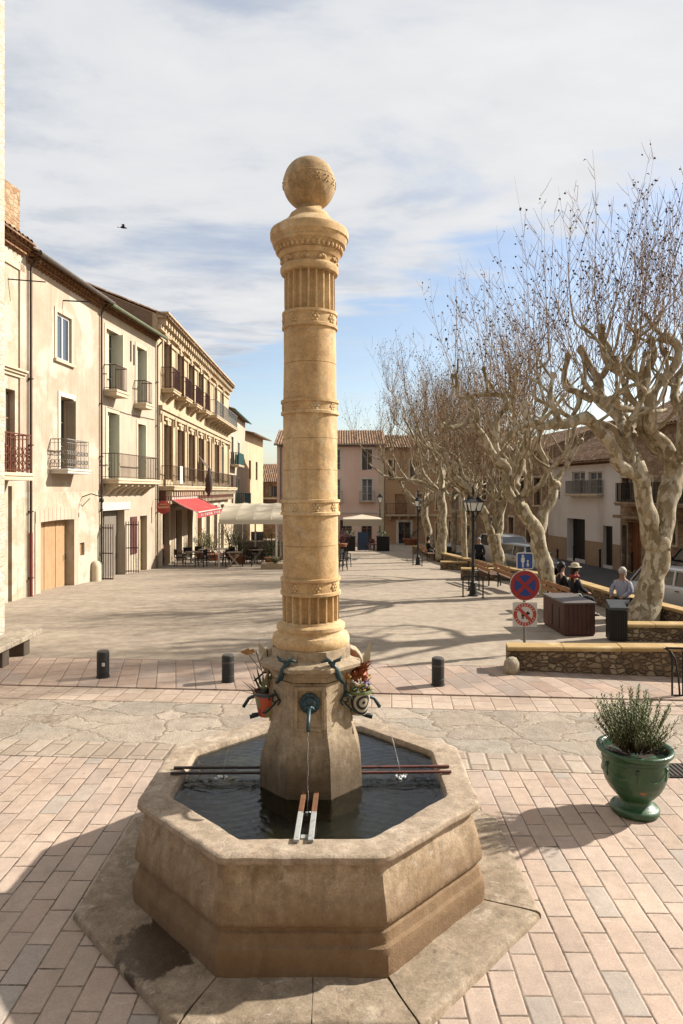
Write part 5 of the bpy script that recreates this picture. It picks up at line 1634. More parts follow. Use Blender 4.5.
def disc(b, r, y, c=(0, 0), n=40, th=.004):
    vs = [(c[0] + r * math.cos(2 * PI * k / n), y, c[1] + r * math.sin(2 * PI * k / n)) for k in range(n)]
    return b.add(vs + [(x, y + th, z) for x, _, z in vs], [tuple(range(n)), tuple(range(2 * n - 1, n - 1, -1))] + [(k, n + k, n + (k + 1) % n, (k + 1) % n) for k in range(n)])


def rrect(b, w, h, r, y, th=.01, n=6):
    pts = []
    for cx_, cz_, a0 in ((w / 2 - r, h / 2 - r, 0), (-w / 2 + r, h / 2 - r, 90), (-w / 2 + r, -h / 2 + r, 180), (w / 2 - r, -h / 2 + r, 270)):
        pts += [(cx_ + r * math.cos(R(a0 + 90 * i / n)), cz_ + r * math.sin(R(a0 + 90 * i / n))) for i in range(n + 1)]
    m = len(pts)
    return b.add([(x, y, z) for x, z in pts] + [(x, y + th, z) for x, z in pts], [tuple(range(m)), tuple(range(2 * m - 1, m - 1, -1))] + [(k, m + k, m + (k + 1) % m, (k + 1) % m) for k in range(m)])


s = MB(); q = 16.6 * Ys / F / 2
b = MB(); rrect(b, 2 * q, 2 * q, .04, 0, .02); sg = b.build('blue_sign', m_swh, t, loc=(0, 0, zz(561)))
b = MB(); rrect(b, 2 * q - .035, 2 * q - .035, .03, -.003, .002); b.build('blue_field', m_sblue, sg)
b = MB(); y = -.006
disc(b, .026, y, (-.045, .105), 16); b.box(-.068, -.022, y, y + .003, -.03, .075); b.box(-.062, -.048, y, y + .003, -.13, -.03); b.box(-.042, -.028, y, y + .003, -.13, -.03); b.box(-.082, -.070, y, y + .003, -.02, .07); b.box(-.020, -.008, y, y + .003, -.02, .07)
disc(b, .020, y, (.055, .0), 16); b.add([(.055, y, -.015), (.085, y, -.085), (.025, y, -.085)], [(0, 1, 2)]); b.box(.04, .05, y, y + .003, -.125, -.085); b.box(.06, .07, y, y + .003, -.125, -.085)
b.build('pictogram', m_swh, sg)
r0 = 30.5 * Ys / F / 2
b = MB(); disc(b, r0, 0, th=.02); sg = b.build('no_stopping_sign', m_swh, t, loc=(0, 0, zz(585.5)))
b = MB(); disc(b, r0 * .965, -.004, th=.003); b.build('red_disc', m_sred, sg)
b = MB()
for k in range(4):
    a0 = k * PI / 2 + R(11); a1 = (k + 1) * PI / 2 - R(11); a0 += PI / 4; a1 += PI / 4
    ri = r0 * .70; off = r0 * .13
    am = (a0 + a1) / 2; pts = [(math.cos(am) * off * 1.3, -.008, math.sin(am) * off * 1.3)] + [(ri * math.cos(a0 + (a1 - a0) * i / 14), -.008, ri * math.sin(a0 + (a1 - a0) * i / 14)) for i in range(15)]
    b.add(pts, [tuple(range(16))])
b.build('blue_quarter', m_sblue2, sg)
q = 24.5 * Ys / F / 2
b = MB(); rrect(b, 2 * q, 2 * q, .015, 0, .015); sg = b.build('dog_ban_sign', m_swh, t, loc=(0.0, 0, zz(614.5)))
b = MB(); rr0 = q * .93; n = 48
vs = [(r * math.cos(2 * PI * k / n), -.004, r * math.sin(2 * PI * k / n)) for r in (rr0 * .70, rr0) for k in range(n)]
b.add(vs, [(k, (k + 1) % n, n + (k + 1) % n, n + k) for k in range(n)])
sl_ = rr0 * .72 * .7071; wv = .022
b.add([(-sl_ - wv, -.010, sl_ - wv), (sl_ - wv, -.010, -sl_ - wv), (sl_ + wv, -.010, -sl_ + wv), (-sl_ + wv, -.010, sl_ + wv)], [(0, 1, 2, 3)])
b.build('ban_ring', m_sred2, sg)
b = MB()
for k in list(range(9)) + list(range(11, 20)):    # ring lettering, illegible in the photograph
    a = R(25) + k * R(16.5); rm = rr0 * .85
    c = Vector((rm * math.cos(a), -.007, rm * math.sin(a))); e = Vector((math.cos(a), 0, math.sin(a))); f2 = Vector((-math.sin(a), 0, math.cos(a)))
    b.add([c - e * .022 - f2 * .007, c - e * .022 + f2 * .007, c + e * .022 + f2 * .007, c + e * .022 - f2 * .007], [(0, 1, 2, 3)])
b.build('ring_lettering', m_swh, sg)
b = MB(); y = -.007      # little dog
b.box(-.07, .05, y, y + .002, -.035, .02); b.box(.03, .075, y, y + .002, .0, .06); b.box(.06, .10, y, y + .002, .005, .035)
for x in (-.065, -.04, .02, .04): b.box(x, x + .014, y, y + .002, -.09, -.035)
b.add([(-.07, y, .02), (-.10, y, .07), (-.085, y, .075), (-.055, y, .02)], [(0, 3, 2, 1)])
b.build('dog_pictogram', m_sbk, sg)

# ------------------------------------------------------------------ timber chest, litter bins
A = G(548, 624); Bp = G(564.5, 636.5); Cc = G(595, 636.5)
t = thing('storage_chest', 'large dark reddish timber chest with a grey lid on the square', 'chest', (Bp.x, Bp.y, gz(15)), math.atan2(Cc.y - Bp.y + .03, Cc.x - Bp.x))
m_chest = M('dark_red_timber', '#5c352a', '#4c2b23', 3, rough=.6, bump=.2, streak=True, c3='#6a4032', s3=3)
m_lid = M('grey_lid', '#6e6460', '#5f5652', 3, rough=.55, bump=.1)
Wc = .72; Dc = 1.35; hc = .74
b = MB(); n = 7
for i in range(n): b.box(Wc * i / n + .003, Wc * (i + 1) / n - .003, 0, .03, .04, hc)
for i in range(8):
    b.box(0, .03, .03 + Dc * i / 8 + .003, .03 + Dc * (i + 1) / 8 - .003, .04, hc); b.box(Wc - .03, Wc, .03 + Dc * i / 8, .03 + Dc * (i + 1) / 8, .04, hc)
b.box(.02, Wc - .02, .02, Dc + .03, 0, hc - .01); b.box(0, Wc, Dc + .03, Dc + .06, .04, hc)
b.build('box', m_chest, t, bevel=.004)
b = MB(); b.box(-.03, Wc + .03, -.03, Dc + .09, hc, hc + .04); b.build('lid', m_lid, t, bevel=.01)
for yy in (.35, .8):
    b = MB(); b.box(-.012, 0, yy - .03, yy + .03, .12, .62); b.build('hinge_strap', m_bkiron, t)


def bin_(label, p, h, w, g=None):
    t = thing('litter_bin', label, 'litter bin', p, R(-8))
    b = MB(); n = 9
    b.box(-w / 2 + .02, w / 2 - .02, -w / 2 + .02, w / 2 - .02, .05, h - .1)
    for i in range(n):
        u = -w / 2 + w * (i + .5) / n; q = w / n * .38
        b.box(u - q, u + q, -w / 2 - .01, -w / 2 + .02, .03, h - .12); b.box(u - q, u + q, w / 2 - .02, w / 2 + .01, .03, h - .12)
        b.box(-w / 2 - .01, -w / 2 + .02, u - q, u + q, .03, h - .12); b.box(w / 2 - .02, w / 2 + .01, u - q, u + q, .03, h - .12)
    b.build('bin_body', m_bkiron, t)
    b = MB(); b.box(-w / 2 - .02, w / 2 + .02, -w / 2 - .02, w / 2 + .02, h - .10, h - .04)
    b.add([(-w / 2, -w / 2, h - .04), (w / 2, -w / 2, h - .04), (w / 2, w / 2, h + .08), (-w / 2, w / 2, h + .08), (-w / 2, w / 2, h - .04), (w / 2, w / 2, h - .04)], [(0, 1, 2, 3), (3, 2, 5, 4), (0, 3, 4), (1, 5, 2)])
    b.build('bin_lid', M('bin_lid_grey', '#4d5352', '#41474a', 5, rough=.4), t)
    return t


p = G(616.5, 640); bin_('dark slatted litter bin left of the biggest tree', (p.x, p.y, p.z), .80, .36)
p = G(446, 560); bin_('dark litter bin standing at the foot of the stout tree', (p.x, p.y, p.z), .85, .6)

# ------------------------------------------------------------------ benches along the wall
m_slat = M('brown_bench_slats', '#7d6047', '#6b5039', 4, rough=.7, bump=.2)
m_slat2 = M('varnished_back_slat', '#a8713e', '#96622f', 4, rough=.6, bump=.1)


def bench(label, x, y, z, rz, L=1.9):
    t = thing('park_bench', label, 'bench', (x, y, z), rz, 'wooden slat benches along the street wall')
    for k in range(3):
        b = MB(); b.box(-L / 2, L / 2, -.20 + .15 * k, -.07 + .15 * k, .42, .455); b.build('seat_slat', m_slat, t, bevel=.006)
    for k in range(2):
        b = MB(); b.bar((-L / 2, -.27 - .03 * k, .60 + .17 * k), (L / 2, -.27 - .03 * k, .60 + .17 * k), .035, .12); b.build('back_slat', m_slat2, t, bevel=.006)
    for s in (-1, 1):
        b = MB(); x_ = s * (L / 2 - .25)
        b.tube([(x_, .22, 0), (x_, .2, .3), (x_, .22, .42)], .025, 6); b.tube([(x_, -.22, 0), (x_, -.20, .42), (x_, -.30, .85)], .025, 6)
        b.bar((x_, -.22, .41), (x_, .24, .41), .05, .03); b.tube([(x_, -.27, .62), (x_, .1, .64), (x_, .2, .44)], .02, 6)
        b.build('end_frame', m_bkiron, t, smooth=60)
    return t


wr = math.atan2(-1.5, .12)    # along the wall, facing the street
bench('wooden bench with the two seated people behind the timber chest', 6.10, 18.1, gz(18), wr)
bench('empty bench beyond the signs, next to the leaning tree', 5.75, 22.6, gz(22.6), wr)
bench('empty bench near the feet of the tree beside the white van', 5.45, 24.6, gz(24.6), wr)
bench('distant bench with one dark seated figure near the stout tree', 4.95, 38.0, gz(38), wr)

# ------------------------------------------------------------------ people
m_skin = plain('skin', '#b98b70', .6)


def skin_mesh(name, verts, edges, mat, parent, root=0, sub=2):
    me = bpy.data.meshes.new(name); me.from_pydata([v[0] for v in verts], edges, []); me.materials.append(mat)
    o = bpy.data.objects.new(name, me); COL.objects.link(o); o.parent = parent
    m = o.modifiers.new('skin', 'SKIN'); m.use_smooth_shade = True
    lay = me.skin_vertices[0].data
    for i, v in enumerate(verts):
        r = v[1]; lay[i].radius = (r, r) if not hasattr(r, '__len__') else r
        lay[i].use_root = (i == root)
    s = o.modifiers.new('sub', 'SUBSURF'); s.levels = sub; s.render_levels = sub
    # bake to a plain mesh
    dg = bpy.context.evaluated_depsgraph_get(); dg.update()
    nm = bpy.data.meshes.new_from_object(o.evaluated_get(dg)); o.modifiers.clear(); o.data = nm
    nm.materials.clear(); nm.materials.append(mat)
    return o


def person(label, loc, rz, pose, top, legs, hair, hat=None, scarf=None, group=None):
    """faces local +y"""
    t = thing('person', label, 'person', loc, rz, group)
    if pose == 'sit':
        hip = .50; k = .48; kn = [(s * .11, k, .50) for s in (-1, 1)]; an = [(s * .11, k + .03, .09) for s in (-1, 1)]; lean = .03
        el = [(s * .27, .10, hip + .28) for s in (-1, 1)]; ha = [(s * .14, .36, hip + .14) for s in (-1, 1)]
    else:
        hip = .92; kn = [(-.10, .03, .49), (.11, .06, .49)]; an = [(-.10, -.04, .08), (.12, .05, .08)]; lean = .0
        el = [(s * .27, -.01, 1.14) for s in (-1, 1)]; ha = [(s * .26, .10, .88) for s in (-1, 1)]
    sh = hip + .50; nk = sh + .09; hd = nk + .15
    V = [((0, 0, hip), (.15, .12)), ((0, lean, hip + .22), (.145, .11)), ((0, lean, sh - .06), (.15, .11)), ((0, lean + .01, nk), .055), ((0, lean + .03, hd - .04), (.075, .085)), ((0, lean + .03, hd + .07), (.07, .085))]
    Ed = [(0, 1), (1, 2), (2, 3), (3, 4), (4, 5)]
    for i, s in enumerate((-1, 1)):
        n = len(V)
        V += [((s * .17, lean, sh - .02), .065), (el[i], .045), (ha[i], .034), (tuple(Vector(ha[i]) + Vector((0, .07, -.02))), .03)]
        Ed += [(2, n), (n, n + 1), (n + 1, n + 2), (n + 2, n + 3)]
        n = len(V)
        V += [((s * .09, .02, hip - .02), .09), (kn[i], .062), (an[i], .042), (tuple(Vector(an[i]) + Vector((0, .15, -.04))), .038)]
        Ed += [(0, n), (n, n + 1), (n + 1, n + 2), (n + 2, n + 3)]
    body = skin_mesh('body', V, Ed, m_skin, t)
    fb = MB(); fy = lean + .03 + .085
    fb.ball((0, fy + .005, hd - .0), .016, 8, 6, (.8, 1.2, 1.4)); [fb.ball((s * .078, lean + .03, hd), .024, 8, 6, (.4, .8, 1.3)) for s in (-1, 1)]
    fb.build('nose_and_ears', m_skin, body, smooth=180)
    eb = MB(); [eb.ball((s * .03, fy - .008, hd + .025), .009, 6, 5) for s in (-1, 1)]; eb.box(-.022, .022, fy - .012, fy - .002, hd - .052, hd - .044); eb.build('eyes_and_mouth', plain('dark_feature', '#40302a'), body)
    # jacket over torso and arms
    V2 = [((0, 0, hip - .02), (.175, .145)), ((0, lean, hip + .22), (.17, .135)), ((0, lean, sh - .05), (.175, .135)), ((0, lean, sh + .045), (.085, .08))]
    E2 = [(0, 1), (1, 2), (2, 3)]
    for i, s in enumerate((-1, 1)):
        n = len(V2); V2 += [((s * .18, lean, sh - .03), .085), (el[i], .064), (tuple(Vector(el[i]).lerp(Vector(ha[i]), .85)), .052)]; E2 += [(2, n), (n, n + 1), (n + 1, n + 2)]
    skin_mesh('jacket', V2, E2, top, t)
    V3 = [((0, 0, hip), (.16, .135))]; E3 = []
    for i, s in enumerate((-1, 1)):
        n = len(V3); V3 += [((s * .09, .02, hip - .02), .105), (kn[i], .078), (tuple(Vector(an[i]) + Vector((0, 0, .04))), .062)]; E3 += [(0, n), (n, n + 1), (n + 1, n + 2)]
    skin_mesh('trousers', V3, E3, legs, t)
    sb = MB()
    for i in range(2): sb.ball(Vector(an[i]) + Vector((0, .06, -.035)), .06, 10, 8, (.8, 2.1, .8))
    sb.build('shoes', m_sbk, t, smooth=180)
    hb = MB(); hb.ball((0, lean + .012, hd + .045), .105, 14, 10, (.92, 1.0, 1.05), lump=.15); hb.ball((0, lean - .05, hd - .06), .075, 10, 8, (1, .7, 1.4), lump=.2); hb.build('hair', hair, t, smooth=180)
    if hat:
        h = MB(); h.lathe([(0, .17), (.012, .175), (.02, .115), (.09, .105), (.115, .08), (.12, .02)], 18, (0, lean + .02, hd + .085)); h.build('hat', hat, t, smooth=60)
    if scarf:
        h = MB(); h.tube([(.10 * math.cos(a), lean + .0 + .09 * math.sin(a), nk - .0) for a in [2 * PI * i / 14 for i in range(15)]], .045, 8); h.build('scarf', scarf, t, smooth=180)
    return t


m_black = M('black_wool', '#1b1a1c', '#26242a', 9, rough=.9, bump=.2)
m_navy = M('dark_navy_cloth', '#23252f', '#1b1d26', 9, rough=.9, bump=.2)
m_jean = M('dark_jeans', '#2a2d36', '#22252d', 9, rough=.9, bump=.2)
m_hair = M('dark_hair', '#2a1d15', '#1d140f', 20, rough=.7, bump=.3)
m_straw = plain('straw_hat', '#cdbf9e', .8); m_rscarf = plain('red_scarf', '#a62c1e', .8)
wf = math.atan2(.12, 1.5) + R(-82) - PI / 2 + PI / 2
person('person in black coat with long dark hair seated on a bench, seen from behind', (6.12, 18.62, gz(18) - .03), wr, 'sit', m_black, m_jean, m_hair, group=None)
person('person in dark coat, straw hat and red scarf seated on a bench', (6.22, 17.85, gz(18) - .03), wr, 'sit', m_navy, m_jean, m_hair, hat=m_straw, scarf=m_rscarf)


def check_mat():
    m, nt, setp = newmat('blue_white_check'); co = nt.coord('Object')
    ck = nt.n('ShaderNodeTexChecker', {'Vector': co, 'Scale': 26.0, 'Color1': srgb('#d8d9de'), 'Color2': srgb('#3c4c8e')}).outputs[0]
    setp(color=ck, rough=.9); return m


person('person in a blue and white checked top sitting beside the biggest tree', (7.33, 17.3, gz(17) - .02), R(130), 'sit', check_mat(), m_jean, plain('pale_hair', '#c9c2b6', .8))
person('dark dressed person seated on the distant bench near the stout tree', (4.95, 38.2, gz(38) - .03), wr + PI * .0, 'sit', m_black, m_jean, m_hair)
person('person in dark clothes standing in the street left of the white van', (6.95, 33.6, SZ), R(160), 'stand', m_navy, m_black, plain('grey_hair', '#a9a6a2', .8))

# ------------------------------------------------------------------ lamp posts
m_lampglass, nt, setp = newmat('frosted_lantern_glass'); setp(color=(.62, .62, .58, 1), rough=.35, spec=.5)


def lantern(par, x, y, z, s=1.0):
    b = MB()
    def fr_(z0, w0, z1, w1, t):
        for i in range(4):
            a = PI / 4 + i * PI / 2
            b.bar((x + w0 * 1.414 * math.cos(a), y + w0 * 1.414 * math.sin(a), z0), (x + w1 * 1.414 * math.cos(a), y + w1 * 1.414 * math.sin(a), z1), t)
    fr_(z, .10 * s, z + .38 * s, .19 * s, .02)
    b.box(x - .11 * s, x + .11 * s, y - .11 * s, y + .11 * s, z - .03, z)
    vs = []
    b.add([(x + sx * .22 * s, y + sy * .22 * s, z + .38 * s) for sx, sy in ((-1, -1), (1, -1), (1, 1), (-1, 1))] + [(x + sx * .10 * s, y + sy * .10 * s, z + .55 * s) for sx, sy in ((-1, -1), (1, -1), (1, 1), (-1, 1))],
          [(0, 3, 2, 1), (4, 5, 6, 7), (0, 1, 5, 4), (1, 2, 6, 5), (2, 3, 7, 6), (3, 0, 4, 7)])
    b.lathe([(z + .55 * s, .08 * s), (z + .60 * s, .10 * s), (z + .63 * s, .05 * s), (z + .72 * s, .015)], 10, (x, y, 0))
    b.tube([(x, y, z - .03), (x, y, z - .12)], .03, 6)
    o = b.build('lantern', m_bkiron, par)
    g = MB(); g.add([(x + sx * .095 * s, y + sy * .095 * s, z + .005) for sx, sy in ((-1, -1), (1, -1), (1, 1), (-1, 1))] + [(x + sx * .182 * s, y + sy * .182 * s, z + .375 * s) for sx, sy in ((-1, -1), (1, -1), (1, 1), (-1, 1))],
          [(0, 3, 2, 1), (4, 5, 6, 7), (0, 1, 5, 4), (1, 2, 6, 5), (2, 3, 7, 6), (3, 0, 4, 7)])
    g.build('lamp_glass', m_lampglass, o)


def lamp(label, p, h, arms, rz):
    t = thing('street_lamp', label, 'street lamp', p, rz, 'black lamp posts on the square')
    b = MB(); b.lathe([(0, .16), (.04, .16), (.06, .12), (.30, .11), (.36, .085), (.42, .10), (.46, .06), (.9, .05), (.94, .065), (.98, .048), (h * .72, .038), (h * .72 + .03, .055), (h * .72 + .06, .035), (h - .12, .028), (h - .1, .05), (h - .05, .02), (h, .006)], 14)
    b.build('post', m_bkiron, t, smooth=50)
    if arms > 1:
        for k in range(arms):
            a = 2 * PI * k / arms
            b = MB(); zc = h * .74; x = .165
            b.tube([(0, 0, zc - .05), (x * .5 * math.cos(a), x * .5 * math.sin(a), zc - .12), (x * math.cos(a), x * math.sin(a), zc + .0), (x * math.cos(a), x * math.sin(a), zc + .05)], .018, 6)
            b.tube([(0, 0, zc - .35), (x * .6 * math.cos(a), x * .6 * math.sin(a), zc - .12)], .012, 5)
            b.build('arm', m_bkiron, t, smooth=60)
            lantern(t, x * math.cos(a), x * math.sin(a), zc + .10, .70)
    else:
        lantern(t, 0, 0, h - .62, 1.05)
    return t


p = P(473, 596, 21.15); lamp('nearest black lamp post with clustered lanterns, standing in a rail', (p.x, p.y, gz(21)), 3.52, 3, R(12))
p = G(418, 565); lamp('middle black lamp post with a double lantern, left of the stout tree', (p.x, p.y, p.z), 3.95, 2, R(70))
p = G(380, 548.5); lamp('farthest lamp post with a single lantern beside the cream parasol', (p.x, p.y, p.z), 4.2, 1, 0)


def hoop(label, a, c, h, w=.045, group='dark rail hoops on the square'):
    a = Vector(a); c = Vector(c)
    t = thing('rail_hoop', label, 'railing', a, 0, group); c = c - a
    b = MB(); r = .08; d = c.normalized()
    b.tube([(0, 0, -.05), (0, 0, h - r), d * .03 + Vector((0, 0, h - .02)), d * r + Vector((0, 0, h)), c - d * r + Vector((0, 0, h)), c - d * .03 + Vector((0, 0, h - .02)), c + Vector((0, 0, h - r)), c + Vector((0, 0, -.05))], w / 2, 8)
    b.build('tube', m_bkiron, t, smooth=60)
    b = MB()
    for q in (Vector((0, 0, 0)), c): b.lathe([(0, .07), (.012, .07), (.02, .04)], 10, q)
    b.build('base_flange', m_bkiron, t)


p = G(463, 597); q = G(483, 598); hoop('rail hoop in front of the nearest lamp post', p, q, .66)
p = G(463, 592); q = G(479, 590); hoop('rail hoop behind the nearest lamp post', p + Vector((.25, .3, 0)), q, .66)
p = G(413, 565); q = G(422, 566); hoop('rail hoop around the middle lamp post', p, q, .6)
# pedestrian railing at the right edge
t = thing('rail_hoop', 'black curved railing at the right edge before the rubble wall', 'railing', (5.42, 10.9, .008), R(-6))
for x in (0.0, .17, .9):
    b = MB(); b.tube([(x, 0, 0), (x, 0, .62), (x - (.05 if x < .1 else 0), 0, .76)], .017, 6); b.build('upright', m_bkiron, t, smooth=60)
b = MB(); b.tube([(-.13, 0, .80), (-.02, 0, .74), (.05, 0, .62), (.10, 0, .30), (.12, 0, .02)], .015, 6); b.build('curved_arm', m_bkiron, t, smooth=60)
b = MB(); b.bar((-.1, 0, .80), (1.3, 0, .80), .03); b.bar((.0, 0, .03), (1.3, 0, .03), .02); b.build('top_rail', m_bkiron, t)

# street bollards across the road
GS = 'dark posts on the far pavement'
for x, yb, h, lab in ((557.5, 558, .55, 'stubby dark post at the left end of the far pavement'), (574, 560.5, .85, 'thin dark post in front of the wide dark doorway'), (600, 567, .95, 'thin dark post in front of the narrow dark door'),
                      (632, 572, 1.0, 'thin dark post just left of the biggest tree trunk')):
    Y = (H - SZ - .13) * F / (yb - 490); X = (x - 341.5) * Y / F
    t = thing('pavement_post', lab, 'bollard', (X, Y, SZ + .12), 0, GS)
    b = MB(); b.lathe([(0, .06), (h - .18, .05), (h - .17, .07), (h - .14, .07), (h - .13, .045)], 12); b.build('post', m_bkiron, t, smooth=40)
    b = MB(); b.ball((0, 0, h - .06), .075, 12, 8); b.build('ball_top', m_bkiron, t, smooth=180)

# ------------------------------------------------------------------ cars
m_tyre = plain('tyre', '#1c1b1b', .85); m_rimm = M('alloy', '#9a9a9a', '#8a8a8a', 5, rough=.35, bump=0, metal=.7)
m_head, nt, setp = newmat('headlight_glass'); setp(color=(.65, .68, .72, 1), rough=.08, spec=.8)
m_trimk = plain('black_trim', '#19191a', .5); m_plate = plain('number_plate', '#d5d3c8', .5); m_tail = plain('tail_lamp', '#7a1416', .3)


def car(label, loc, rz, paint, Lc=4.2, Wd=1.78, Hc=1.5, van=False):
    t = thing('parked_car', label, 'car', loc, rz, 'cars parked in the street')
    hw = Wd / 2; f = Lc / 2
    zs = .92 * Hc / 1.5
    # lower body: stations along x
    st = [(-f, .45, .70, .80), (-f + .08, .30, .90, .94), (-f + .5, .22, zs, 1), (-.4, .20, zs, 1), (f - 1.25, .20, zs - .02, 1), (f - .6, .22, zs - .13, .98), (f - .18, .26, zs - .26, .92), (f, .36, .58, .80)]
    b = MB(); vs = []; n = 0
    for x, zb, zt, w in st:
        y = hw * w
        ring = [(-y * .92, zb), (-y, zb + (zt - zb) * .25), (-y * .99, zb + (zt - zb) * .6), (-y * .94, zt - .07), (-y * .84, zt), (0, zt + .025), (y * .84, zt), (y * .94, zt - .07), (y * .99, zb + (zt - zb) * .6), (y, zb + (zt - zb) * .25), (y * .92, zb)]
        n = len(ring); vs += [(x, a, c) for a, c in ring]
    fs = []
    for j in range(len(st) - 1):
        for i in range(n): fs.append((j * n + i, (j + 1) * n + i, (j + 1) * n + (i + 1) % n, j * n + (i + 1) % n))
    fs.append(tuple(range(n))); fs.append(tuple((len(st) - 1) * n + i for i in range(n - 1, -1, -1)))
    b.add(vs, fs)
    # cabin: pillars and roof
    g = [(-f + .12, zs - .02, .84), (-f + .45, Hc - .10, .70), (-.6, Hc, .70), (.35, Hc - .03, .69), (.62, Hc - .10, .68), (f - 1.12, zs - .02, .84)]
    if van: g[0] = (-f + .06, zs - .02, .86); g[1] = (-f + .18, Hc - .06, .76)
    rv = []
    top = [q for q in g[1:5]]
    for x, z, w in top: rv += [(x, -hw * w, z - .05), (x, -hw * (w - .10), z), (x, 0, z + .02), (x, hw * (w - .10), z), (x, hw * w, z - .05)]
    b.add(rv, [(j * 5 + i, (j + 1) * 5 + i, (j + 1) * 5 + i + 1, j * 5 + i + 1) for j in range(3) for i in range(4)])
    for s in (-1, 1):
        for (a, c, wd) in ((g[5], g[4], .07), (g[0], g[1], .12)):
            b.bar((a[0], s * hw * a[2], a[1]), (c[0], s * hw * c[2], c[1] - .03), wd, .05)
        b.bar((-.25, s * hw * .845, zs - .02), (-.25, s * hw * .70, Hc - .06), .07, .05)
        b.bar((g[1][0], s * hw * .70, Hc - .09), (g[4][0], s * hw * .685, Hc - .09), .05, .06)
    body = b.build('body', paint, t, smooth=38)
    e = .012
    q = MB(); a, c = g[5], g[4]
    q.quad((a[0] - e, -hw * a[2] + .03, a[1]), (a[0] - e, hw * a[2] - .03, a[1]), (c[0] - e, hw * c[2] - .03, c[1]), (c[0] - e, -hw * c[2] + .03, c[1])); q.build('windscreen', glassm, t)
    q = MB(); a, c = g[0], g[1]
    q.quad((a[0] + e, -hw * a[2] + .03, a[1]), (c[0] + e, -hw * c[2] + .03, c[1]), (c[0] + e, hw * c[2] - .03, c[1]), (a[0] + e, hw * a[2] - .03, a[1])); q.build('rear_window', glassd, t)
    for s in (-1, 1):
        q = MB(); q.quad((g[0][0] + .1, s * (hw * .845 - e), zs), (g[5][0] - .05, s * (hw * .845 - e), zs), (g[4][0], s * (hw * .68 - e), Hc - .11), (g[1][0] + .05, s * (hw * .70 - e), Hc - .11)); q.build('side_window', glassd, t)
        q = MB(); q.ball((g[5][0] - .22, s * (hw + .08), zs + .06), .10, 10, 8, (.6, 1, .75)); q.build('mirror', paint, t, smooth=180)
        q = MB(); q.ball((f - .17, s * hw * .68, zs - .31), .16, 12, 8, (1.0, 1.25, .55)); q.build('headlight', m_head, t, smooth=180)
        q = MB(); q.box(-f - .01, -f + .1, s * hw * .72 - .1, s * hw * .72 + .1, .68, .86); q.build('tail_light', m_tail, t, bevel=.02)
        q = MB(); q.bar((-.1, s * (hw + .005), zs - .16), (.05, s * (hw + .005), zs - .16), .03); q.build('door_handle', m_trimk, t)
        for x in (f - .82, -f + .78):
            wv = MB(); wv.lathe([(-.1, .20), (-.1, .30), (-.07, .325), (.07, .325), (.1, .30), (.1, .20)], 24)
            wh = wv.build('wheel', m_tyre, t, loc=(x, s * (hw - .09), .325), rot=(R(-90 * s), 0, 0), smooth=40)
            wv = MB(); wv.lathe([(.085, .21), (.10, .205), (.075, .17)], 24, cap=False)
            for k in range(5):
                an = 2 * PI * k / 5; wv.bar((0, 0, .085), (.19 * math.cos(an), .19 * math.sin(an), .09), .06, .02)
            wv.lathe([(.08, .05), (.10, .04)], 12); wv.build('rim', m_rimm, wh)
            ar = MB(); ar.lathe([(-.02, .36), (.012, .365)], 24); ar.build('wheel_arch', m_trimk, t, loc=(x, s * (hw - .012), .335), rot=(R(-90 * s), 0, 0))
    q = MB(); q.box(f - .06, f + .012, -hw * .55, hw * .55, .40, .52); q.box(f - .1, f - .005, -hw * .5, hw * .5, zs - .36, zs - .29); q.build('grille', m_trimk, t, bevel=.01)
    q = MB(); q.box(f + .012, f + .02, -.26, .26, .42, .52); q.build('number_plate', m_plate, t)
    return t


m_pwhite, nt, setp = newmat('white_car_paint'); setp(color=srgb('#d6d5d1'), rough=.25, coat=.6, spec=.5)
m_psilver, nt, setp = newmat('silver_car_paint'); setp(color=srgb('#a8abad'), rough=.3, metal=.5, coat=.5)
m_pdark, nt, setp = newmat('dark_car_paint'); setp(color=srgb('#20242c'), rough=.25, coat=.6)
car('white car with a sloping bonnet parked right of the biggest tree', (12.15, 22.9, SZ), R(-62), m_pwhite)
car('tall white van parked behind the third tree', (9.15, 36.6, SZ), R(-80), m_pwhite, 4.4, 1.85, 1.75, van=True)
car('silver car half hidden behind the leaning tree', (9.55, 34.2, SZ), R(-70), m_psilver, 4.0, 1.7, 1.45)
car('dark car parked against the stone house at the right edge', (16.0, 29.5, SZ + .13), R(100), m_pdark)
# ------------------------------------------------------------------ plants and pots
def leafmat(name, c1, c2, rough=.6):
    m, nt, setp = newmat(name); co = nt.coord('World')
    rnd = nt.n('ShaderNodeNewGeometry').outputs['Random Per Island']
    col = nt.mix(rnd, srgb(c1), srgb(c2)); setp(color=col, rough=rough, spec=.3); return m


m_rosem = leafmat('rosemary_leaves', '#5a6b35', '#8e9a5c'); m_stem = M('woody_stem', '#5a4833', '#4b3c2b', 12, bump=.1)
m_glaze, nt, setp = newmat('green_glaze')
co = nt.coord('World'); a = nt.noise(co, 7, 5, .6); sp = nt.noise(nt.map(co, scale=(1, 1, .3)), 14, 4)
col = nt.mix(nt.ramp(a, [(.35, 0.), (.65, 1.)]), srgb('#24502f'), srgb('#2f6238'))
col = nt.mix(nt.math('MULTIPLY', nt.sstep(sp, .62, .72), .35), col, srgb('#4f7a4c'))
setp(color=col, rough=nt.ramp(a, [(.3, .26), (.7, .5)]), spec=.5, coat=.08, normal=nt.bump(nt.math('ADD', a, nt.noise(co, 40, 3)), .08, .02))
PX, PY = 3.13, 7.10
t = thing('glazed_urn', 'big green glazed urn with swags standing on the paving at right', 'planter', (PX, PY, pz(PX, PY)))
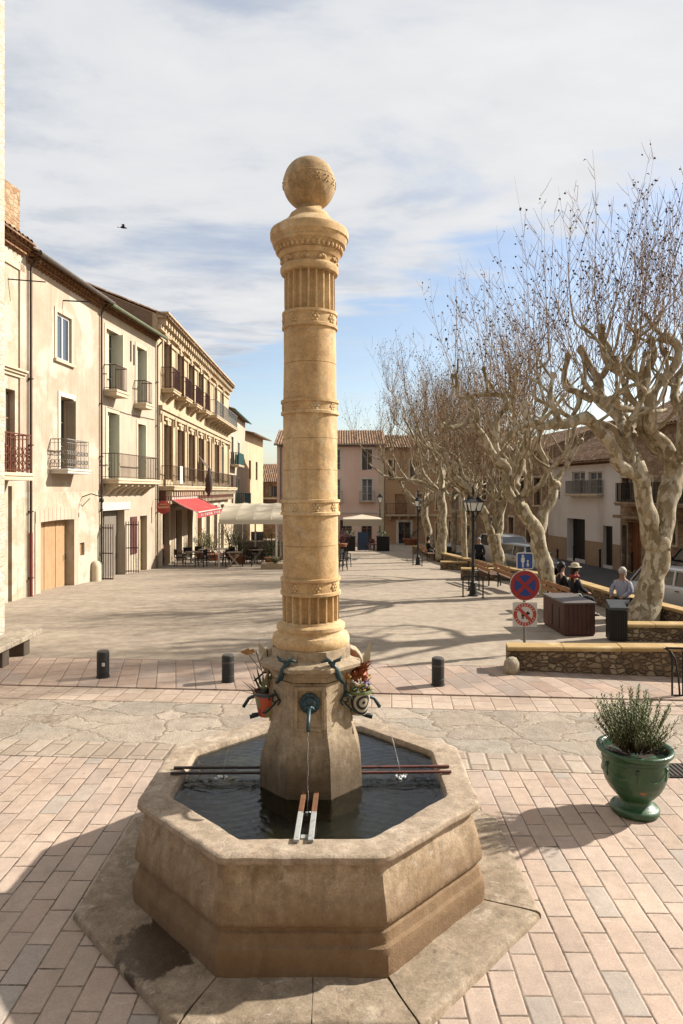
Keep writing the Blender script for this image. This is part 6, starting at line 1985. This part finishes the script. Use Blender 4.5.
b = MB(); b.lathe(dense([(0, .245), (.015, .258), (.055, .26), (.075, .245), (.095, .205), (.125, .172), (.145, .166), (.165, .175), (.20, .215), (.27, .275), (.35, .318), (.43, .340), (.50, .346), (.575, .345), (.585, .352), (.60, .352), (.61, .345), (.635, .352), (.66, .385), (.675, .402), (.70, .408), (.715, .398), (.718, .375), (.70, .348), (.62, .325), (.60, .05)], .012), 72)
worn(b, .004, 5, 2, .0015, 20).build('urn_body', m_glaze, t, smooth=50)
b = MB()
for k in range(6):
    a0 = 2 * PI * k / 6 + .2; a1 = a0 + 2 * PI / 6
    pts = []
    for i in range(11):
        u = i / 10; aa = a0 + (a1 - a0) * u; zz_ = .555 - .12 * math.sin(PI * u); rr_ = .343 - .006 * math.sin(PI * u)
        pts.append((rr_ * math.cos(aa), rr_ * math.sin(aa), zz_))
    b.tube(pts, [.006 + .010 * math.sin(PI * i / 10) for i in range(11)], 8)
    b.ball((.35 * math.cos(a0), .35 * math.sin(a0), .555), .022, 8, 6)
    b.tube([(.348 * math.cos(a0), .348 * math.sin(a0), .54), (.345 * math.cos(a0), .345 * math.sin(a0), .42)], [.01, .003], 6)
b.build('swag_relief', m_glaze, t, smooth=180)
b = MB(); aa = R(-96); b.ball((.300 * math.cos(aa), .300 * math.sin(aa), .325), .030, 10, 6, (1.2, .25, .75), lump=.5, lf=40); b.build('chipped_patch', M('bare_terracotta', '#b9763f', '#a5662f', 20), t)
b = MB(); b.lathe([(.60, .02), (.625, .33)], 24, cap=False); b.warp(.02, 9); b.build('soil', M('dark_soil', '#2c221a', '#3a2d22', 20, bump=.6), t)
# the shrub
t.scale = (.95, .95, .97)
ro = thing('rosemary_shrub', 'bushy grey green shrub growing in the big green urn', 'shrub', (PX, PY, .62))
rr = random.Random(11); sb = MB(); lb = MB()
for k in range(150):
    a = rr.uniform(0, 6.28); t_ = rr.random() ** .6; rad = .27 * t_
    p = Vector((.13 * t_ * math.cos(a), .13 * t_ * math.sin(a), 0)); h = rr.uniform(.34, .69) * (1 - .30 * t_ * t_)
    if rr.random() < .2: h *= .62
    d = Vector((math.cos(a) * rad * 1.2, math.sin(a) * rad * 1.2, h)); pts = [p]
    for j in range(1, 6):
        u = j / 5; pts.append(p + Vector((d.x * u ** .8, d.y * u ** .8, d.z * u)) + Vector((rr.uniform(-.014, .014), rr.uniform(-.014, .014), 0)))
    sb.tube(pts, [.006 * (1 - .7 * j / 5) for j in range(6)], 4, cap=False)
    n = int(46 * h / .5)
    for j in range(n):
        u = .22 + .78 * j / n; i = min(int(u * 5), 4); q = pts[i].lerp(pts[i + 1], u * 5 - i)
        al = j * 2.4 + k; e = (pts[i + 1] - pts[i]).normalized() * .75 + Vector((math.cos(al), math.sin(al), .1)) * .8
        lb.leaf(q, e, rr.uniform(.035, .06), rr.uniform(.010, .016), .1)
sb.build('stems', m_stem, ro); lb.build('leaves', m_rosem, ro)

# hanging pots at the fountain
m_lgrn = leafmat('agave_leaf', '#57613f', '#7c8562'); m_gold = leafmat('dried_gold_leaf', '#b0793c', '#c59456'); m_pale = leafmat('pale_leaf', '#b9ac8a', '#cfc4a6'); m_mag = leafmat('dark_red_leaf', '#6a2f38', '#8b4a50')
m_orl = leafmat('orange_red_leaf', '#9a4a26', '#c06a35'); m_yel = leafmat('yellow_petals', '#c9a22c', '#dfb94a'); m_pur = leafmat('purple_petals', '#6d5a92', '#8f7ab0'); m_bgr = leafmat('bright_leaf', '#5d6f35', '#84924d')


def patch_mat():
    m, nt, setp = newmat('patchwork_pot'); co = nt.coord('Object')
    sp = nt.n('ShaderNodeSeparateXYZ', {0: co}); an = nt.math('MULTIPLY', nt.math('ARCTAN2', sp.outputs[1], sp.outputs[0]), 1.9)
    v = nt.n('ShaderNodeCombineXYZ', {0: nt.math('FLOOR', an), 1: nt.math('FLOOR', nt.math('MULTIPLY', sp.outputs[2], 11.0))}).outputs[0]
    r = nt.n('ShaderNodeTexWhiteNoise', {'Vector': v}, noise_dimensions='2D').outputs['Value']
    cs = ['#c9481f', '#6f8a52', '#d08a2e', '#a8352f', '#d3541f', '#c25a6c', '#d3541f', '#8a9c66']
    setp(color=nt.ramp(r, [(i / 8, srgb(c)) for i, c in enumerate(cs)], 'CONSTANT'), rough=.5); return m


def ring_mat():
    m, nt, setp = newmat('ringed_pot'); co = nt.coord('Object')
    d = nt.vmath('DISTANCE', co, (.05, -.095, .12))
    f_ = nt.math('GREATER_THAN', nt.math('FRACT', nt.math('MULTIPLY', d, 21.0)), .5)
    c = nt.mix(f_, srgb('#2a2430'), srgb('#c9c3a8'))
    c = nt.mix(nt.math('GREATER_THAN', d, .15), c, srgb('#d0a53a')); setp(color=c, rough=.5); return m


def hang_pot(name, label, loc, mat, rim, cat='flower pot'):
    t = thing(name, label, cat, loc, 0); t.scale = (1.1, 1.1, 1.0)
    b = MB(); b.lathe([(0, .065), (.01, .07), (.20, .105), (.20, .112), (.225, .114), (.225, .10), (.19, .095)], 28); b.build('pot_body', mat, t, smooth=40)
    b = MB(); b.lathe([(.198, .1135), (.201, .1165), (.223, .1165), (.226, .1135)], 28, cap=False); b.build('pot_rim', rim, t)
    b = MB(); b.lathe([(.19, .02), (.195, .098)], 16, cap=False); b.build('soil', bpy.data.materials['dark_soil'], t)
    return t


Lp = (-.685, 6.10, 1.335); Rp = (.155, 6.08, 1.36)
hang_pot('hanging_flower_pot', 'patchwork painted pot in orange, green and red hanging left of the pedestal', Lp, patch_mat(), m_teal)
hang_pot('hanging_flower_pot', 'yellow pot with black and white rings hanging right of the pedestal', Rp, ring_mat(), m_bgr)
t = thing('agave_plant', 'spiky plant with dried golden leaves in the patchwork pot', 'plant', (Lp[0], Lp[1], Lp[2] + .19))
b = MB(); rr = random.Random(2)
for k in range(11):
    a = rr.uniform(1.8, 4.6) if k < 7 else rr.uniform(0, 6.28); b.leaf((0, 0, 0), (math.cos(a), math.sin(a) * .6, rr.uniform(.2, .9)), rr.uniform(.16, .34), .035, -.2)
b.build('leaves', m_lgrn, t)
b = MB()
for a, u, L in ((3.3, .15, .28), (2.9, .5, .24), (3.6, .02, .2)): b.leaf((0, 0, 0), (math.cos(a), math.sin(a) * .5, u), L, .025, -.1)
b.build('red_leaves', m_mag, t)
b = MB(); b.tube([(0, 0, 0), (-.04, 0, .2), (-.10, .0, .40)], .004, 4); b.tube([(0, 0, 0), (.02, 0, .2), (.0, 0, .42)], .004, 4); b.tube([(0, 0, 0), (.06, 0, .2), (.1, 0, .34)], .004, 4); b.tube([(-.05, 0, .22), (-.14, 0, .33), (-.16, 0, .36)], .003, 4); b.build('wire_stems', m_stem, t)
b = MB(); b.leaf((-.12, -.01, .37), (-.95, -.2, .25), .13, .075, .2, 1.2); b.leaf((-.10, 0, .38), (-.5, -.1, .2), .08, .05, .2, 1.0); b.build('gold_leaf', m_gold, t)
b = MB()
b.leaf((-.02, 0, .32), (-.35, 0, 1), .17, .075, .1, 1.4); b.leaf((.03, -.02, .05), (-.1, -.2, 1), .20, .10, .1, 1.5)
for k in range(24): b.leaf((.02 + rr.uniform(-.03, .07), rr.uniform(-.03, .03), .18 + rr.uniform(0, .24)), (rr.uniform(-1, 1), -.3, rr.uniform(-.2, 1)), .035, .022, .1, 1.2)
b.build('pale_leaves', m_pale, t)
b = MB(); b.leaf((.04, -.03, .04), (.05, -.2, 1), .19, .11, .1, 1.5); b.build('green_leaf', m_bgr, t)
t = thing('flower_bouquet', 'orange leaves with yellow and purple flowers in the ringed pot', 'flowers', (Rp[0], Rp[1], Rp[2] + .19))
b = MB()
for k in range(46):
    a = rr.uniform(0, 6.28); b.leaf((rr.uniform(-.05, .05), rr.uniform(-.04, .04), rr.uniform(.08, .22)), (math.cos(a) * .6, math.sin(a) * .5, rr.uniform(.2, 1.1)), rr.uniform(.08, .19), .05, .15, rr.uniform(-1, 1.5))
b.leaf((-.04, 0, .22), (-.15, 0, 1), .19, .07, .05, 1.4); b.build('orange_leaves', m_orl, t)
b = MB(); b.leaf((.05, 0, .2), (.22, 0, 1), .28, .07, .05, 1.4); b.build('pale_feather', m_pale, t)
for m, n, z0, z1, nm in ((m_yel, 60, .02, .16, 'yellow_flowers'), (m_pur, 30, .06, .13, 'purple_flowers'), (m_bgr, 60, 0, .08, 'green_leaves')):
    b = MB()
    for k in range(n):
        x = rr.uniform(-.10, .11) if m is not m_pur else rr.uniform(.02, .10)
        a = rr.uniform(0, 6.28); b.leaf((x, rr.uniform(-.10, .05), rr.uniform(z0, z1)), (math.cos(a), math.sin(a), rr.uniform(0, 1)), rr.uniform(.03, .055), .03, .1)
    b.build(nm, m, t)
b = MB(); c = Vector((-.115, -.10, .165))
for k in range(6): b.ball(c + Vector((.028 * math.cos(k * PI / 3), 0, .028 * math.sin(k * PI / 3))), .017, 8, 6, (1, .5, 1))
b.build('wooden_flower', M('ochre_wood_flower', '#c08a35', '#b07c2c', 8), t, smooth=180)
b = MB(); b.box(-.13, -.105, -.11, -.095, -.01, .125); b.build('teal_stake', m_teal, t)

# drain grating in the paving at right
t = thing('drain_grate', 'dark iron drain grating set in the paving right of the urn', 'drain', (4.22, 8.05, .008))
b = MB(); b.box(-.34, .34, -.2, .2, -.02, .004); b.build('frame', plain('grate_pit', '#2a2522', .9), t)
for k in range(11):
    b = MB(); x = -.29 + k * .058; b.box(x - .012, x + .012, -.18, .18, .004, .012); b.build('bar', M('cast_iron', '#5d544b', '#4c443d', 8) if k == 0 else bpy.data.materials['cast_iron'], t)

# ------------------------------------------------------------------ cafe terrace
def gpt(x, y):
    p = G(x, y); return p


m_chairk = plain('dark_rattan', '#26211e', .7); m_tabtop = M('table_top', '#a18a6d', '#8f795e', 4, rough=.5, bump=.1); m_lightleg = plain('pale_metal_leg', '#b9b4ab', .5)


def chair(label, p, rz, mat, group):
    t = thing('cafe_chair', label, 'chair', p, rz, group)
    b = MB(); b.box(-.22, .22, -.21, .22, .43, .465); b.build('seat', mat, t, bevel=.01)
    b = MB(); b.box(-.22, .22, -.24, -.21, .58, .86); b.bar((-.21, -.22, .44), (-.21, -.235, .86), .03); b.bar((.21, -.22, .44), (.21, -.235, .86), .03); b.build('backrest', mat, t)
    for sx in (-1, 1):
        for sy in (-1, 1):
            b = MB(); b.bar((sx * .20, sy * .19, .44), (sx * .22, sy * .22, 0), .032); b.build('leg', mat, t)
        b = MB(); b.bar((sx * .23, -.22, .66), (sx * .23, .18, .65), .035, .025); b.bar((sx * .23, .17, .65), (sx * .215, .19, .44), .03); b.build('armrest', mat, t)
    return t


GC = 'dark chairs on the cafe terrace'
lab = ['dark armchair at the left end of the cafe terrace', 'dark armchair second from the left under the red awning', 'dark armchair beside the first folding table', 'dark armchair against the shop front under the red awning',
       'dark armchair just left of the white canopy post', 'dark armchair just right of the front left canopy post', 'dark armchair behind the second folding table', 'dark armchair in front of the big terrace plant',
       'dark armchair deep under the middle of the canopy', 'dark armchair at the back table under the canopy', 'dark armchair beside the beige planter trough']
c0 = None
for (x, y, a), l in zip(((180, 566.5, -60), (187, 563, 20), (201, 567, 80), (196, 562.5, 160), (211, 565.5, -80), (224, 566.5, 70), (229, 563, 150), (247, 566.5, 100), (252, 563, 30), (258, 561.5, -140), (266, 562.5, 90)), lab):
    p = gpt(x, y)
    if c0 is None: c0 = chair(l, p, R(a), m_chairk, GC)
    else: dup(c0, p, R(a), l)
for (x, y, a), l in zip(((341, 570, 60), (345, 567, -120), (343, 562, 20)), ('dark chair nearest the column on its right side', 'dark chair facing away just right of the column', 'dark chair farthest back beside the right edge of the column')):
    dup(c0, gpt(x, y), R(a), l)


def table(label, p, rz, group='folding cafe tables'):
    t = thing('cafe_table', label, 'table', p, rz, group)
    b = MB(); b.box(-.36, .36, -.36, .36, .71, .745); b.build('table_top', m_tabtop, t, bevel=.01)
    for s in (-1, 1):
        for k in (-1, 1):
            b = MB(); b.bar((-.3 * k, s * .24, 0), (.3 * k, s * .24, .71), .045, .03); b.build('leg', m_lightleg, t)
    return t


t0 = None
for (x, y, a), l in zip(((192.5, 566.5, 10), (206, 563, -5), (234, 567, 8), (222, 562, 0), (256, 563.5, 12)), ('folding table between the two left chairs under the red awning', 'folding table near the shop front under the red awning', 'folding table with pale crossed legs right of the canopy post', 'folding table behind the front left canopy post', 'folding table deep under the canopy')):
    p = gpt(x, y)
    if t0 is None: t0 = table(l, p, R(a))
    else: dup(t0, p, R(a), l)

# canopy
m_canv, nt, setp = newmat('cream_canvas'); co = nt.coord('World')
setp(color=nt.mix(nt.noise(co, 1.3, 4), srgb('#d6c9ae'), srgb('#c7b899')), rough=.8, normal=nt.bump(nt.noise(co, 3, 3), .2, .05))
xl, xr = P(219, 0, 32.6).x, P(288.5, 0, 32.6).x
t = thing('terrace_canopy', 'white framed cafe canopy with a cream canvas roof', 'canopy', (xl, 32.6, gz(32.6)))
W_ = xr - xl; z0_ = 2.19; z1_ = 3.02; D_ = 3.2; g0 = gz(32.6)
b = MB(); nb = 4
rows = [(-.04, z0_ - .02), (0, z0_ + .14), (.35, z0_ + .40), (.9, z0_ + .63), (1.6, z0_ + .80), (2.4, z1_ + .05), (D_, z1_ + .02)]
nx = 32; vs = []
for y, z in rows:
    for i in range(nx + 1):
        u = i / nx; s_ = -.05 * abs(math.sin(PI * u * nb)) ** .7
        vs.append((W_ * u + (y * .02), y, z + (.05 + s_ if y > 0 else 0)))
b.add(vs, [(j * (nx + 1) + i, j * (nx + 1) + i + 1, (j + 1) * (nx + 1) + i + 1, (j + 1) * (nx + 1) + i) for j in range(len(rows) - 1) for i in range(nx)])
b.build('canvas_roof', m_canv, t, smooth=60)
b = MB()
for i in (0, nx):
    u = i / nx; ring = [(W_ * u, y, z + .03) for y, z in rows] + [(W_ * u, D_, z0_), (W_ * u, 0, z0_)]
    b.add(ring, [tuple(range(len(ring)))])
b.build('end_panel', m_canv, t)
b = MB()
for y in (0, D_):
    b.bar((0, y, z0_ - .04), (W_, y, z0_ - .04), .07)
for x in (0, W_): b.bar((x, 0, z0_ - .04), (x, D_, z0_ - .04), .06)
for i in range(nb + 1):
    for (ya, za), (yb, zb_) in zip(rows[1:], rows[2:]): b.bar((W_ * i / nb, ya, za + .0), (W_ * i / nb, yb, zb_ - .0), .035)
b.build('frame', m_white, t)
for x, y in ((0, 0), (W_ * .825, 0), (W_, 0), (.65, D_), (W_ * .4, D_), (W_ * .8, D_)):
    b = MB(); b.bar((x, y, -.05), (x, y, z0_), .075); b.build('post', m_white, t)
b = MB(); b.box(W_ * .12, W_ * .95, D_ + .2, D_ + .3, 0, 1.0); b.build('windbreak', plain('shaded_panel', '#8a8176'), t)
# planters
m_dkl = leafmat('dark_shrub_leaves', '#4a5a2e', '#6f7f44'); m_yll = leafmat('yellow_green_leaves', '#7d8240', '#a0a05a')


def planter(label, p, h, w, box, leaf, seed, pot='terracotta', cat='potted plant', n=420):
    t = thing('potted_plant', label, cat, p, 0, 'potted plants on the square')
    b = MB()
    if pot == 'box': b.box(-w * .8, w * .8, -w * .35, w * .35, 0, box)
    else: b.lathe([(0, w * .30), (box * .9, w * .42), (box * .9, w * .46), (box, w * .46), (box, w * .40)], 16)
    b.build('pot', M('terracotta_pot', '#a5653c', '#925733', 5) if pot == 'terracotta' else M('beige_trough', '#b59f7e', '#a48e6f', 4), t, smooth=40)
    rr = random.Random(seed); lb = MB(); sb = MB()
    for k in range(14):
        a = rr.uniform(0, 6.28); e = Vector((math.cos(a) * w * .5, math.sin(a) * w * .4, h * rr.uniform(.5, 1))); s0 = Vector((0, 0, box))
        sb.tube([s0, s0 + e * .5 + Vector((0, 0, h * .1)), s0 + e], .012, 4)
        for j in range(n // 14):
            u = rr.uniform(.25, 1.05); q = s0 + e * u + Vector((rr.gauss(0, .12 * w), rr.gauss(0, .12 * w), rr.gauss(0, .06)))
            lb.leaf(q, (rr.uniform(-1, 1), rr.uniform(-1, 1), rr.uniform(-.2, 1)), rr.uniform(.09, .18), .05, .2)
    sb.build('stems', m_stem, t); lb.build('foliage', leaf, t)
    return t


planter('tall leafy plant in the middle of the canopy front', gpt(238, 563.5), 1.3, 1.15, .4, m_dkl, 1)
planter('yellowish bush behind the front left canopy post', gpt(213, 560.5), 1.5, 1.3, .4, m_yll, 2)
planter('yellowish bush by the shop front right of the red awning', gpt(203, 559), 1.2, 1.1, .4, m_yll, 3)
planter('green bush beside the right canopy post near the column', gpt(272, 564), 1.3, 1.0, .35, m_dkl, 4)
planter('climbing greenery behind the second canopy post', gpt(231, 559), 2.0, .9, .4, m_yll, 5)
planter('beige trough with low plants at the foot of the right canopy post', gpt(275, 569), .35, .8, .28, m_dkl, 6, pot='box', n=160)
planter('olive bush in a terracotta tub left of the forked tree', gpt(411, 545), 1.4, 1.7, .55, leafmat('olive_leaves', '#4e5a45', '#6d7862'), 7)
planter('reddish potted bush beside the dark chairs right of the column', gpt(341, 552), .9, 1.0, .6, m_mag, 8)
b = MB()
t = thing('back_counter', 'pale cafe counter with a dark screen at the back of the canopy', 'counter', gpt(259, 559.5))
b.box(-1.1, 1.1, -.25, .25, 0, .95); b.box(-1.15, 1.15, -.3, .3, .95, 1.0); b.build('counter', M('pale_counter', '#a8998a', '#998a7b', 3), t)
b = MB(); b.box(-.45, .25, -.1, -.06, 1.12, 1.62); b.box(-.12, -.06, -.09, -.05, 1.0, 1.12); b.build('screen', glassd, t)
# parasol at the far terrace
pc = gpt(362, 549)
t = thing('market_parasol', 'cream square parasol in front of the pink house', 'parasol', pc)
s_ = F / pc.y; hw = 19 / s_; zt_ = H - (516 - 490) / s_ - pc.z; zb_ = H - (525 - 490) / s_ - pc.z
b = MB(); c4 = [(-hw, -hw), (hw, -hw), (hw, hw), (-hw, hw)]
zm = zt_ - .18
b.add([(x, y, zm) for x, y in c4] + [(0, 0, zt_ + .12)], [(0, 1, 4), (1, 2, 4), (2, 3, 4), (3, 0, 4)])
b.build('canopy_top', m_canv, t)
b = MB()
b.add([(x, y, zm) for x, y in c4] + [(x, y, zb_) for x, y in c4], [(i, 4 + i, 4 + (i + 1) % 4, (i + 1) % 4) for i in range(4)]); b.build('valance', m_canv, t)
b = MB(); b.lathe([(0, .35), (.06, .35), (.08, .05), (zt_, .035)], 12); b.build('pole', m_brn, t, smooth=40)
b = MB()
for x, y in c4: b.bar((0, 0, zt_ * .72), (x * .95, y * .95, zm - .02), .03)
b.build('ribs', m_brn, t)
rc = plain('dark_red_chair_paint', '#6b3a35', .7); first = None
for (x, y, a), l in zip(((370, 551, 30), (374, 550, -60), (378, 551, 120)), ('dark red terrace chair right of the blue menu board', 'dark red terrace chair second from the farthest lamp', 'dark red terrace chair at the foot of the farthest lamp')):
    if first is None: first = chair(l, gpt(x, y), R(a), rc, 'dark red chairs under the cream parasol')
    else: dup(first, gpt(x, y), R(a), l)
p = gpt(363, 550.5); t = thing('menu_board', 'blue a-frame menu board under the cream parasol', 'menu board', p, R(8))
b = MB(); b.bar((0, -.25, .05), (0, 0, 1.35), .75, .03, up=(0, -1, 0)); b.build('front_panel', plain('slate_blue', '#39506e'), t)
b = MB(); b.bar((0, .3, .02), (0, .02, 1.33), .75, .03, up=(0, 1, 0)); b.build('rear_panel', m_brn, t)
for x, l in ((349, 'dark planter tub left of the blue menu board'), (383, 'dark planter tub right of the farthest lamp post')):
    p = gpt(x, 551); t = thing('planter_tub', l, 'planter', p); s_ = F / p.y
    b = MB(); b.box(-.45, .45, -.3, .3, 0, 1.05); b.box(-.48, .48, -.33, .33, 1.0, 1.08); b.build('tub', m_chairk, t, bevel=.02)
    b = MB(); rr = random.Random(int(x))
    for k in range(90): b.leaf((rr.uniform(-.4, .4), rr.uniform(-.25, .25), 1.05 + rr.uniform(0, .3)), (rr.uniform(-1, 1), rr.uniform(-1, 1), 1), .2, .06, .2)
    b.build('foliage', m_dkl, t)

# bird high in the sky
p = P(123.5, 228, 32)
t = thing('bird', 'small dark bird flying high above the left houses', 'bird', p, R(25))
b = MB(); b.tube([(-.16, 0, 0), (-.08, 0, .01), (.04, 0, .02), (.12, 0, .02), (.17, 0, .01)], [.012, .04, .045, .03, .008], 8)
b.add([(.06, 0, .03), (-.05, 0, .03), (-.10, .16, .14), (-.08, .34, .10), (.02, .17, .16)], [(0, 4, 2, 1), (4, 3, 2)])
b.add([(.06, 0, .03), (-.05, 0, .03), (-.10, -.14, .12), (-.12, -.28, .02), (.02, -.15, .14)], [(0, 1, 2, 4), (4, 2, 3)])
b.add([(-.14, 0, 0), (-.28, .06, 0), (-.28, -.06, 0)], [(0, 1, 2)])
b.build('body', plain('dark_feathers', '#2a2727', .8), t)
